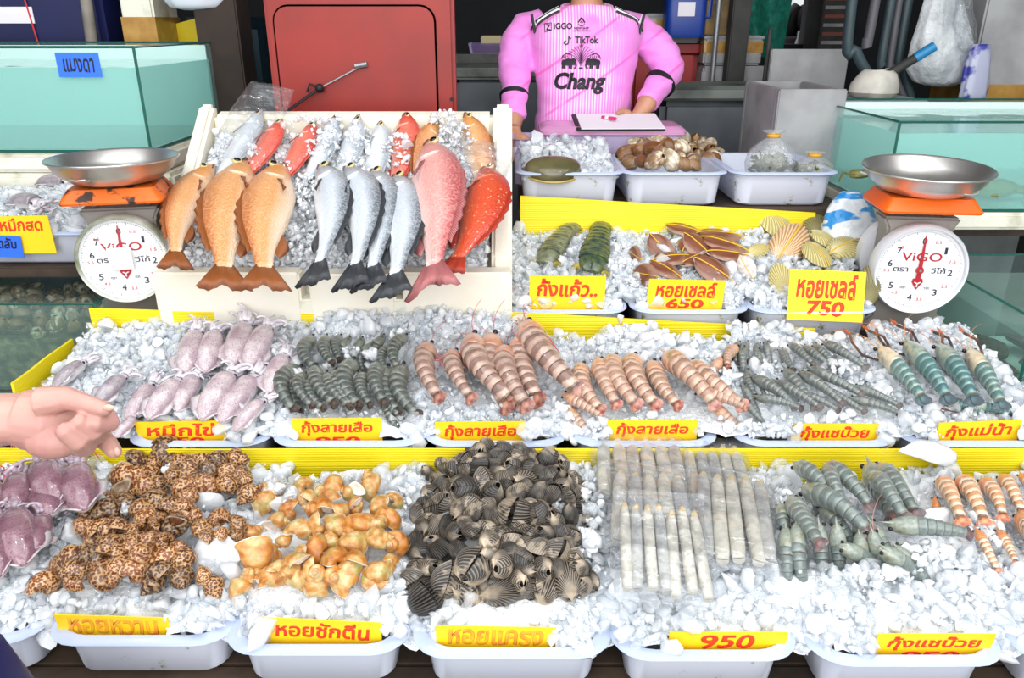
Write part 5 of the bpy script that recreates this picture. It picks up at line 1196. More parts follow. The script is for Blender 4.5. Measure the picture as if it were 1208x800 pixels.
knot_bag(908, 200, 0.15, 0.15, 'big knotted clear bag of seaweed with an orange tie', 1.0); knot_bag(958, 206, 0.13, 0.085, 'flatter clear bag of seaweed right of the knotted one', 5.0)

# ------------------------------------------------------------------ weighing scales
m_steel = mat('stainless_steel', '#dcdad7', 0.34, '#cfccc8', 12, metal=0.9); m_orange = mat('orange_paint', '#ff6a14', 0.35); m_orange_w = mat('worn_orange_paint', '#f07020', 0.45, '#3a2216', 30, 0.56, 0.64)
m_house = mat('grey_scale_paint', '#8f8a84', 0.4, '#5a3a2c', 9, 0.55, 0.7); m_dialrim = mat('dial_rim_plastic', '#d5d8de', 0.25); m_dial = mat('dial_face', '#f3f3f5', 0.35); m_needle = mat('red_needle', '#b5202c', 0.35); m_navy = mat('dial_print', '#23263a', 0.5); m_redp = mat('dial_red_print', '#c9404c', 0.5)
m_rimold = mat('stained_dial_rim', '#c9ccc4', 0.3, '#5d6a2a', 7, 0.52, 0.66)
t = MT('dial_glass'); tr = t.n('BsdfTransparent'); gl = t.n('BsdfGlossy'); gl.inputs['Roughness'].default_value = 0.06; fr = t.n('Fresnel'); mx = t.n('MixShader'); t.l(t.front(fr.outputs[0]), mx.inputs[0]); t.l(tr.outputs[0], mx.inputs[1]); t.l(gl.outputs[0], mx.inputs[2]); t.l(mx.outputs[0], t.out.inputs[0]); m_glassf = t.m
def scale_(x, y, zc, R, yaw, label, old, panlabel, pan_tilt):
    s = thing('weighing_scale', label, 'scale', (x, y, Z3 + EPS), yaw); h = zc - Z3
    disc = lambda y0, y1, r0, r1: G().cyl((0, y0, h), (0, y1, h), r0, r1, 56)
    g = G(); prof = [(0.030, R * 0.93), (0.030, R * 1.0), (0.010, R * 1.03), (-0.012, R * 1.02), (-0.022, R * 0.985), (-0.020, R * 0.945), (-0.008, R * 0.935)]
    g.loft([[(r * math.cos(2 * PI * i / 56), yy, h + r * math.sin(2 * PI * i / 56)) for i in range(56)] for yy, r in prof], cap1=False); g.build('dial_rim', m_rimold if old else m_dialrim, s, smooth=60)
    disc(-0.008, -0.004, R * 0.935, R * 0.935).build('dial_face', m_dial, s)
    g = G().cyl((0, 0.115, h), (0, 0.150, h), R * 0.98, R * 1.0, 48); g.build('rear_dial', m_dialrim, s)
    f = 'dial_print'; yp = -0.0090
    def txt(c, u, v, w, hh, m): lettering(c, w, hh, m, s, (u * R, yp, h + v * R), name=f, weight=0.012, jitter=0, shear=0)
    for k, c in enumerate('01234567'):
        a = PI / 2 - 2 * PI * (k if k < 7 else 6.62) / 7.5 * (0.98); rr = 0.66
        txt(c, rr * math.cos(a), rr * math.sin(a), R * (0.10 if c != '1' else 0.06), R * 0.15, m_navy)
    for k, c in enumerate(('0.5', '1.5', '2.5', '3.5', '4.5', '5.5', '6.5')):
        a = PI / 2 - 2 * PI * (k + 0.5) / 7.4; txt(c, 0.70 * math.cos(a), 0.70 * math.sin(a), R * 0.13, R * 0.07, m_redp)
    txt('ViGO', 0, 0.30, R * 0.86, R * 0.20, m_needle); txt('ตรา', -0.40, 0.0, R * 0.32, R * 0.10, m_navy); txt('วีโก้', 0.40, 0.0, R * 0.32, R * 0.14, m_navy)
    g = G(); g.prism([(-0.10 * R, h - 0.20 * R), (0.10 * R, h - 0.20 * R), (0.12 * R, h - 0.28 * R), (0, h - 0.46 * R), (-0.12 * R, h - 0.28 * R)], yp - 0.002, yp, axis=1); g.build('emblem', m_needle, s)
    g = G()
    for k in (-1, 0, 1): g.tube([(0, yp - 0.0026, h - 0.32 * R), (0.075 * R * math.sin(k * 2.1), yp - 0.0026, h - 0.32 * R + 0.075 * R * math.cos(k * 2.1 + PI) * (-1 if k == 0 else 1) * (1 if k else -1))], 0.0016, 5)
    g.build('emblem_print', m_dial, s)
    txt('ตรา', -0.28, -0.42, R * 0.12, R * 0.05, m_navy); txt('วีโก้', 0.22, -0.42, R * 0.12, R * 0.06, m_navy)
    g = G()
    for k in range(140):
        a = 2 * PI * k / 140; L = 0.06 if k % 10 == 0 else (0.04 if k % 5 == 0 else 0.022); e = Vector((math.cos(a), 0, math.sin(a))); q = Vector((-math.sin(a), 0, math.cos(a))) * 0.0005; c = Vector((0, yp, h)); A_, B_ = c + e * R * 0.88, c + e * R * (0.88 - L)
        g.add([A_ - q, A_ + q, B_ + q, B_ - q], [(0, 1, 2, 3)])
    g.build('tick_marks', m_navy, s)
    G().prism([(-0.006, h - 0.26 * R), (0.006, h - 0.26 * R), (0.0045, h + 0.2 * R), (0.0012, h + 0.80 * R), (-0.0012, h + 0.80 * R), (-0.0045, h + 0.2 * R)], -0.0125, -0.0110, axis=1).build('needle', m_needle, s)
    disc(-0.017, -0.011, R * 0.075, R * 0.085).build('needle_hub', m_needle, s); disc(-0.0185, -0.016, R * 0.03, R * 0.035).build('hub_screw', m_house, s)
    if old: G().prism([(-0.033, h + 0.10 * R - 0.033), (0.024, h + 0.10 * R - 0.033), (0.024, h + 0.10 * R + 0.024), (-0.033, h + 0.10 * R + 0.024)], -0.0225, -0.0215, axis=1).build('sticker', m_white_plastic, s)
    g = G(); g.loft([[(R * 0.93 * math.cos(2 * PI * i / 56), -0.0185, h + R * 0.93 * math.sin(2 * PI * i / 56)) for i in range(56)]], cap0=True, cap1=False); g.build('dial_glass', m_glassf, s)
    top = h + R + 0.012
    g = G(); g.loft([[(sx * w, yy, zz) for sx, yy in ((-1, 0.032), (1, 0.032), (1, 0.114), (-1, 0.114))] for w, zz in ((0.115, 0.0), (0.115, 0.03), (0.085, 0.05), (0.082, top - 0.03), (0.095, top - 0.006), (0.095, top))]); g.build('housing', m_house, s, bevel=0.006)
    for sx in (-1, 1): G().cyl((sx * 0.065, 0.07, top), (sx * 0.065, 0.07, top + 0.028), 0.008, n=10).build('support_post', m_house, s)
    zt = top + 0.024; g = G()
    g.loft([[(a_, b_ + 0.07, z_) for a_, b_ in rrect(w, d, 0.015, 3)] for w, d, z_ in ((0.17, 0.15, zt), (0.235, 0.20, zt - 0.002), (0.24, 0.205, zt + 0.004), (0.20, 0.17, zt + 0.034), (0.15, 0.12, zt + 0.036))]); pl = g.build('platform', m_orange_w if old else m_orange, s, smooth=30)
    p = thing('weighing_pan', panlabel, 'pan', (x - math.sin(yaw) * 0.07, y + math.cos(yaw) * 0.07, Z3 + zt + 0.040), yaw); p.rotation_euler = (pan_tilt, 0, yaw); g = G(); n = 56
    prof = [(0.0, 0.002), (0.07, 0.001), (0.105, 0.010), (0.135, 0.034), (0.148, 0.058), (0.156, 0.062), (0.158, 0.060), (0.1575, 0.057), (0.151, 0.055), (0.137, 0.030), (0.106, 0.006), (0.07, -0.003), (0.0, -0.003)]
    g.loft([[(max(r, 0.0005) * math.cos(2 * PI * i / n), max(r, 0.0005) * math.sin(2 * PI * i / n), zz) for i in range(n)] for r, zz in prof]); g.build('bowl', m_steel, p, smooth=50)
    for a0 in ((-1.9, 1.2) if old else (-1.2, 2.6)):
        A = [(0.140 * math.cos(a0 - 0.13), 0.140 * math.sin(a0 - 0.13), 0.026), (0.155 * math.cos(a0 - 0.12), 0.155 * math.sin(a0 - 0.12), 0.030), (0.158 * math.cos(a0), 0.158 * math.sin(a0), 0.028), (0.155 * math.cos(a0 + 0.12), 0.155 * math.sin(a0 + 0.12), 0.030), (0.140 * math.cos(a0 + 0.13), 0.140 * math.sin(a0 + 0.13), 0.026)]
        G().tube(A, 0.003, 8).build('handle', m_steel, p)
    return s
p = at_y(147, 306, 1.935); scale_(p.x, 1.935, p.z, 0.112, 0.22, 'round dial weighing scale with a blank sticker, left of the foam fish box', True, 'steel weighing pan on the left scale with the worn orange top', 0.0)
p = at_y(1083, 318, 1.95); scale_(p.x, 1.95, p.z, 0.116, -0.12, 'round dial weighing scale with clean orange top, right of the fan scallops', False, 'steel weighing pan on the right scale with the clean orange top', 0.06)

# printed carrier bag between the seaweed tray and the right scale
t = MT('blue_printed_carrier'); c = t.ramp(t.noise(12, 2, t.vmul(t.coord(), (0.5, 1, 1.8))), [(0.50, 0.0), (0.53, 1.0), (0.62, 1.0), (0.65, 0.0)]); t.set(col=t.mix(c, '#dfe6ec', '#2f8fd6'), rough=0.3, coat=0.3); t.bump(t.noise(22, 3), 0.7, 0.02)
g = G(); rings = []
for k in range(16):
    v = k / 15; w_, d_ = 0.085 * interp(v, [0, .1, .5, .85, 1], [.8, 1, .95, .7, .3]), 0.05 * interp(v, [0, .1, .5, .85, 1], [.8, 1, .9, .6, .3])
    rings.append([((w_ * math.cos(q)) * (1 + 0.14 * mnoise.noise(Vector((math.cos(q) * 2, math.sin(q) * 2, v * 4)))), d_ * math.sin(q) * (1 + 0.2 * mnoise.noise(Vector((math.cos(q) * 2, 5, v * 5)))), 0.17 * v) for q in [2 * PI * i / 28 for i in range(28)]])
o = g.loft(rings).build('plastic_bag', t.m, None, smooth=180); o.location = (0.985, 2.20, 0.74); o.rotation_euler = (-0.3, 0, 0.2); tag(o, 'white carrier bag with blue printing behind the fan scallops, left of the scale', 'plastic bag')
# ------------------------------------------------------------------ one skin out of many lofts
def fuse(g, name, m, parent, voxel, smooth_it=8, disp=None):
    me0 = g.build('fuse_source', m, None, data_only=True); o = bpy.data.objects.new('fuse_source', me0); COL.objects.link(o)
    r = o.modifiers.new('r', 'REMESH'); r.mode = 'VOXEL'; r.voxel_size = voxel
    s = o.modifiers.new('s', 'SMOOTH'); s.factor = 0.5; s.iterations = smooth_it
    me = bpy.data.meshes.new_from_object(o.evaluated_get(bpy.context.evaluated_depsgraph_get())); bpy.data.objects.remove(o); bpy.data.meshes.remove(me0)
    if disp:
        me.calc_loop_triangles(); N = [v.normal.copy() for v in me.vertices]
        for v, n_ in zip(me.vertices, N): v.co += n_ * disp(v.co)
    me.name = name; me.polygons.foreach_set('use_smooth', [True] * len(me.polygons)); me.materials.clear(); me.materials.append(m)
    return put(name, me, parent)
def D(px, py, d): return CAM + ray(px, py) * d

# ------------------------------------------------------------------ the seller in the pink jersey
m_skin = mat('skin', '#c08a6c', 0.45, '#b07a5e', 12, sss=0.0); m_skin2 = mat('skin_hand', '#c4988a', 0.42, '#b5827a', 9, bump=(55, 0.15, 0.004)); m_hair = mat('black_hair', '#17130f', 0.45); m_lips = mat('lips', '#a8574f', 0.4); m_eyew = mat('eye_white', '#e8e4df', 0.2); m_iris = mat('iris', '#1e120c', 0.15)
t = MT('pink_jersey'); co = t.coord(); sx = t.n('SeparateXYZ'); t.l(co, sx.inputs[0])
strp = t.ramp(t.math('FRACT', t.math('MULTIPLY', sx.outputs[0], 95)), [(0.50, 0.0), (0.60, 1.0)])
zone = t.math('MULTIPLY', t.ramp(t.noise(6, 2), [(0.40, 0.0), (0.50, 1.0)]), t.ramp(t.math('ABSOLUTE', sx.outputs[0]), [(0.12, 1.0), (0.19, 0.0)]))
c = t.mix(t.math('MULTIPLY', t.math('MULTIPLY', strp, zone), 0.75), '#f08ee0', '#fbe3f6')
rot = t.n('Mapping'); rot.inputs['Rotation'].default_value = (0, 0.6, 0); t.l(co, rot.inputs[0]); r2 = t.n('SeparateXYZ'); t.l(rot.outputs[0], r2.inputs[0])
dia = t.ramp(t.math('FRACT', t.math('MULTIPLY', r2.outputs[2], 7.5)), [(0.0, 0.0), (0.02, 1.0), (0.07, 1.0), (0.09, 0.0)]); c = t.mix(t.math('MULTIPLY', t.math('MULTIPLY', dia, t.ramp(t.noise(4, 2), [(0.45, 0.0), (0.52, 1.0)])), 0.7), c, '#ee5fc0')
t.set(col=c, rough=0.6, sheen=0.2); t.bump(t.noise(9, 3), 0.25, 0.02); m_jersey = t.m
m_black = mat('black_print', '#15131c', 0.55); m_whitep = mat('white_print', '#f3eff5', 0.55); m_trous = mat('dark_trousers', '#22242c', 0.7)
PX, PY = 0.27, 3.05
ps = thing('person', 'person in a pink long-sleeved football jersey standing behind the stall, hands lowered', 'person', (PX, PY, 0))
def torso(g, grow=0.0):
    R = [(0.84, .205, .125, 0), (0.95, .195, .125, 0), (1.04, .178, .12, 0), (1.14, .178, .122, -.005), (1.24, .192, .125, -.008), (1.31, .205, .118, -.005), (1.355, .195, .10, 0), (1.39, .135, .078, .008), (1.412, .085, .066, .012)]
    return g.loft([[((w + grow) * math.cos(a) * (abs(math.cos(a)) ** -0.12 if abs(math.cos(a)) > 0.05 else 1), y + (d + grow) * math.sin(a), z) for a in [2 * PI * i / 28 for i in range(28)]] for z, w, d, y in R])
J = {}
for sd, pts in ((-1, [(622, 26, 2.90), (607, 74, 2.88), (606, 140, 2.80)]), (1, [(748, 26, 2.90), (790, 82, 2.90), (763, 122, 2.82)])):
    J[sd] = [D(*q) - Vector((PX, PY, 0)) for q in pts]
g = torso(G())
for sd in (-1, 1):
    a, b, c = J[sd]; a0 = a - Vector((sd * 0.07, 0, -0.005)); g.tube([a0, a + Vector((0, 0, -0.035)), a.lerp(b, 0.5) + Vector((sd * 0.012, 0, 0)), b, b.lerp(c, 0.5), c], [0.05, 0.068, 0.066, 0.062, 0.052, 0.042], 18)
jer = fuse(g, 'jersey', m_jersey, ps, 0.009, 10, lambda p: 0.011 * mnoise.noise(Vector((p.x * 9 + 2 * p.z, p.y * 9, p.z * 22))) * (1.0 if abs(p.x) > 0.2 else 0.55) + 0.004 * mnoise.noise(Vector((p.x * 25, p.y * 25, p.z * 60))) * (1 if abs(p.x) > 0.22 else 0.2))
bv = BVHTree.FromPolygons([v.co[:] for v in jer.data.vertices], [p.vertices[:] for p in jer.data.polygons])
def front(x, z, up=0.0):
    h = bv.ray_cast(Vector((x, -1.0, z + up)), Vector((0, 1, -up)).normalized() if up else Vector((0, 1, 0))); return h[0] if h[0] is not None else Vector((x, -0.11, z))
def decal_me(me, m, name, cx, cz, parent=jer):
    for v in me.vertices:
        q = front(cx + v.co.x, cz + v.co.y); v.co = (q.x, q.y - 0.0035 - max(0, v.co.z) * 0.3, q.z)
    me.materials.clear(); me.materials.append(m); return put(name, me, parent)
def jtext(s, px, py, wpx, hpx, name, shear=0.0, weight=0.02):
    p = D(px, py, 2.80); me = text_mesh(s, 1.0, weight, 0.0, shear); co = np.array([v.co[:] for v in me.vertices]); lo, hi = co.min(0), co.max(0); k = 2.80 / FPX
    for v in me.vertices: v.co = ((v.co.x - (lo[0] + hi[0]) / 2) * wpx * k / (hi[0] - lo[0]), (v.co.y - (lo[1] + hi[1]) / 2) * hpx * k * 0.98 / (hi[1] - lo[1]), v.co.z * 0.02)
    return decal_me(me, m_black, name, p.x - PX, p.z)
jtext('iGGO', 663, 30.5, 21, 7, 'logo_print'); jtext('Z', 646, 32, 5.5, 6.5, 'logo_print'); jtext('TikTok', 690, 46.5, 27, 8, 'logo_print', weight=0.03); jtext('Chang', 684, 98, 60, 25, 'logo_print', 0.22, 0.035); jtext('NEW SHIP', 684, 33, 17, 2.6, 'logo_print'); jtext('LIMITED EDITION', 684, 36, 20, 1.5, 'logo_print')
def jshape(fn, px, py, name, scale, parent=jer):
    """shapes drawn in a plane (x right, y up, unit = photo-sized pixel), printed on the chest"""
    g = G(); fn(g); k = 2.80 / FPX * scale; me = g.build(name, m_black, None, data_only=True, smooth=0); p = D(px, py, 2.80)
    for v in me.vertices: v.co = (v.co.x * k, v.co.y * k, abs(v.co.z) * 0.0005)
    return decal_me(me, m_black, name, p.x - PX, p.z)
def ln(g, pts, w): return g.tube([(x, y, 0) for x, y in pts], w, 6)
def arcs(g):
    for k in range(6):
        for s in (-1, 1):
            e, c0, b0 = (s * (2.2 + 3.1 * k), 13.2 - 1.75 * k), (s * (0.3 + 0.9 * k), 9.5 - 1.6 * k), (0.15 * s, -2.0 - 1.6 * k)
            ln(g, [((1 - u) ** 2 * b0[0] + 2 * u * (1 - u) * c0[0] + u * u * e[0], (1 - u) ** 2 * b0[1] + 2 * u * (1 - u) * c0[1] + u * u * e[1]) for u in [i / 12 for i in range(13)]], 0.32)
    for s in (-1, 1):
        ln(g, [(s * 12, 2), (s * 17, 3.5), (s * 21, 1.0), (s * 22.5, -2.5)], 0.6)
        for k in range(5): ln(g, [(s * (11 + 2.3 * k), 1.2 - 0.1 * k), (s * (10.4 + 2.3 * k), -1.6)], 0.4)
    ln(g, [(-2.4, -13.2), (2.4, -13.2)], 0.9); ln(g, [(-2.0, -12), (2.0, -12)], 0.5); ln(g, [(0, 10), (0, 14)], 0.8)
def elephant(s):
    def f(g):
        def blob(cx, cy_, rx, ry):
            n = 20; g.add([(s * cx, cy_, 0)] + [(s * (cx + rx * math.cos(2 * PI * i / n)), cy_ + ry * math.sin(2 * PI * i / n), 0) for i in range(n)], [(0, 1 + i, 1 + (i + 1) % n) for i in range(n)])
        blob(14.5, -6, 6.8, 3.9); blob(8.8, -5.6, 3.6, 3.8); blob(20.5, -7, 2.0, 3.6)
        for x in (11, 13.2, 18.6, 20.8): ln(g, [(s * x, -8), (s * x, -13.2)], 1.15)
        ln(g, [(s * 6.6, -6.5), (s * 5.6, -9.5), (s * 6.2, -12.4), (s * 7.8, -12.8), (s * 8.2, -11.6)], [1.5, 1.2, 0.9, 0.7, 0.5])
    return f
jshape(arcs, 684, 66, 'fountain_print', 1.0); jshape(elephant(-1), 684, 66, 'elephant_print', 1.0); jshape(elephant(1), 684, 66, 'elephant_print', 1.0)
jshape(lambda g: (ln(g, [(2.2, 4.5), (2.2, -2), (1.2, -4), (-1, -4.6), (-2.8, -3.2), (-2.4, -1.2), (-0.6, -0.6)], 0.75), ln(g, [(2.2, 4.2), (3.4, 2.4), (5.2, 1.8)], 0.75)), 667, 47, 'note_print', 1.0)
jshape(lambda g: (ln(g, [(-3.5, -1.5), (-2.5, -3.3), (0, -4.2), (2.5, -3.3), (3.5, -1.5)], 0.45), ln(g, [(-4, -0.5), (0, 4), (4, -0.5)], 0.8), ln(g, [(-3, 2.5), (0, 4.8), (3, 2.5)], 0.4), ln(g, [(-1.6, -0.8), (0, 0.8), (1.6, -0.8)], 0.5)), 684, 26, 'badge_print', 1.0)
jshape(lambda g: ln(g, [(-4.5, 4), (4, 5), (4, -3), (-4, -5.5), (-4.5, 4)], 0.45), 646, 32, 'logo_print', 0.95)
for sd in (-1, 1):      # shoulder stripes and cuff bands
    a = J[sd][0]
    for k in range(4):
        P = []
        for i in range(9):
            u = i / 8; x = sd * lerp(0.10, 0.20, u); y = -0.046 + 0.014 * k; h = bv.ray_cast(Vector((x, y, 2)), Vector((0, 0, -1))); P.append((h[0] if h[0] is not None else Vector((x, y, 1.38))) + Vector((0, 0, 0.002)))
        G().tube(P, 0.0052, 6, 1.0).build('shoulder_stripe', m_black if k % 2 == 0 else m_whitep, jer)
    b, c = J[sd][1], J[sd][2]; q = b.lerp(c, 0.62 if sd < 0 else 0.45); ax = (c - b).normalized(); u = ax.orthogonal().normalized(); w = ax.cross(u); R = 0.0575 if sd > 0 else 0.0525
    g = G(); g.loft([[q + ax * t_ + (u * math.cos(2 * PI * i / 28) + w * math.sin(2 * PI * i / 28)) * (R + r_) for i in range(28)] for t_, r_ in ((-0.008, -0.012), (-0.008, 0.001), (0.008, -0.001), (0.008, -0.014))], cap0=False, cap1=False); g.build('cuff_band', m_black, jer)
g = G(); ck = [Vector((0.088 * math.cos(a), 0.012 + 0.070 * math.sin(a), 1.405 + 0.012 * math.sin(a))) for a in [2 * PI * i / 32 for i in range(33)]]; g.tube(ck, 0.009, 8); g.build('collar', m_jersey, jer)
# body: neck, head, forearms, hands, legs as one surface
g = G(); N0 = Vector((0, 0.012, 1.36))
g.loft([[(w * math.cos(a), 0.012 + d * math.sin(a) + y, z) for a in [2 * PI * i / 20 for i in range(20)]] for z, w, d, y in ((1.30, .09, .07, 0), (1.38, .075, .062, .0), (1.43, .055, .055, .005), (1.49, .054, .056, .004))])
g.loft([[(w * math.cos(a), y + d * math.sin(a), z) for a in [2 * PI * i / 24 for i in range(24)]] for z, w, d, y in ((1.455, .03, .035, -.055), (1.475, .05, .075, -.03), (1.51, .064, .09, -.012), (1.56, .074, .098, -.005), (1.61, .077, .10, 0), (1.65, .070, .092, .005), (1.685, .045, .06, .008), (1.697, .012, .02, .01))])
g.tube([(0, -0.095, 1.575), (0, -0.112, 1.55), (0, -0.116, 1.535), (0, -0.10, 1.527)], [0.008, 0.012, 0.016, 0.012], 8)
for sd in (-1, 1):
    b, c = J[sd][1], J[sd][2]; ax = (c - b).normalized(); wv = c + ax * 0.04 if sd < 0 else D(752, 138, 2.83) - Vector((PX, PY, 0))
    g.tube([b.lerp(c, 0.4), c, wv], [0.045, 0.036, 0.026], 14)
    hd = (wv - c).normalized() if sd < 0 else Vector((-0.55, -0.75, -0.35)).normalized(); sidev = Vector((1, 0, 0)) if sd < 0 else Vector((-0.5, 0.1, 0.85)).normalized(); sidev = (sidev - hd * sidev.dot(hd)).normalized(); nn = hd.cross(sidev)
    g.tube([wv, wv + hd * 0.04, wv + hd * 0.085], [0.026, 0.038, 0.036], 14, 0.45, up=nn)
    for k in range(4):
        r0 = wv + hd * 0.08 + sidev * (0.027 - 0.018 * k); L = (0.068, 0.076, 0.072, 0.056)[k]; g.tube([r0, r0 + hd * L * 0.5 + nn * 0.006, r0 + hd * L * 0.8 + nn * 0.016, r0 + hd * L * 0.95 + nn * 0.030], [0.0095, 0.0088, 0.008, 0.006], 8)
    r0 = wv + hd * 0.03 + sidev * 0.032; g.tube([r0, r0 + (hd + sidev * 0.9).normalized() * 0.035, r0 + (hd + sidev * 0.5).normalized() * 0.065], [0.013, 0.011, 0.008], 8)
for sd in (-1, 1): g.ball((sd * 0.080, 0.012, 1.57), (0.012, 0.022, 0.032), 10, 8)
fuse(g, 'body', m_skin, ps, 0.0045, 4)
for sd in (-1, 1):
    e = G().ball((sd * 0.032, -0.088, 1.58), (0.016, 0.012, 0.008), 12, 8).build('eye', m_eyew, ps); G().ball((sd * 0.032, -0.098, 1.58), (0.0065, 0.004, 0.0065), 10, 6).build('iris', m_iris, e)
    G().tube([(sd * 0.014, -0.098, 1.598), (sd * 0.034, -0.096, 1.603), (sd * 0.052, -0.082, 1.597)], [0.003, 0.004, 0.002], 6).build('eyebrow', m_hair, ps)
G().tube([(-0.024, -0.088, 1.503), (-0.008, -0.101, 1.506), (0, -0.102, 1.504), (0.008, -0.101, 1.506), (0.024, -0.088, 1.503)], [0.003, 0.006, 0.006, 0.006, 0.003], 8).build('lips', m_lips, ps)
g = G(); g.loft([[(w * math.cos(a), y + d * math.sin(a), z) for a in [2 * PI * i / 26 for i in range(26)]] for z, w, d, y in ((1.44, .05, .035, .07), (1.50, .075, .06, .055), (1.56, .086, .075, .045), (1.62, .088, .098, .02), (1.665, .078, .10, .006), (1.70, .055, .07, .006), (1.716, .015, .02, .008))]); g.ball((0, 0.13, 1.60), (0.045, 0.05, 0.045), 14, 10); g.build('hair', m_hair, ps, smooth=180)
g = G()
for sd in (-1, 1): g.tube([(sd * 0.09, 0, 0.98), (sd * 0.095, 0, 0.80), (sd * 0.10, -0.01, 0.48), (sd * 0.10, 0.01, 0.09)], [0.105, 0.095, 0.065, 0.05], 16)
g.ball((0, 0, 0.92), (0.175, 0.12, 0.12), 18, 10); fuse(g, 'trousers', m_trous, ps, 0.012, 6)
for sd in (-1, 1): G().loft([[(sd * 0.10 + w * math.cos(a), -0.05 + d * math.sin(a), z) for a in [2 * PI * i / 18 for i in range(18)]] for z, w, d in ((0.0, .045, .12), (0.02, .05, .128), (0.05, .045, .11), (0.10, .05, .06))]).build('shoe', m_black, ps)

# ------------------------------------------------------------------ the pointing hand of a shopper at the left
hand = thing('pointing_hand', 'bare forearm and hand of a shopper reaching in from the left edge, finger pointing down', 'hand'); ho = D(60, 500, 0.9); hand.location = ho
H = lambda px, py, d: D(px, py, d) - ho
g = G(); k = 0.9 / FPX
g.tube([H(-420, 500, 0.84), H(-250, 500, 0.86), H(-110, 500, 0.88), H(-20, 497, 0.89), H(18, 494, 0.895), H(48, 496, 0.90)], [60 * k, 56 * k, 46 * k, 39 * k, 36 * k, 34 * k], 22, 0.8, up=(0, 0, 1))
g.tube([H(25, 494, 0.895), H(55, 497, 0.90), H(88, 497, 0.915), H(108, 500, 0.925)], [34 * k, 40 * k, 35 * k, 24 * k], 20, 1.0, up=(0, 0, 1))
g.ball(H(62, 520, 0.885), (34 * k, 22 * k, 22 * k), 14, 10)
g.tube([H(48, 475, 0.875), H(80, 470, 0.872), H(105, 477, 0.868), H(124, 483, 0.866), H(131, 485, 0.866)], [19 * k, 14 * k, 10.5 * k, 9 * k, 5 * k], 12)
F = [[(100, 488, .925), (124, 492, .905), (128, 498, .882), (112, 499, .868), (106, 499, .866)], [(96, 508, .92), (114, 512, .898), (110, 508, .874), (92, 496, .862), (87, 492, .860)], [(86, 524, .91), (100, 526, .888), (92, 520, .866), (76, 508, .856), (70, 503, .855)]]
for q in F: g.tube([H(*p) for p in q], [13.5 * k, 13.5 * k, 12.5 * k, 11 * k, 8 * k], 12)
g.tube([H(98, 500, .935), H(116, 512, .930), H(128, 524, .920), H(136, 534, .915), H(139, 538, .913)], [14 * k, 12.5 * k, 11 * k, 9 * k, 5 * k], 12)
fuse(g, 'hand', m_skin2, hand, 0.0017, 5)
m_nail = mat('fingernail', '#d9a896', 0.25)
for q, dx, dy in (((128, 481, .858), 7, 4), ((138, 533, .905), 4, 6)): G().ball(H(*q), (dx * k, 2.5 * k, dy * k), 12, 6).build('fingernail', m_nail, hand)

# ------------------------------------------------------------------ glass tanks
def glass_mat(name, tint, body, k):
    t = MT(name); tr = t.n('BsdfTransparent'); tr.inputs[0].default_value = (*lin(tint), 1); t.set(col=body, rough=0.05, spec=0.5); mx = t.n('MixShader'); fr = t.n('Fresnel'); fr.inputs[0].default_value = 1.4
    t.l(t.math('ADD', t.math('MULTIPLY', t.front(fr.outputs[0]), 0.8), k, True), mx.inputs[0]); t.l(tr.outputs[0], mx.inputs[1]); t.l(t.p.outputs[0], mx.inputs[2]); t.l(mx.outputs[0], t.out.inputs[0]); return t.m
m_glass = glass_mat('tank_glass', '#f2fbfa', '#d4ecea', 0.03); m_gedge = mat('glass_edge', '#1c5a50', 0.15); m_water = glass_mat('cloudy_tank_water', '#ecf9f7', '#cbeae6', 0.30); m_water2 = glass_mat('murky_tank_water', '#f4faf6', '#b5d0c8', 0.10); m_backfoam = mat('tank_back_panel', '#e4f3f0', 0.6)
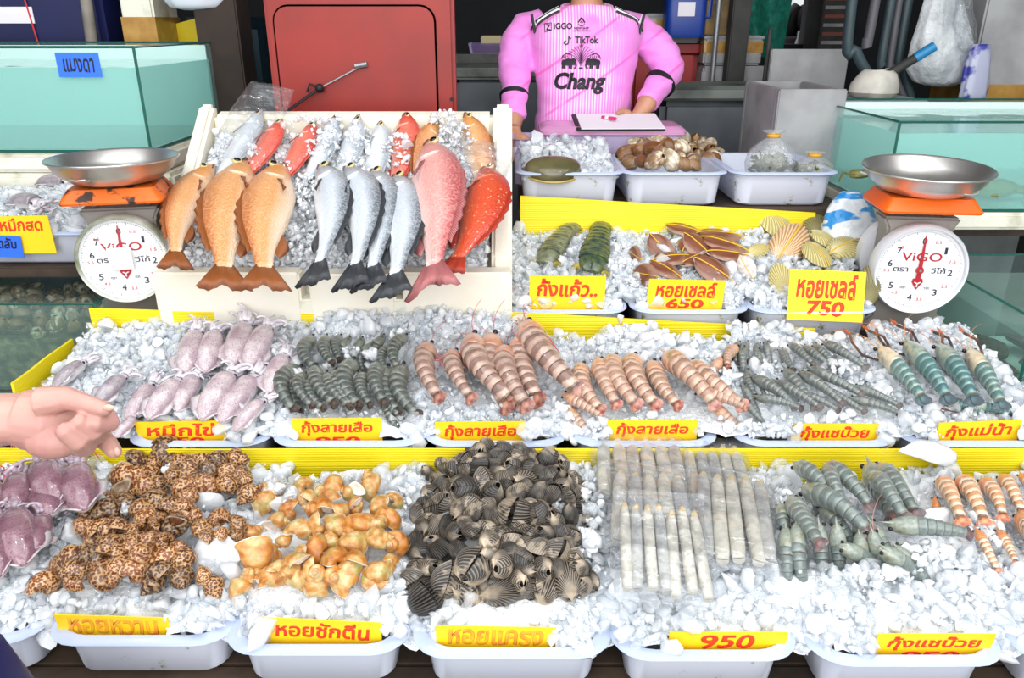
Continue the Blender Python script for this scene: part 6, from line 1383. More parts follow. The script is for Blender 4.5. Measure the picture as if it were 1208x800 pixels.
def tank(label, corner, ang, wx, dy, h, water, wm, back=True, floor_m=None):
    """glass tank; corner = front corner, ang = heading of its front edge, wx along it, dy to the back"""
    r = thing('glass_tank', label, 'fish tank', corner, ang); e = 0.006
    for nm, c, d in (('front_pane', (wx / 2, e / 2, h / 2), (wx, e, h)), ('back_pane', (wx / 2, dy - e / 2, h / 2), (wx, e, h)), ('side_pane', (e / 2, dy / 2, h / 2), (e, dy - 2 * e, h)), ('side_pane', (wx - e / 2, dy / 2, h / 2), (e, dy - 2 * e, h))):
        p = G().box(c, d).build(nm, m_glass, r)
    g = G()
    for z in (0.003, h): 
        for a, b in (((0, 0), (wx, 0)), ((wx, 0), (wx, dy)), ((wx, dy), (0, dy)), ((0, dy), (0, 0))): g.tube([(a[0], a[1], z), (b[0], b[1], z)], 0.0035 if z > 0.01 else 0.005, 4)
    for a in ((0, 0), (wx, 0), (wx, dy), (0, dy)): g.tube([(a[0], a[1], 0), (a[0], a[1], h)], 0.0045, 4)
    g.build('edge_seam', m_gedge, r)
    G().box((wx / 2, dy / 2, 0.004), (wx - 2 * e, dy - 2 * e, 0.008)).build('bottom_pane', floor_m or m_backfoam, r)
    if back: G().box((wx / 2, dy - e - 0.006, h * 0.5), (wx - 0.03, 0.008, h * 0.94)).build('back_panel', m_backfoam, r); G().box((wx - 0.014, dy / 2, h * 0.5), (0.006, dy - 0.03, h * 0.94)).build('back_panel', m_backfoam, r) if back == 2 else None
    w = G(); nx, ny = 30, 16; x0, x1, y0, y1 = e + 0.001, wx - e - 0.001, e + 0.001, dy - e - (0.012 if back else 0.001)
    top = [[(lerp(x0, x1, i / nx), lerp(y0, y1, j / ny), water + 0.0025 * mnoise.noise(Vector((i * 0.8, j * 0.8, wx * 9)))) for j in range(ny + 1)] for i in range(nx + 1)]
    for row in top: w.v.extend(row); w.t.extend([(0, 0, 0)] * len(row))
    for i in range(nx):
        for j in range(ny): q = i * (ny + 1) + j; w.f.append((q, q + ny + 1, q + ny + 2, q + 1))
    b = len(w.v); w.add([(x0, y0, 0.01), (x1, y0, 0.01), (x1, y1, 0.01), (x0, y1, 0.01), (x0, y0, water), (x1, y0, water), (x1, y1, water), (x0, y1, water)], [(0, 1, 5, 4), (1, 2, 6, 5), (2, 3, 7, 6), (3, 0, 4, 7), (0, 3, 2, 1)])
    w.build('water', wm, r); return r
ZL, ZR = 1.0, 0.835
# left tank on foam slabs on a dark table
tank('big clear glass tank of cloudy water with a blue note, upper left', (-2.15, 2.33, ZL), 0.0, 1.09, 0.60, 0.29, 0.235, m_water, back=1)
for k in range(4):
    o = tag(G().box((0, 0, 0), (1.18 + 0.02 * k, 0.66, 0.058)).build('foam_slab', m_foam_old, None, bevel=0.012), ['topmost foam slab of the stack under the left glass tank', 'second foam slab from the top under the left glass tank', 'third foam slab from the top under the left glass tank', 'lowest foam slab of the stack under the left glass tank'][k], 'foam slab', 'foam slabs under the left tank')
    o.location = (-1.62 + 0.012 * (k % 2), 2.66, ZL - 0.031 - 0.0605 * k); o.rotation_euler = (0, 0, 0.01 * (k - 1))
def table(label, x0, x1, y0, y1, z, inset=0.0):
    t_ = thing('table', label, 'table', ((x0 + x1) / 2, (y0 + y1) / 2, 0)); w, d = x1 - x0, y1 - y0
    G().box((0, 0, z - 0.015), (w, d, 0.03)).build('top', m_wood, t_, bevel=0.004)
    for sx in (-1, 1):
        for sy in (-1, 1): G().box((sx * (w / 2 - 0.04), sy * (d / 2 - 0.04) + (inset if sy < 0 else 0), (z - 0.03) / 2), (0.05, 0.05, z - 0.03)).build('leg', m_wood, t_)
    return t_
table('dark table at the left carrying the foam slabs and the ice tray', -2.3, -1.06, 1.99, 3.0, 0.752, 0.40)
tray_mesh(0.60, 0.32, 0.088, m_tray, 'wide milky tray of ice on the left table, with yellow and blue cards', (-1.36, 2.155, 0.753), 0.0)
def bedL(x, y): return 0.845 + 0.05 * sstep(2.0, 2.15, y) + 0.012 * nz(x, y, 10)
ice('crushed ice heaped in the wide tray on the left table', bedL, (-1.64, -1.08), (2.015, 2.30), 650, 0.0135, lambda x, y: True)
m_octo = mat('grey_octopus_skin', '#8d7f86', 0.25, '#b8adb0', 14, coat=0.6)
for k, (x, y) in enumerate(((15, 205), (60, 222), (30, 245))):
    p = hit(x, y, bedL); o = PO_sq.new(['grey squid half buried at the back left of the wide ice tray', 'grey squid lying across the ice of the wide tray', 'grey squid at the front of the wide ice tray'][k], 'squid', 'grey squids in the wide ice tray', k=2)
    frame2(o, p + Vector((-0.05, 0.02, 0)), p + Vector((0.10, 0.03 - 0.04 * k, 0)), (0, 0, 1), 0.012, 0.2)
sign((-30, 256), (56, 254), 1.985, 0.0, 0.10, 'สาหมึกสด', None, 'yellow card with red Thai writing on the wide ice tray at the left', 0.055, txt_h=0.035)
sign((-34, 276), (24, 279), 1.978, 0.0, 0.058, 'หอยตลับ', None, 'small blue card with black Thai writing at the left edge', 0.055, m=m_card_blue, ink=m_black_ink, txt_h=0.03)
pt = at_y(64, 62, 2.325); t = thing('paper_note', 'blue paper note with black Thai writing on the left glass tank', 'note', (pt.x, 2.326, pt.z)); w = 0.122; G().box((w / 2, 0, -0.033), (w, 0.001, 0.066)).build('paper', m_card_blue, t); lettering('แมงดา', w * 0.72, 0.038, m_black_ink, t, (w / 2, -0.001, -0.034), weight=0.02)
# clam tank at the lower left
tank('low glass tank full of brown clams at the left, below the ice tray', (-2.02, 1.885, 0.43), 0.0, 0.95, 0.44, 0.255, 0.215, m_water2, back=False, floor_m=m_wood)
CLT = []
for j in range(9):
    row = []
    for i in range(13):
        row.append((-1.69 + 0.049 * i + 0.02 * (j % 2) + random.uniform(-0.01, 0.01), 1.925 + 0.042 * j + random.uniform(-0.01, 0.01)))
    CLT.append(row)
labs = rows_label('brown clam, %s from left in %s row from the front of the low tank', CLT); n = 0
for row in CLT:
    for x, y in row:
        o = PO_clam.new(labs[n], 'clam', 'clams in the low glass tank at the left'); n += 1
        o.matrix_world = Matrix.Translation((x, y, 0.60 + 0.006 * min(3, y * 0) + random.uniform(-0.012, 0.02))) @ Matrix.Rotation(random.uniform(0, 6.28), 4, 'Z') @ Matrix.Rotation(random.gauss(0.4, 0.6), 4, 'X') @ Matrix.Scale(0.052, 4)
tag(G().box((-1.545, 2.105, 0.512), (0.90, 0.40, 0.14)).build('clam_mass', mat('clam_mass', '#4a3f30', 0.5, '#8a775a', 40, bump=(40, 0.8, 0.02)), None), 'heap of clams lying deeper in the low glass tank', 'clams', kind='stuff')
table('low dark table under the clam tank at the left', -2.07, -1.055, 1.872, 2.36, 0.428)
# right tanks
tank('glass tank of pale green water with a crab, at the right edge', (1.10, 2.28, ZR), 0.0, 1.30, 0.72, 0.257, 0.225, m_water, back=1)
o = tag(G().box((0, 0, 0), (1.32, 0.75, 0.05)).build('foam_slab', m_foam_old, None, bevel=0.01), 'long stained foam slab under the right glass tank', 'foam slab'); o.location = (1.755, 2.635, ZR - 0.026)
table('dark table carrying the right glass tank and foam box', 1.02, 2.5, 2.31, 3.05, ZR - 0.053)
tank('low glass tank of oysters in murky green water, right of the scale', (1.22, 1.70, 0.44), 0.0, 1.0, 0.56, 0.27, 0.215, m_water2, back=False)
m_oyst = mat('oyster_shell', '#3d3a33', 0.6, '#6b6453', 14, bump=(25, 0.6, 0.02))
def oyster():
    r = thing('oyster', '', '')
    for s in (1, -1):
        g = G(); rings = []
        for k in range(7):
            v = k / 6; rings.append([((0.5 + 0.10 * mnoise.noise(Vector((math.cos(a) * 2, math.sin(a) * 2, s * 3)))) * math.cos(a) * 1.25 * (1 - v * 0.98), 0.5 * math.sin(a) * (1 - v * 0.98) * (1 + 0.15 * mnoise.noise(Vector((a, v * 6, 2)))), s * (0.02 + 0.16 * v ** 0.7 + 0.02 * ((k * 3) % 2))) for a in [2 * PI * i / 22 for i in range(22)]])
        g.loft(rings).build('upper_valve' if s > 0 else 'lower_valve', m_oyst, r, smooth=35)
    return r
PO_oy = Pool(oyster); OY = [[(1.32 + 0.13 * i, 1.80 + 0.03 * (i % 2)) for i in range(4)], [(1.30 + 0.15 * i, 1.94) for i in range(4)], [(1.36 + 0.14 * i, 2.10) for i in range(4)]]
for lab, (x, y) in zip(rows_label('dark oyster, %s from left in %s row from the front of the right low tank', OY), [q for r_ in OY for q in r_]):
    o = PO_oy.new(lab, 'oyster', 'oysters in the right low tank'); o.matrix_world = Matrix.Translation((x, y, 0.475 + random.uniform(0, 0.02))) @ Matrix.Rotation(random.uniform(0, 6.28), 4, 'Z') @ Matrix.Rotation(random.uniform(-0.4, 0.4), 4, 'X') @ Matrix.Scale(random.uniform(0.10, 0.14), 4)
table('low dark table under the oyster tank at the right', 1.205, 2.3, 1.66, 2.29, 0.438)
m_crab = mat('crab_shell', '#6b6a35', 0.45, '#8d8a4c', 14, bump=(30, 0.4, 0.01))
def crab(px, py, y, s, label):
    p = at_y(px, py, y); r = thing('crab', label, 'crab', p); G().ball((0, 0, 0), (s, 0.55 * s, 0.4 * s), 18, 10).warp(lambda v: v + Vector((0.06 * s * mnoise.noise(v * 30), 0, 0.1 * s * mnoise.noise(v * 40)))).build('carapace', m_crab, r, smooth=180)
    for sx in (-1, 1):
        for k in range(4):
            a = 0.5 - 0.45 * k; b = Vector((sx * 0.8 * s, 0.3 * s * math.sin(a), -0.1 * s)); c = b + Vector((sx * 0.7 * s, -0.3 * s + 0.2 * k * s, 0.25 * s)); d = c + Vector((sx * 0.35 * s, -0.2 * s, -0.8 * s)); G().tube([b, c, d], [0.10 * s, 0.09 * s, 0.03 * s], 7).build('leg', m_crab, r)
        b = Vector((sx * 0.7 * s, -0.45 * s, 0)); c = b + Vector((sx * 0.5 * s, -0.5 * s, 0)); arm = G().tube([b, c, c + Vector((-sx * 0.3 * s, -0.45 * s, 0)), c + Vector((-sx * 0.5 * s, -0.6 * s, 0))], [0.12 * s, 0.17 * s, 0.16 * s, 0.03 * s], 8).build('claw', m_crab, r)
    return r
crab(1172, 222, 2.40, 0.075, 'olive green crab with spread legs in the right glass tank'); crab(1015, 205, 2.36, 0.035, 'small olive crab in the tank behind the right scale')

# ------------------------------------------------------------------ things behind the stall
def boxy(name, label, cat, px0, py0, px1, py1, y, dy, m, bevel=0.008, parts=None, group=None, zlow=None):
    a, b = at_y(px0, py0, y), at_y(px1, py1, y); z0 = b.z if zlow is None else zlow; r = thing(name, label, cat, ((a.x + b.x) / 2, y, z0), 0, group)
    w, h = b.x - a.x, a.z - z0; G().box((0, dy / 2, h / 2), (w, dy, h)).build('body', m, r, bevel=bevel); return r, w, h
m_redp2 = mat('red_insulated_plastic', '#962015', 0.45, '#841c12', 4, bump=(3, 0.1)); m_pole = mat('grey_metal', '#8c8f92', 0.4, metal=0.6); m_rope = mat('black_cord', '#15151a', 0.6)
a, b = at_y(308, -12, 2.62), at_y(540, 190, 2.62); r = thing('cooler_cover', 'big red insulated cooler cover with a latch standing upright behind the fish box', 'cover', ((a.x + b.x) / 2, 2.62, 0.60)); w, h = b.x - a.x, a.z - 0.60
G().box((0, 0.03, h / 2), (w, 0.06, h)).build('panel', m_redp2, r, bevel=0.012); g = G(); pl = [(x, z + h * 0.5 - 0.02) for x, z in rrect(w * 0.86, h * 0.95, 0.05)]
g.prism([(x - 0.015, z) for x, z in pl], -0.010, 0.002, axis=1); g.build('raised_panel', m_redp2, r, bevel=0.006)
for sx in (-1, 1): G().cyl((sx * w * 0.475, -0.002, h * 0.62), (sx * w * 0.475, 0.004, h * 0.62), 0.006, n=12).build('bolt', m_rope, r)
o = Vector(r.location); hk = at_y(430, 76, 2.603) - o; kn = at_y(377, 104, 2.59) - o; en = at_y(328, 139, 2.56) - o
lt = G().tube([hk, kn], 0.003, 6).build('latch_wire', m_pole, r); G().tube([hk + Vector((-0.03, 0, -0.006)), hk + Vector((0.008, 0, 0.0))], 0.009, 8).build('latch', m_pole, r); G().tube([kn, en], 0.0045, 6).ball(kn, 0.014, 10, 8).tube([kn, kn + Vector((-0.03, -0.004, 0.012)), kn + Vector((-0.04, 0, -0.01))], 0.004, 6).build('cord', m_rope, r)
# counter behind the upper trays
m_lid = film('pink_lid_plastic', '#f6c4e6', 0.35, 0.2, diff='#e9a9d6'); m_purple = film('mauve_tub_plastic', '#e6dcf2', 0.35, 0.25, diff='#c9bbdb')
bx = thing('storage_tub', 'clear storage tub with a pink lid under the clipboard', 'storage box', (0.345, 2.82, Z4)); R2 = lambda w, d, z: [(x, y, z) for x, y in rrect(w, d, 0.03)]
G().loft([R2(0.46, 0.18, 0.0), R2(0.48, 0.20, 0.155), R2(0.465, 0.185, 0.155), R2(0.445, 0.165, 0.006)]).build('tub', m_purple, bx, smooth=40); G().loft([R2(0.49, 0.20, 0.157), R2(0.50, 0.215, 0.160), R2(0.50, 0.215, 0.174), R2(0.47, 0.19, 0.186), R2(0.43, 0.16, 0.186)]).build('lid', m_lid, bx, smooth=40)
bx2 = thing('storage_tub', 'mauve open plastic tub right behind the foam fish box', 'storage box', (0.05, 2.755, Z4)); G().loft([R2(0.08, 0.16, 0.0), R2(0.09, 0.18, 0.15), R2(0.10, 0.19, 0.152), R2(0.085, 0.175, 0.150), R2(0.075, 0.155, 0.006)]).build('tub', m_purple, bx2, smooth=40)
table('plain table carrying the storage tubs in front of the seller', -0.12, 0.95, 2.868, 3.02 - 0.0 if False else 2.90, Z4 - 0.004) if False else None
cb = thing('clipboard', 'clipboard with blank white paper lying on the pink lid', 'clipboard', (0.365, 2.80, Z4 + 0.190), 0.03); cb.rotation_euler = (0.15, 0, 0.03); G().box((0, 0, 0.003), (0.30, 0.20, 0.006)).build('board', m_rope, cb, bevel=0.002); G().box((0.008, -0.002, 0.0075), (0.285, 0.195, 0.002)).build('paper', m_whitep, cb)
pn = thing('marker_pen', 'pink marker pen lying on the white clipboard paper', 'pen', (0.335, 2.800, Z4 + 0.207), -0.9); m_pink = mat('pink_pen', '#d83a78', 0.3); G().cyl((-0.03, 0, 0), (0.015, 0, 0), 0.006, n=12).build('barrel', m_pink, pn); G().cyl((0.013, 0, 0), (0.036, 0, 0), 0.0068, 0.0055, n=12).build('cap', m_pink, pn); G().cyl((-0.012, 0, 0), (0.004, 0, 0), 0.0064, n=12).build('label_band', m_whitep, pn)
# cooler, grey tubs behind at the right
m_greyp = mat('grey_dirty_plastic', '#7d837d', 0.5, '#4c514b', 7, 0.45, 0.7); m_greyb = mat('grey_blue_plastic', '#6a7076', 0.5, '#565c60', 5)
r, w, h = boxy('cooler', 'grey dirty insulated cooler behind the seller at the right', 'cooler', 780, 118, 908, 152, 3.55, 0.28, m_greyb, 0.03, zlow=0.012); G().loft([[(x, y + 0.14, z) for x, y in rrect(w + dw, 0.28 + dw, 0.05)] for z, dw in ((h, 0.06), (h + 0.01, 0.08), (h + 0.045, 0.08), (h + 0.06, 0.02), (h + 0.05, -0.12))]).build('lid', m_greyp, r, smooth=30)
r, w, h = boxy('cooler', 'dark old cooler behind the seller, left of the jersey', 'cooler', 536, 92, 640, 160, 3.7, 0.6, m_greyb, 0.02, zlow=0.3); G().box((0, 0.30, h + 0.02), (w + 0.06, 0.66, 0.05)).build('lid', m_greyp, r, bevel=0.012)
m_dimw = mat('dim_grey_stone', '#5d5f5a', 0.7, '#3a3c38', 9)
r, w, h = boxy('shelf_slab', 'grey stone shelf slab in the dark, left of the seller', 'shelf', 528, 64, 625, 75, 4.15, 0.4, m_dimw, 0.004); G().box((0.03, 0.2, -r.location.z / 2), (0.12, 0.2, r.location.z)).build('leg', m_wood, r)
z0 = r.location.z + h; bp = at_y(575, 60, 4.2); r2 = thing('food_box', 'small clear tray with a pale block on the dark shelf slab', 'box', (bp.x, 4.3, z0)); G().loft([[(x, y, z) for x, y in rrect(w_, 0.14, 0.01)] for w_, z in ((0.18, 0.0), (0.20, 0.05), (0.19, 0.05), (0.175, 0.004))]).build('tray', m_purple, r2); G().box((0.02, 0, 0.045), (0.11, 0.09, 0.08)).build('block', mat('pale_block', '#c9bc8f', 0.6), r2, bevel=0.006)
def foam_carton(label, px0, py0, px1, py1, y, dy, tape=True, zlow=None, group='foam cartons behind the stall', m=None):
    r, w, h = boxy('foam_carton', label, 'foam box', px0, py0, px1, py1, y, dy, m or m_foam, 0.01, group=group, zlow=zlow)
    if tape: G().box((0, dy / 2, h * 0.62), (w + 0.004, dy + 0.004, h * 0.38)).build('tape', m_tape, r)
    G().box((0, dy / 2, h * 0.93), (w + 0.012, dy + 0.012, h * 0.10)).build('lid', m or m_foam, r, bevel=0.004); return r
m_tape = mat('brown_packing_tape', '#a97a35', 0.25, '#c09448', 14, coat=0.3, bump=(18, 0.3)); m_foamd = mat('grey_styrofoam', '#a8a8a9', 0.7, '#8e8d8f', 6)  # grey foam made darker: shade behind the stall is put into its colour
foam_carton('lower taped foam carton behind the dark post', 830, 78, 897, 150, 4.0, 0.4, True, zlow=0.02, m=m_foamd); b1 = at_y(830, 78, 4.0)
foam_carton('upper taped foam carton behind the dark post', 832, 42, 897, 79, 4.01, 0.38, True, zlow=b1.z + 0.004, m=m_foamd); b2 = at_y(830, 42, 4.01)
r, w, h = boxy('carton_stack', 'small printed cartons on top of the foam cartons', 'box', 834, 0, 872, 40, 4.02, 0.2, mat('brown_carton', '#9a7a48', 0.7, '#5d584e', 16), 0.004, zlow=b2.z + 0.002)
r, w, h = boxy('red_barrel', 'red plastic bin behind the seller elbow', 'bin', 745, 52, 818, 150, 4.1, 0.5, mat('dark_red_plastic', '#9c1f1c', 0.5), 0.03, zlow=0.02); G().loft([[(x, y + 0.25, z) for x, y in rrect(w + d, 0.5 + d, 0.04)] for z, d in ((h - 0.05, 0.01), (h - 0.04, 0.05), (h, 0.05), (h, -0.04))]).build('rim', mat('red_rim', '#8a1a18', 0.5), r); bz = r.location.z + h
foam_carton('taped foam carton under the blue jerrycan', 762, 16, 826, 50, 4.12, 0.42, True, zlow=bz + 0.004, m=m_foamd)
m_bluec = mat('blue_plastic', '#123c9a', 0.4); a, b = at_y(787, -20, 4.02), at_y(829, 44, 4.02); r = thing('jerrycan', 'blue plastic jerrycan with a white label', 'container', ((a.x + b.x) / 2, 4.03, b.z)); w, h = b.x - a.x, a.z - b.z
G().loft([[(x, y, z) for x, y in rrect(w * s, 0.13 * s, 0.03)] for z, s in ((0, 0.94), (0.015, 1), (h * 0.8, 1), (h * 0.93, 0.8), (h, 0.35), (h + 0.03, 0.33))]).build('body', m_bluec, r); G().box((-0.005, -0.067, h * 0.52), (w * 0.42, 0.003, h * 0.26)).build('label', m_whitep, r); G().tube([(w * 0.44, 0, h * 0.35), (w * 0.62, 0, h * 0.38), (w * 0.64, 0, h * 0.8), (w * 0.40, 0, h * 0.92)], 0.014, 8).build('handle', m_bluec, r)
m_post = mat('dark_post_wood', '#3d3c3a', 0.7, '#2a2928', 8)
def post(label, px, wpx, y, m, name='wooden_post', z1=2.99, round_=False, lean=0.0):
    p = at_y(px, 60, y); w = wpx / FPX * y; r = None
    g = G(); 
    if round_: g.tube([(0, 0, 0), (lean, 0, z1)], w / 2, 16)
    else: g.box((0, 0, z1 / 2), (w, w, z1))
    o = g.build(name, m, None, bevel=0 if round_ else 0.006); o.location = (p.x, y, 0); return tag(o, label, 'post')
post('square dark post in front of the taped foam cartons', 868, 20, 3.94, m_post); post('thin grey metal pipe left of the square dark post', 843, 6, 3.95, m_pole, 'metal_pipe', round_=True); post('broad dark wooden post at the left beside the red cooler lid', 268, 46, 3.0, mat('brown_post_wood', '#33251d', 0.75, '#1f1713', 7), lean=0)
m_net = mat('green_shade_net', '#0f6a58', 0.7, '#1c8a78', 30); g = G(); a, b = at_y(872, -30, 4.6), at_y(925, 52, 4.6)
for s in (0, 1):
    for i in range(13):
        for j in range(9): u, v = i / 12, j / 8; g.v.append((lerp(a.x - 0.05, b.x, u), 4.6 + 0.05 * math.sin(9 * u + 2 * v) + 0.004 * s, lerp(b.z - 0.10 * u, a.z, v))); g.t.append((0, 0, 0))
for s in (0, 1):
    for i in range(12):
        for j in range(8): q = s * 117 + i * 9 + j; g.f.append((q, q + 1, q + 10, q + 9))
tag(g.build('shade_net', m_net, None), 'green shade net hanging right of the dark post', 'net')
post('slim dark wooden stick leaning by the grey foam sheet', 906, 5, 3.5, m_post, 'wooden_stick', round_=True, z1=1.33)
# grey foam sheet and open foam box at the right
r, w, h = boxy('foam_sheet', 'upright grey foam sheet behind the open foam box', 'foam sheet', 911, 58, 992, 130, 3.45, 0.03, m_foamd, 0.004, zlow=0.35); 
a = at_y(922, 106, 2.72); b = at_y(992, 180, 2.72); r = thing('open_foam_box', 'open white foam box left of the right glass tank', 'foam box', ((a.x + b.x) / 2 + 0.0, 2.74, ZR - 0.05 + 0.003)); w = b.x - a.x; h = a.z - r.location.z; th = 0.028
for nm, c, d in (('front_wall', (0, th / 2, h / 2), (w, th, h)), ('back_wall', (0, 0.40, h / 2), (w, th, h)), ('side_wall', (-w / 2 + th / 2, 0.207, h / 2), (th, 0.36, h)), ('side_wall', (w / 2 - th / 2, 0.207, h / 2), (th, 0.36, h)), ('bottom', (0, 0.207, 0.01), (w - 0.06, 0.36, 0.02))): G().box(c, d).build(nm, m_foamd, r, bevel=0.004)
# plaster-like pump head, hoses, bags and posts at the upper right
yy = 3.10; m_lime = mat('crusted_white_pump', '#cfcac0', 0.7, '#a8a298', 10, bump=(20, 0.4)); p = at_y(1030, 115, yy); r = thing('pump_pot', 'crusted white pot with a blue pipe stuck in it, behind the tank', 'pot', (p.x, yy, p.z)); prof = [(0.0, 0.0), (0.07, 0.0), (0.092, 0.02), (0.088, 0.05), (0.07, 0.085), (0.055, 0.10), (0.045, 0.095), (0.03, 0.07), (0.0, 0.065)]
G().loft([[(max(q, 0.001) * math.cos(2 * PI * i / 24), max(q, 0.001) * 0.9 * math.sin(2 * PI * i / 24), z) for i in range(24)] for q, z in prof]).warp(lambda v: v * (1 + 0.08 * mnoise.noise(v * 18))).build('pot', m_lime, r); G().tube([(0.02, 0, 0.07), (0.16, -0.02, 0.165)], 0.017, 12).build('pipe', m_post, r); G().tube([(0.125, -0.015, 0.142), (0.185, -0.024, 0.184)], 0.0185, 12).build('pipe_end', mat('blue_pipe', '#1f7fb4', 0.4), r)
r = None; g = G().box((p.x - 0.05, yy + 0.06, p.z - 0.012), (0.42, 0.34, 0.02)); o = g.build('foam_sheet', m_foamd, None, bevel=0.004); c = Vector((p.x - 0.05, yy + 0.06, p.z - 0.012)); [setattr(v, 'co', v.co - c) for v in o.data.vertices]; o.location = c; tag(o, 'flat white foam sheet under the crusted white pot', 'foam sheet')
tag_box = G().box((1.62, 3.14, (ZR - 0.05 + p.z - 0.022) / 2), (0.5, 0.12, p.z - 0.022 - ZR + 0.05)); 
m_hose = mat('grey_green_hose', '#35474c', 0.5, '#2b363b', 6); m_hose2 = mat('grey_hose', '#56545a', 0.5)
for k, (pts, w, m, lab) in enumerate((([(1012, -60), (1004, 10), (1010, 60), (1028, 93)], 12, m_hose, 'thick green grey hose ending in the crusted white pot'), ([(1050, -60), (1032, 5), (1023, 44)], 11, m_hose2, 'short hose end hanging left of the parallel hoses'), ([(1068, -60), (1048, 20), (1042, 74)], 10, m_hose, 'dark hose hanging second among the hoses'), ([(1066, -60), (1056, 30), (1054, 80), (1066, 116)], 9, m_hose2, 'grey hose hanging third among the hoses'), ([(1084, -60), (1066, 30), (1066, 80), (1074, 116)], 12, m_hose, 'dark hose hanging beside the white plastic bag'))):
    y0 = 3.22 + 0.03 * k; P = [at_y(px, py, y0) for px, py in pts]; Q = []
    P[0].z = 2.98
    for i in range(len(P) - 1):
        for q in range(6):
            u = q / 6; p0, p1, p2, p3 = P[max(i - 1, 0)], P[i], P[i + 1], P[min(i + 2, len(P) - 1)]; Q.append(0.5 * ((2 * p1) + (p2 - p0) * u + (2 * p0 - 5 * p1 + 4 * p2 - p3) * u * u + (3 * p1 - p0 - 3 * p2 + p3) * u ** 3))
    Q.append(P[-1]); c = Q[0].copy(); o = G().tube([q - c for q in Q], w / FPX * 3.1 / 2, 12).build('hose', m, None); o.location = c; tag(o, lab, 'hose', 'hoses hanging at the upper right')
t = MT('white_bag_plastic'); t.set(col=t.ramp(t.noise(9, 4), [(0.3, '#8f959a'), (0.6, '#c9cdd0')]), rough=0.25, coat=0.4); t.bump(t.noise(14, 4), 0.8, 0.03); m_wbag = t.m
def hang_bag(label, px, py0, py1, wpx, y, m, sd, tw=0.25, dx=0, prof=None):
    a, b = at_y(px, py0, y), at_y(px + dx, py1, y); h = a.z - b.z; W_ = wpx / FPX * y * 0.98; rings = []
    for k in range(22):
        v = k / 21; rad = W_ / 2 * interp(v, [0, 0.05, 0.2, 0.45, 0.65, 0.85, 1.0], prof or [0.35, 0.8, 1.0, 0.95, 0.7, tw + 0.1, tw]); rings.append([(lerp(b.x - a.x, 0, v) + rad * (1 + 0.16 * mnoise.noise(Vector((math.cos(q) * 1.6, math.sin(q) * 1.6, v * 3 + sd))) + 0.05 * math.sin(8 * q + sd)) * math.cos(q), 0.5 * rad * math.sin(q), -h + h * v) for q in [2 * PI * i / 30 for i in range(30)]])
    o = G().loft(rings).build('plastic_bag', m, None, smooth=180); o.location = a; return tag(o, label, 'plastic bag', None)
hang_bag('big crumpled white plastic bag hanging by the hoses', 1112, -20, 102, 74, 3.25, m_wbag, 2.0, 0.45, -2); hang_bag('narrow bag with blue printing leaning right of the white bag', 1158, 52, 118, 34, 3.15, mat('blue_printed_bag', '#a9acc4', 0.3, '#3c3f9a', 16, 0.52, 0.6, coat=0.4), 8.0, 0.8, -12, [0.85, 0.95, 0.9, 0.85, 0.85, 0.75, 0.55])
hang_bag('thin clear bag hanging above the blue printed bag', 1138, -20, 62, 26, 3.2, m_bag, 4.0, 0.6)
post('rusty brown steel post at the upper right', 1158, 26, 3.68, mat('rusty_steel', '#4a2a1a', 0.6, '#2c1a12', 9), 'steel_post'); p = at_y(1208, 116, 3.3)
r, w, h = boxy('foam_block', 'speckled foam block with torn brown tape at the upper right corner', 'foam block', 1172, -30, 1245, 116, 3.3, 0.3, m_foamd, 0.008, zlow=0.02); G().box((0.0, 0.15, h * 0.72 - 0.03), (w + 0.006, 0.306, 0.10)).build('tape', m_tape, r)
# upper left: crate, taped block, board, bag
m_navyc = mat('navy_plastic', '#141a52', 0.4, '#0f1440', 3); r, w, h = boxy('crate', 'big navy blue plastic crate behind the left tank', 'crate', -60, -40, 128, 60, 3.05, 0.5, m_navyc, 0.02, zlow=0.02); G().box((-w * 0.22, -0.003, h - 0.16), (0.24, 0.004, 0.055)).build('paper_note', m_whitep, r); G().tube([(-0.02, -0.006, h), (0.03, -0.006, h - 0.5)], 0.003, 6).build('red_cord', m_string, r)
a, b = at_y(96, -40, 2.99), at_y(118, 120, 2.99); o = G().tube([(0, 0, 0), b - a], 0.02, 10).build('wooden_pole', mat('pale_pole', '#8d857c', 0.6, '#6d655c', 9), None); o.location = a; tag(o, 'pale wooden pole standing in front of the navy crate', 'pole')
r, w, h = boxy('foam_block', 'tall foam block wrapped in brown tape behind the left tank', 'foam block', 133, -40, 193, 90, 3.02, 0.22, m_foam_old, 0.008, zlow=0.02); q = at_y(160, 36, 3.02); G().box((0, 0.11, q.z - r.location.z - 0.03), (w + 0.006, 0.226, 0.15)).build('tape', m_tape, r)
ya = [at_y(*q, 3.2) for q in ((185, 34), (237, 20), (257, 121), (205, 121))]; c = ya[0]; g = G().add([q - c for q in ya] + [q - c + Vector((0, 0.01, 0)) for q in ya], [(0, 1, 2, 3), (7, 6, 5, 4), (0, 4, 5, 1), (1, 5, 6, 2), (2, 6, 7, 3), (3, 7, 4, 0)]); o = g.build('yellow_board', m_yellow, None, smooth=0); o.location = c; tag(o, 'tilted plain yellow board behind the left tank', 'board')
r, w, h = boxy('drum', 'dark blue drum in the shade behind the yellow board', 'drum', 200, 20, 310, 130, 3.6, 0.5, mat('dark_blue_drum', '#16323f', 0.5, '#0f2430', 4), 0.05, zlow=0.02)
hang_bag('white cloth bag corner hanging at the top left', 232, -60, 12, 74, 2.95, mat('white_cloth', '#d9dde6', 0.7), 6.0, 0.9)
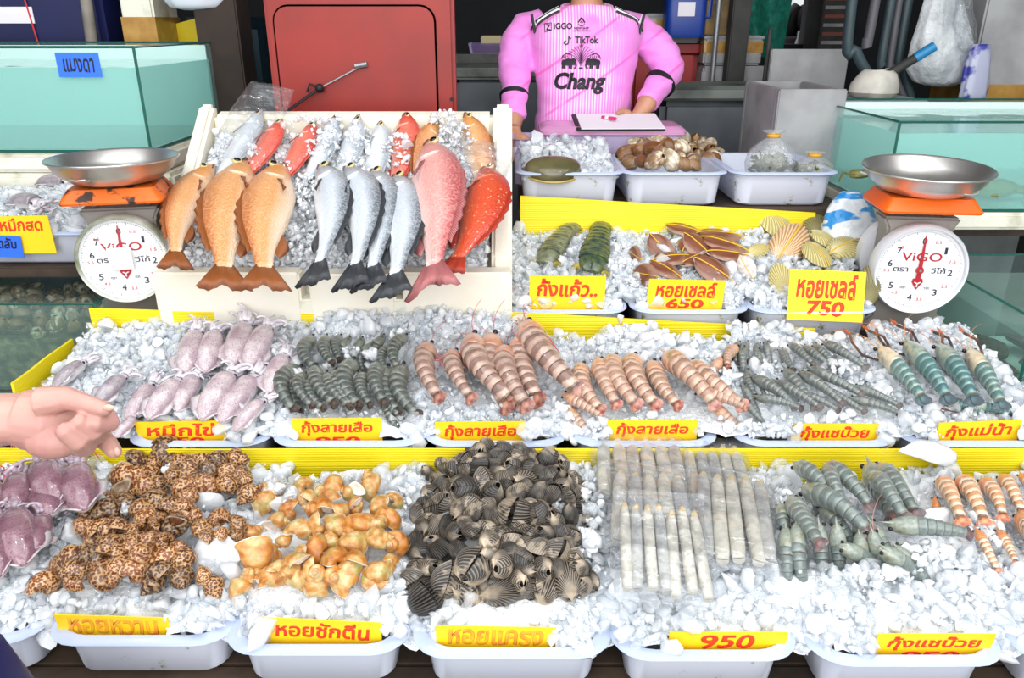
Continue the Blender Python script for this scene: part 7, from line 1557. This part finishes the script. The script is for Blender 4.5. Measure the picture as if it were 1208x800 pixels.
# distant street through the opening
ppl = thing('person', 'distant person with long hair silhouetted in the bright opening', 'person'); q = at_y(942, 60, 7.2); ppl.location = (q.x, 7.2, 0); m_sil = mat('dark_clothes', '#3a2e38', 0.8); hz = at_y(942, 22, 7.2).z  # backlit figure: its shade is put into one dark colour, head included
g = G(); g.tube([(0, 0, 0.0), (0, 0, 0.8), (0.0, 0, 1.05), (0.0, 0, 1.25), (0, 0, hz - 0.14)], [0.13, 0.16, 0.14, 0.17, 0.07], 16); g.ball((0.01, 0, hz), (0.085, 0.10, 0.12), 14, 10); g.tube([(-0.02, -0.05, hz - 0.22), (0.07, -0.15, hz - 0.42), (0.06, -0.22, hz - 0.62)], [0.05, 0.045, 0.04], 10); fuse(g, 'body', m_sil, ppl, 0.02, 4); G().tube([(-0.02, 0.03, hz + 0.09), (-0.08, 0.04, hz), (-0.11, 0.03, hz - 0.16), (-0.13, 0.03, hz - 0.28)], [0.07, 0.09, 0.06, 0.02], 10).build('hair', m_hair, ppl)
tag(G().box((0, 12, -0.02), (14, 12, 0.03)).build('street_pavement', mat('pavement', '#a9a9a6', 0.8), None), kind='structure')
m_pinkb = mat('pink_banner', '#e07ae0', 0.6, '#c95ad0', 9); r, w, h = boxy('pink_banner', 'small bright pink banner hanging by the opening', 'banner', 963, -20, 979, 22, 5.9, 0.01, m_pinkb, 0.002)
r, w, h = boxy('shelf_rack', 'dark rack of striped goods right of the bright opening', 'rack', 975, -20, 997, 58, 5.7, 0.3, m_post, 0.004, zlow=0.02); a = at_y(0, -15, 5.7).z
for k in range(9): G().box((0, -0.004, h - 0.04 - 0.055 * k), (w * 0.85, 0.01, 0.022)).build('goods', mat('goods_red', '#8a4a3c', 0.6) if k % 2 else m_foamd, r)
hang_bag('white carrier bag held low in the bright opening', 946, 36, 60, 16, 7.05, m_wbag, 3.0, 0.5)

g = G(); q0 = D(-30, 790, 1.02); bag = thing('shoulder_bag', 'dark patterned cloth bag corner at the bottom left edge', 'bag', q0)
G().loft([[(x, y, z) for x, y in rrect(w_, 0.09 * s_, 0.03)] for w_, z, s_ in ((0.10, -0.30, .8), (0.115, -0.28, 1), (0.11, -0.05, 1), (0.075, 0.03, .8), (0.05, 0.04, .5))]).build('body', m_navyc, bag, smooth=50)
for x, m_, nm in ((0.038, m_redp2, 'red_stripe'), (0.048, m_yellow, 'yellow_stripe')): G().tube([(x * 0.75, -0.036, 0.03), (x, -0.045, -0.05), (x * 1.04, -0.046, -0.28)], 0.004, 6).build(nm, m_, bag)

loose('loose ice chips lying over the shells and bags of the lowest row', [(235, 605, 22, 16, 60), (262, 640, 14, 14, 40), (255, 590, 20, 10, 40), (205, 565, 8, 8, 12), (335, 590, 22, 12, 40), (430, 575, 20, 10, 30), (655, 600, 10, 16, 26), (700, 600, 12, 40, 70), (690, 650, 14, 14, 40), (150, 610, 8, 6, 10), (60, 610, 30, 12, 50), (105, 590, 10, 25, 50), (1090, 665, 30, 16, 70), (1140, 610, 14, 24, 50), (920, 600, 8, 30, 40), (1020, 690, 60, 8, 70), (1160, 640, 16, 20, 40)], bed1, 0.0085, 0.040)
loose('loose ice chips lying over the squids and prawns of the middle row', [(415, 425, 12, 6, 20), (440, 432, 10, 8, 18), (395, 440, 8, 8, 12), (470, 405, 10, 6, 14), (530, 410, 14, 6, 14), (610, 480, 30, 8, 40), (350, 455, 14, 20, 40), (330, 430, 14, 24, 50), (700, 420, 20, 8, 24), (850, 455, 14, 10, 24), (985, 445, 22, 10, 40), (1035, 470, 12, 10, 26), (905, 412, 10, 8, 14), (1140, 430, 10, 12, 16), (225, 470, 8, 10, 10), (140, 440, 16, 16, 30)], bed2, 0.0085, 0.042)
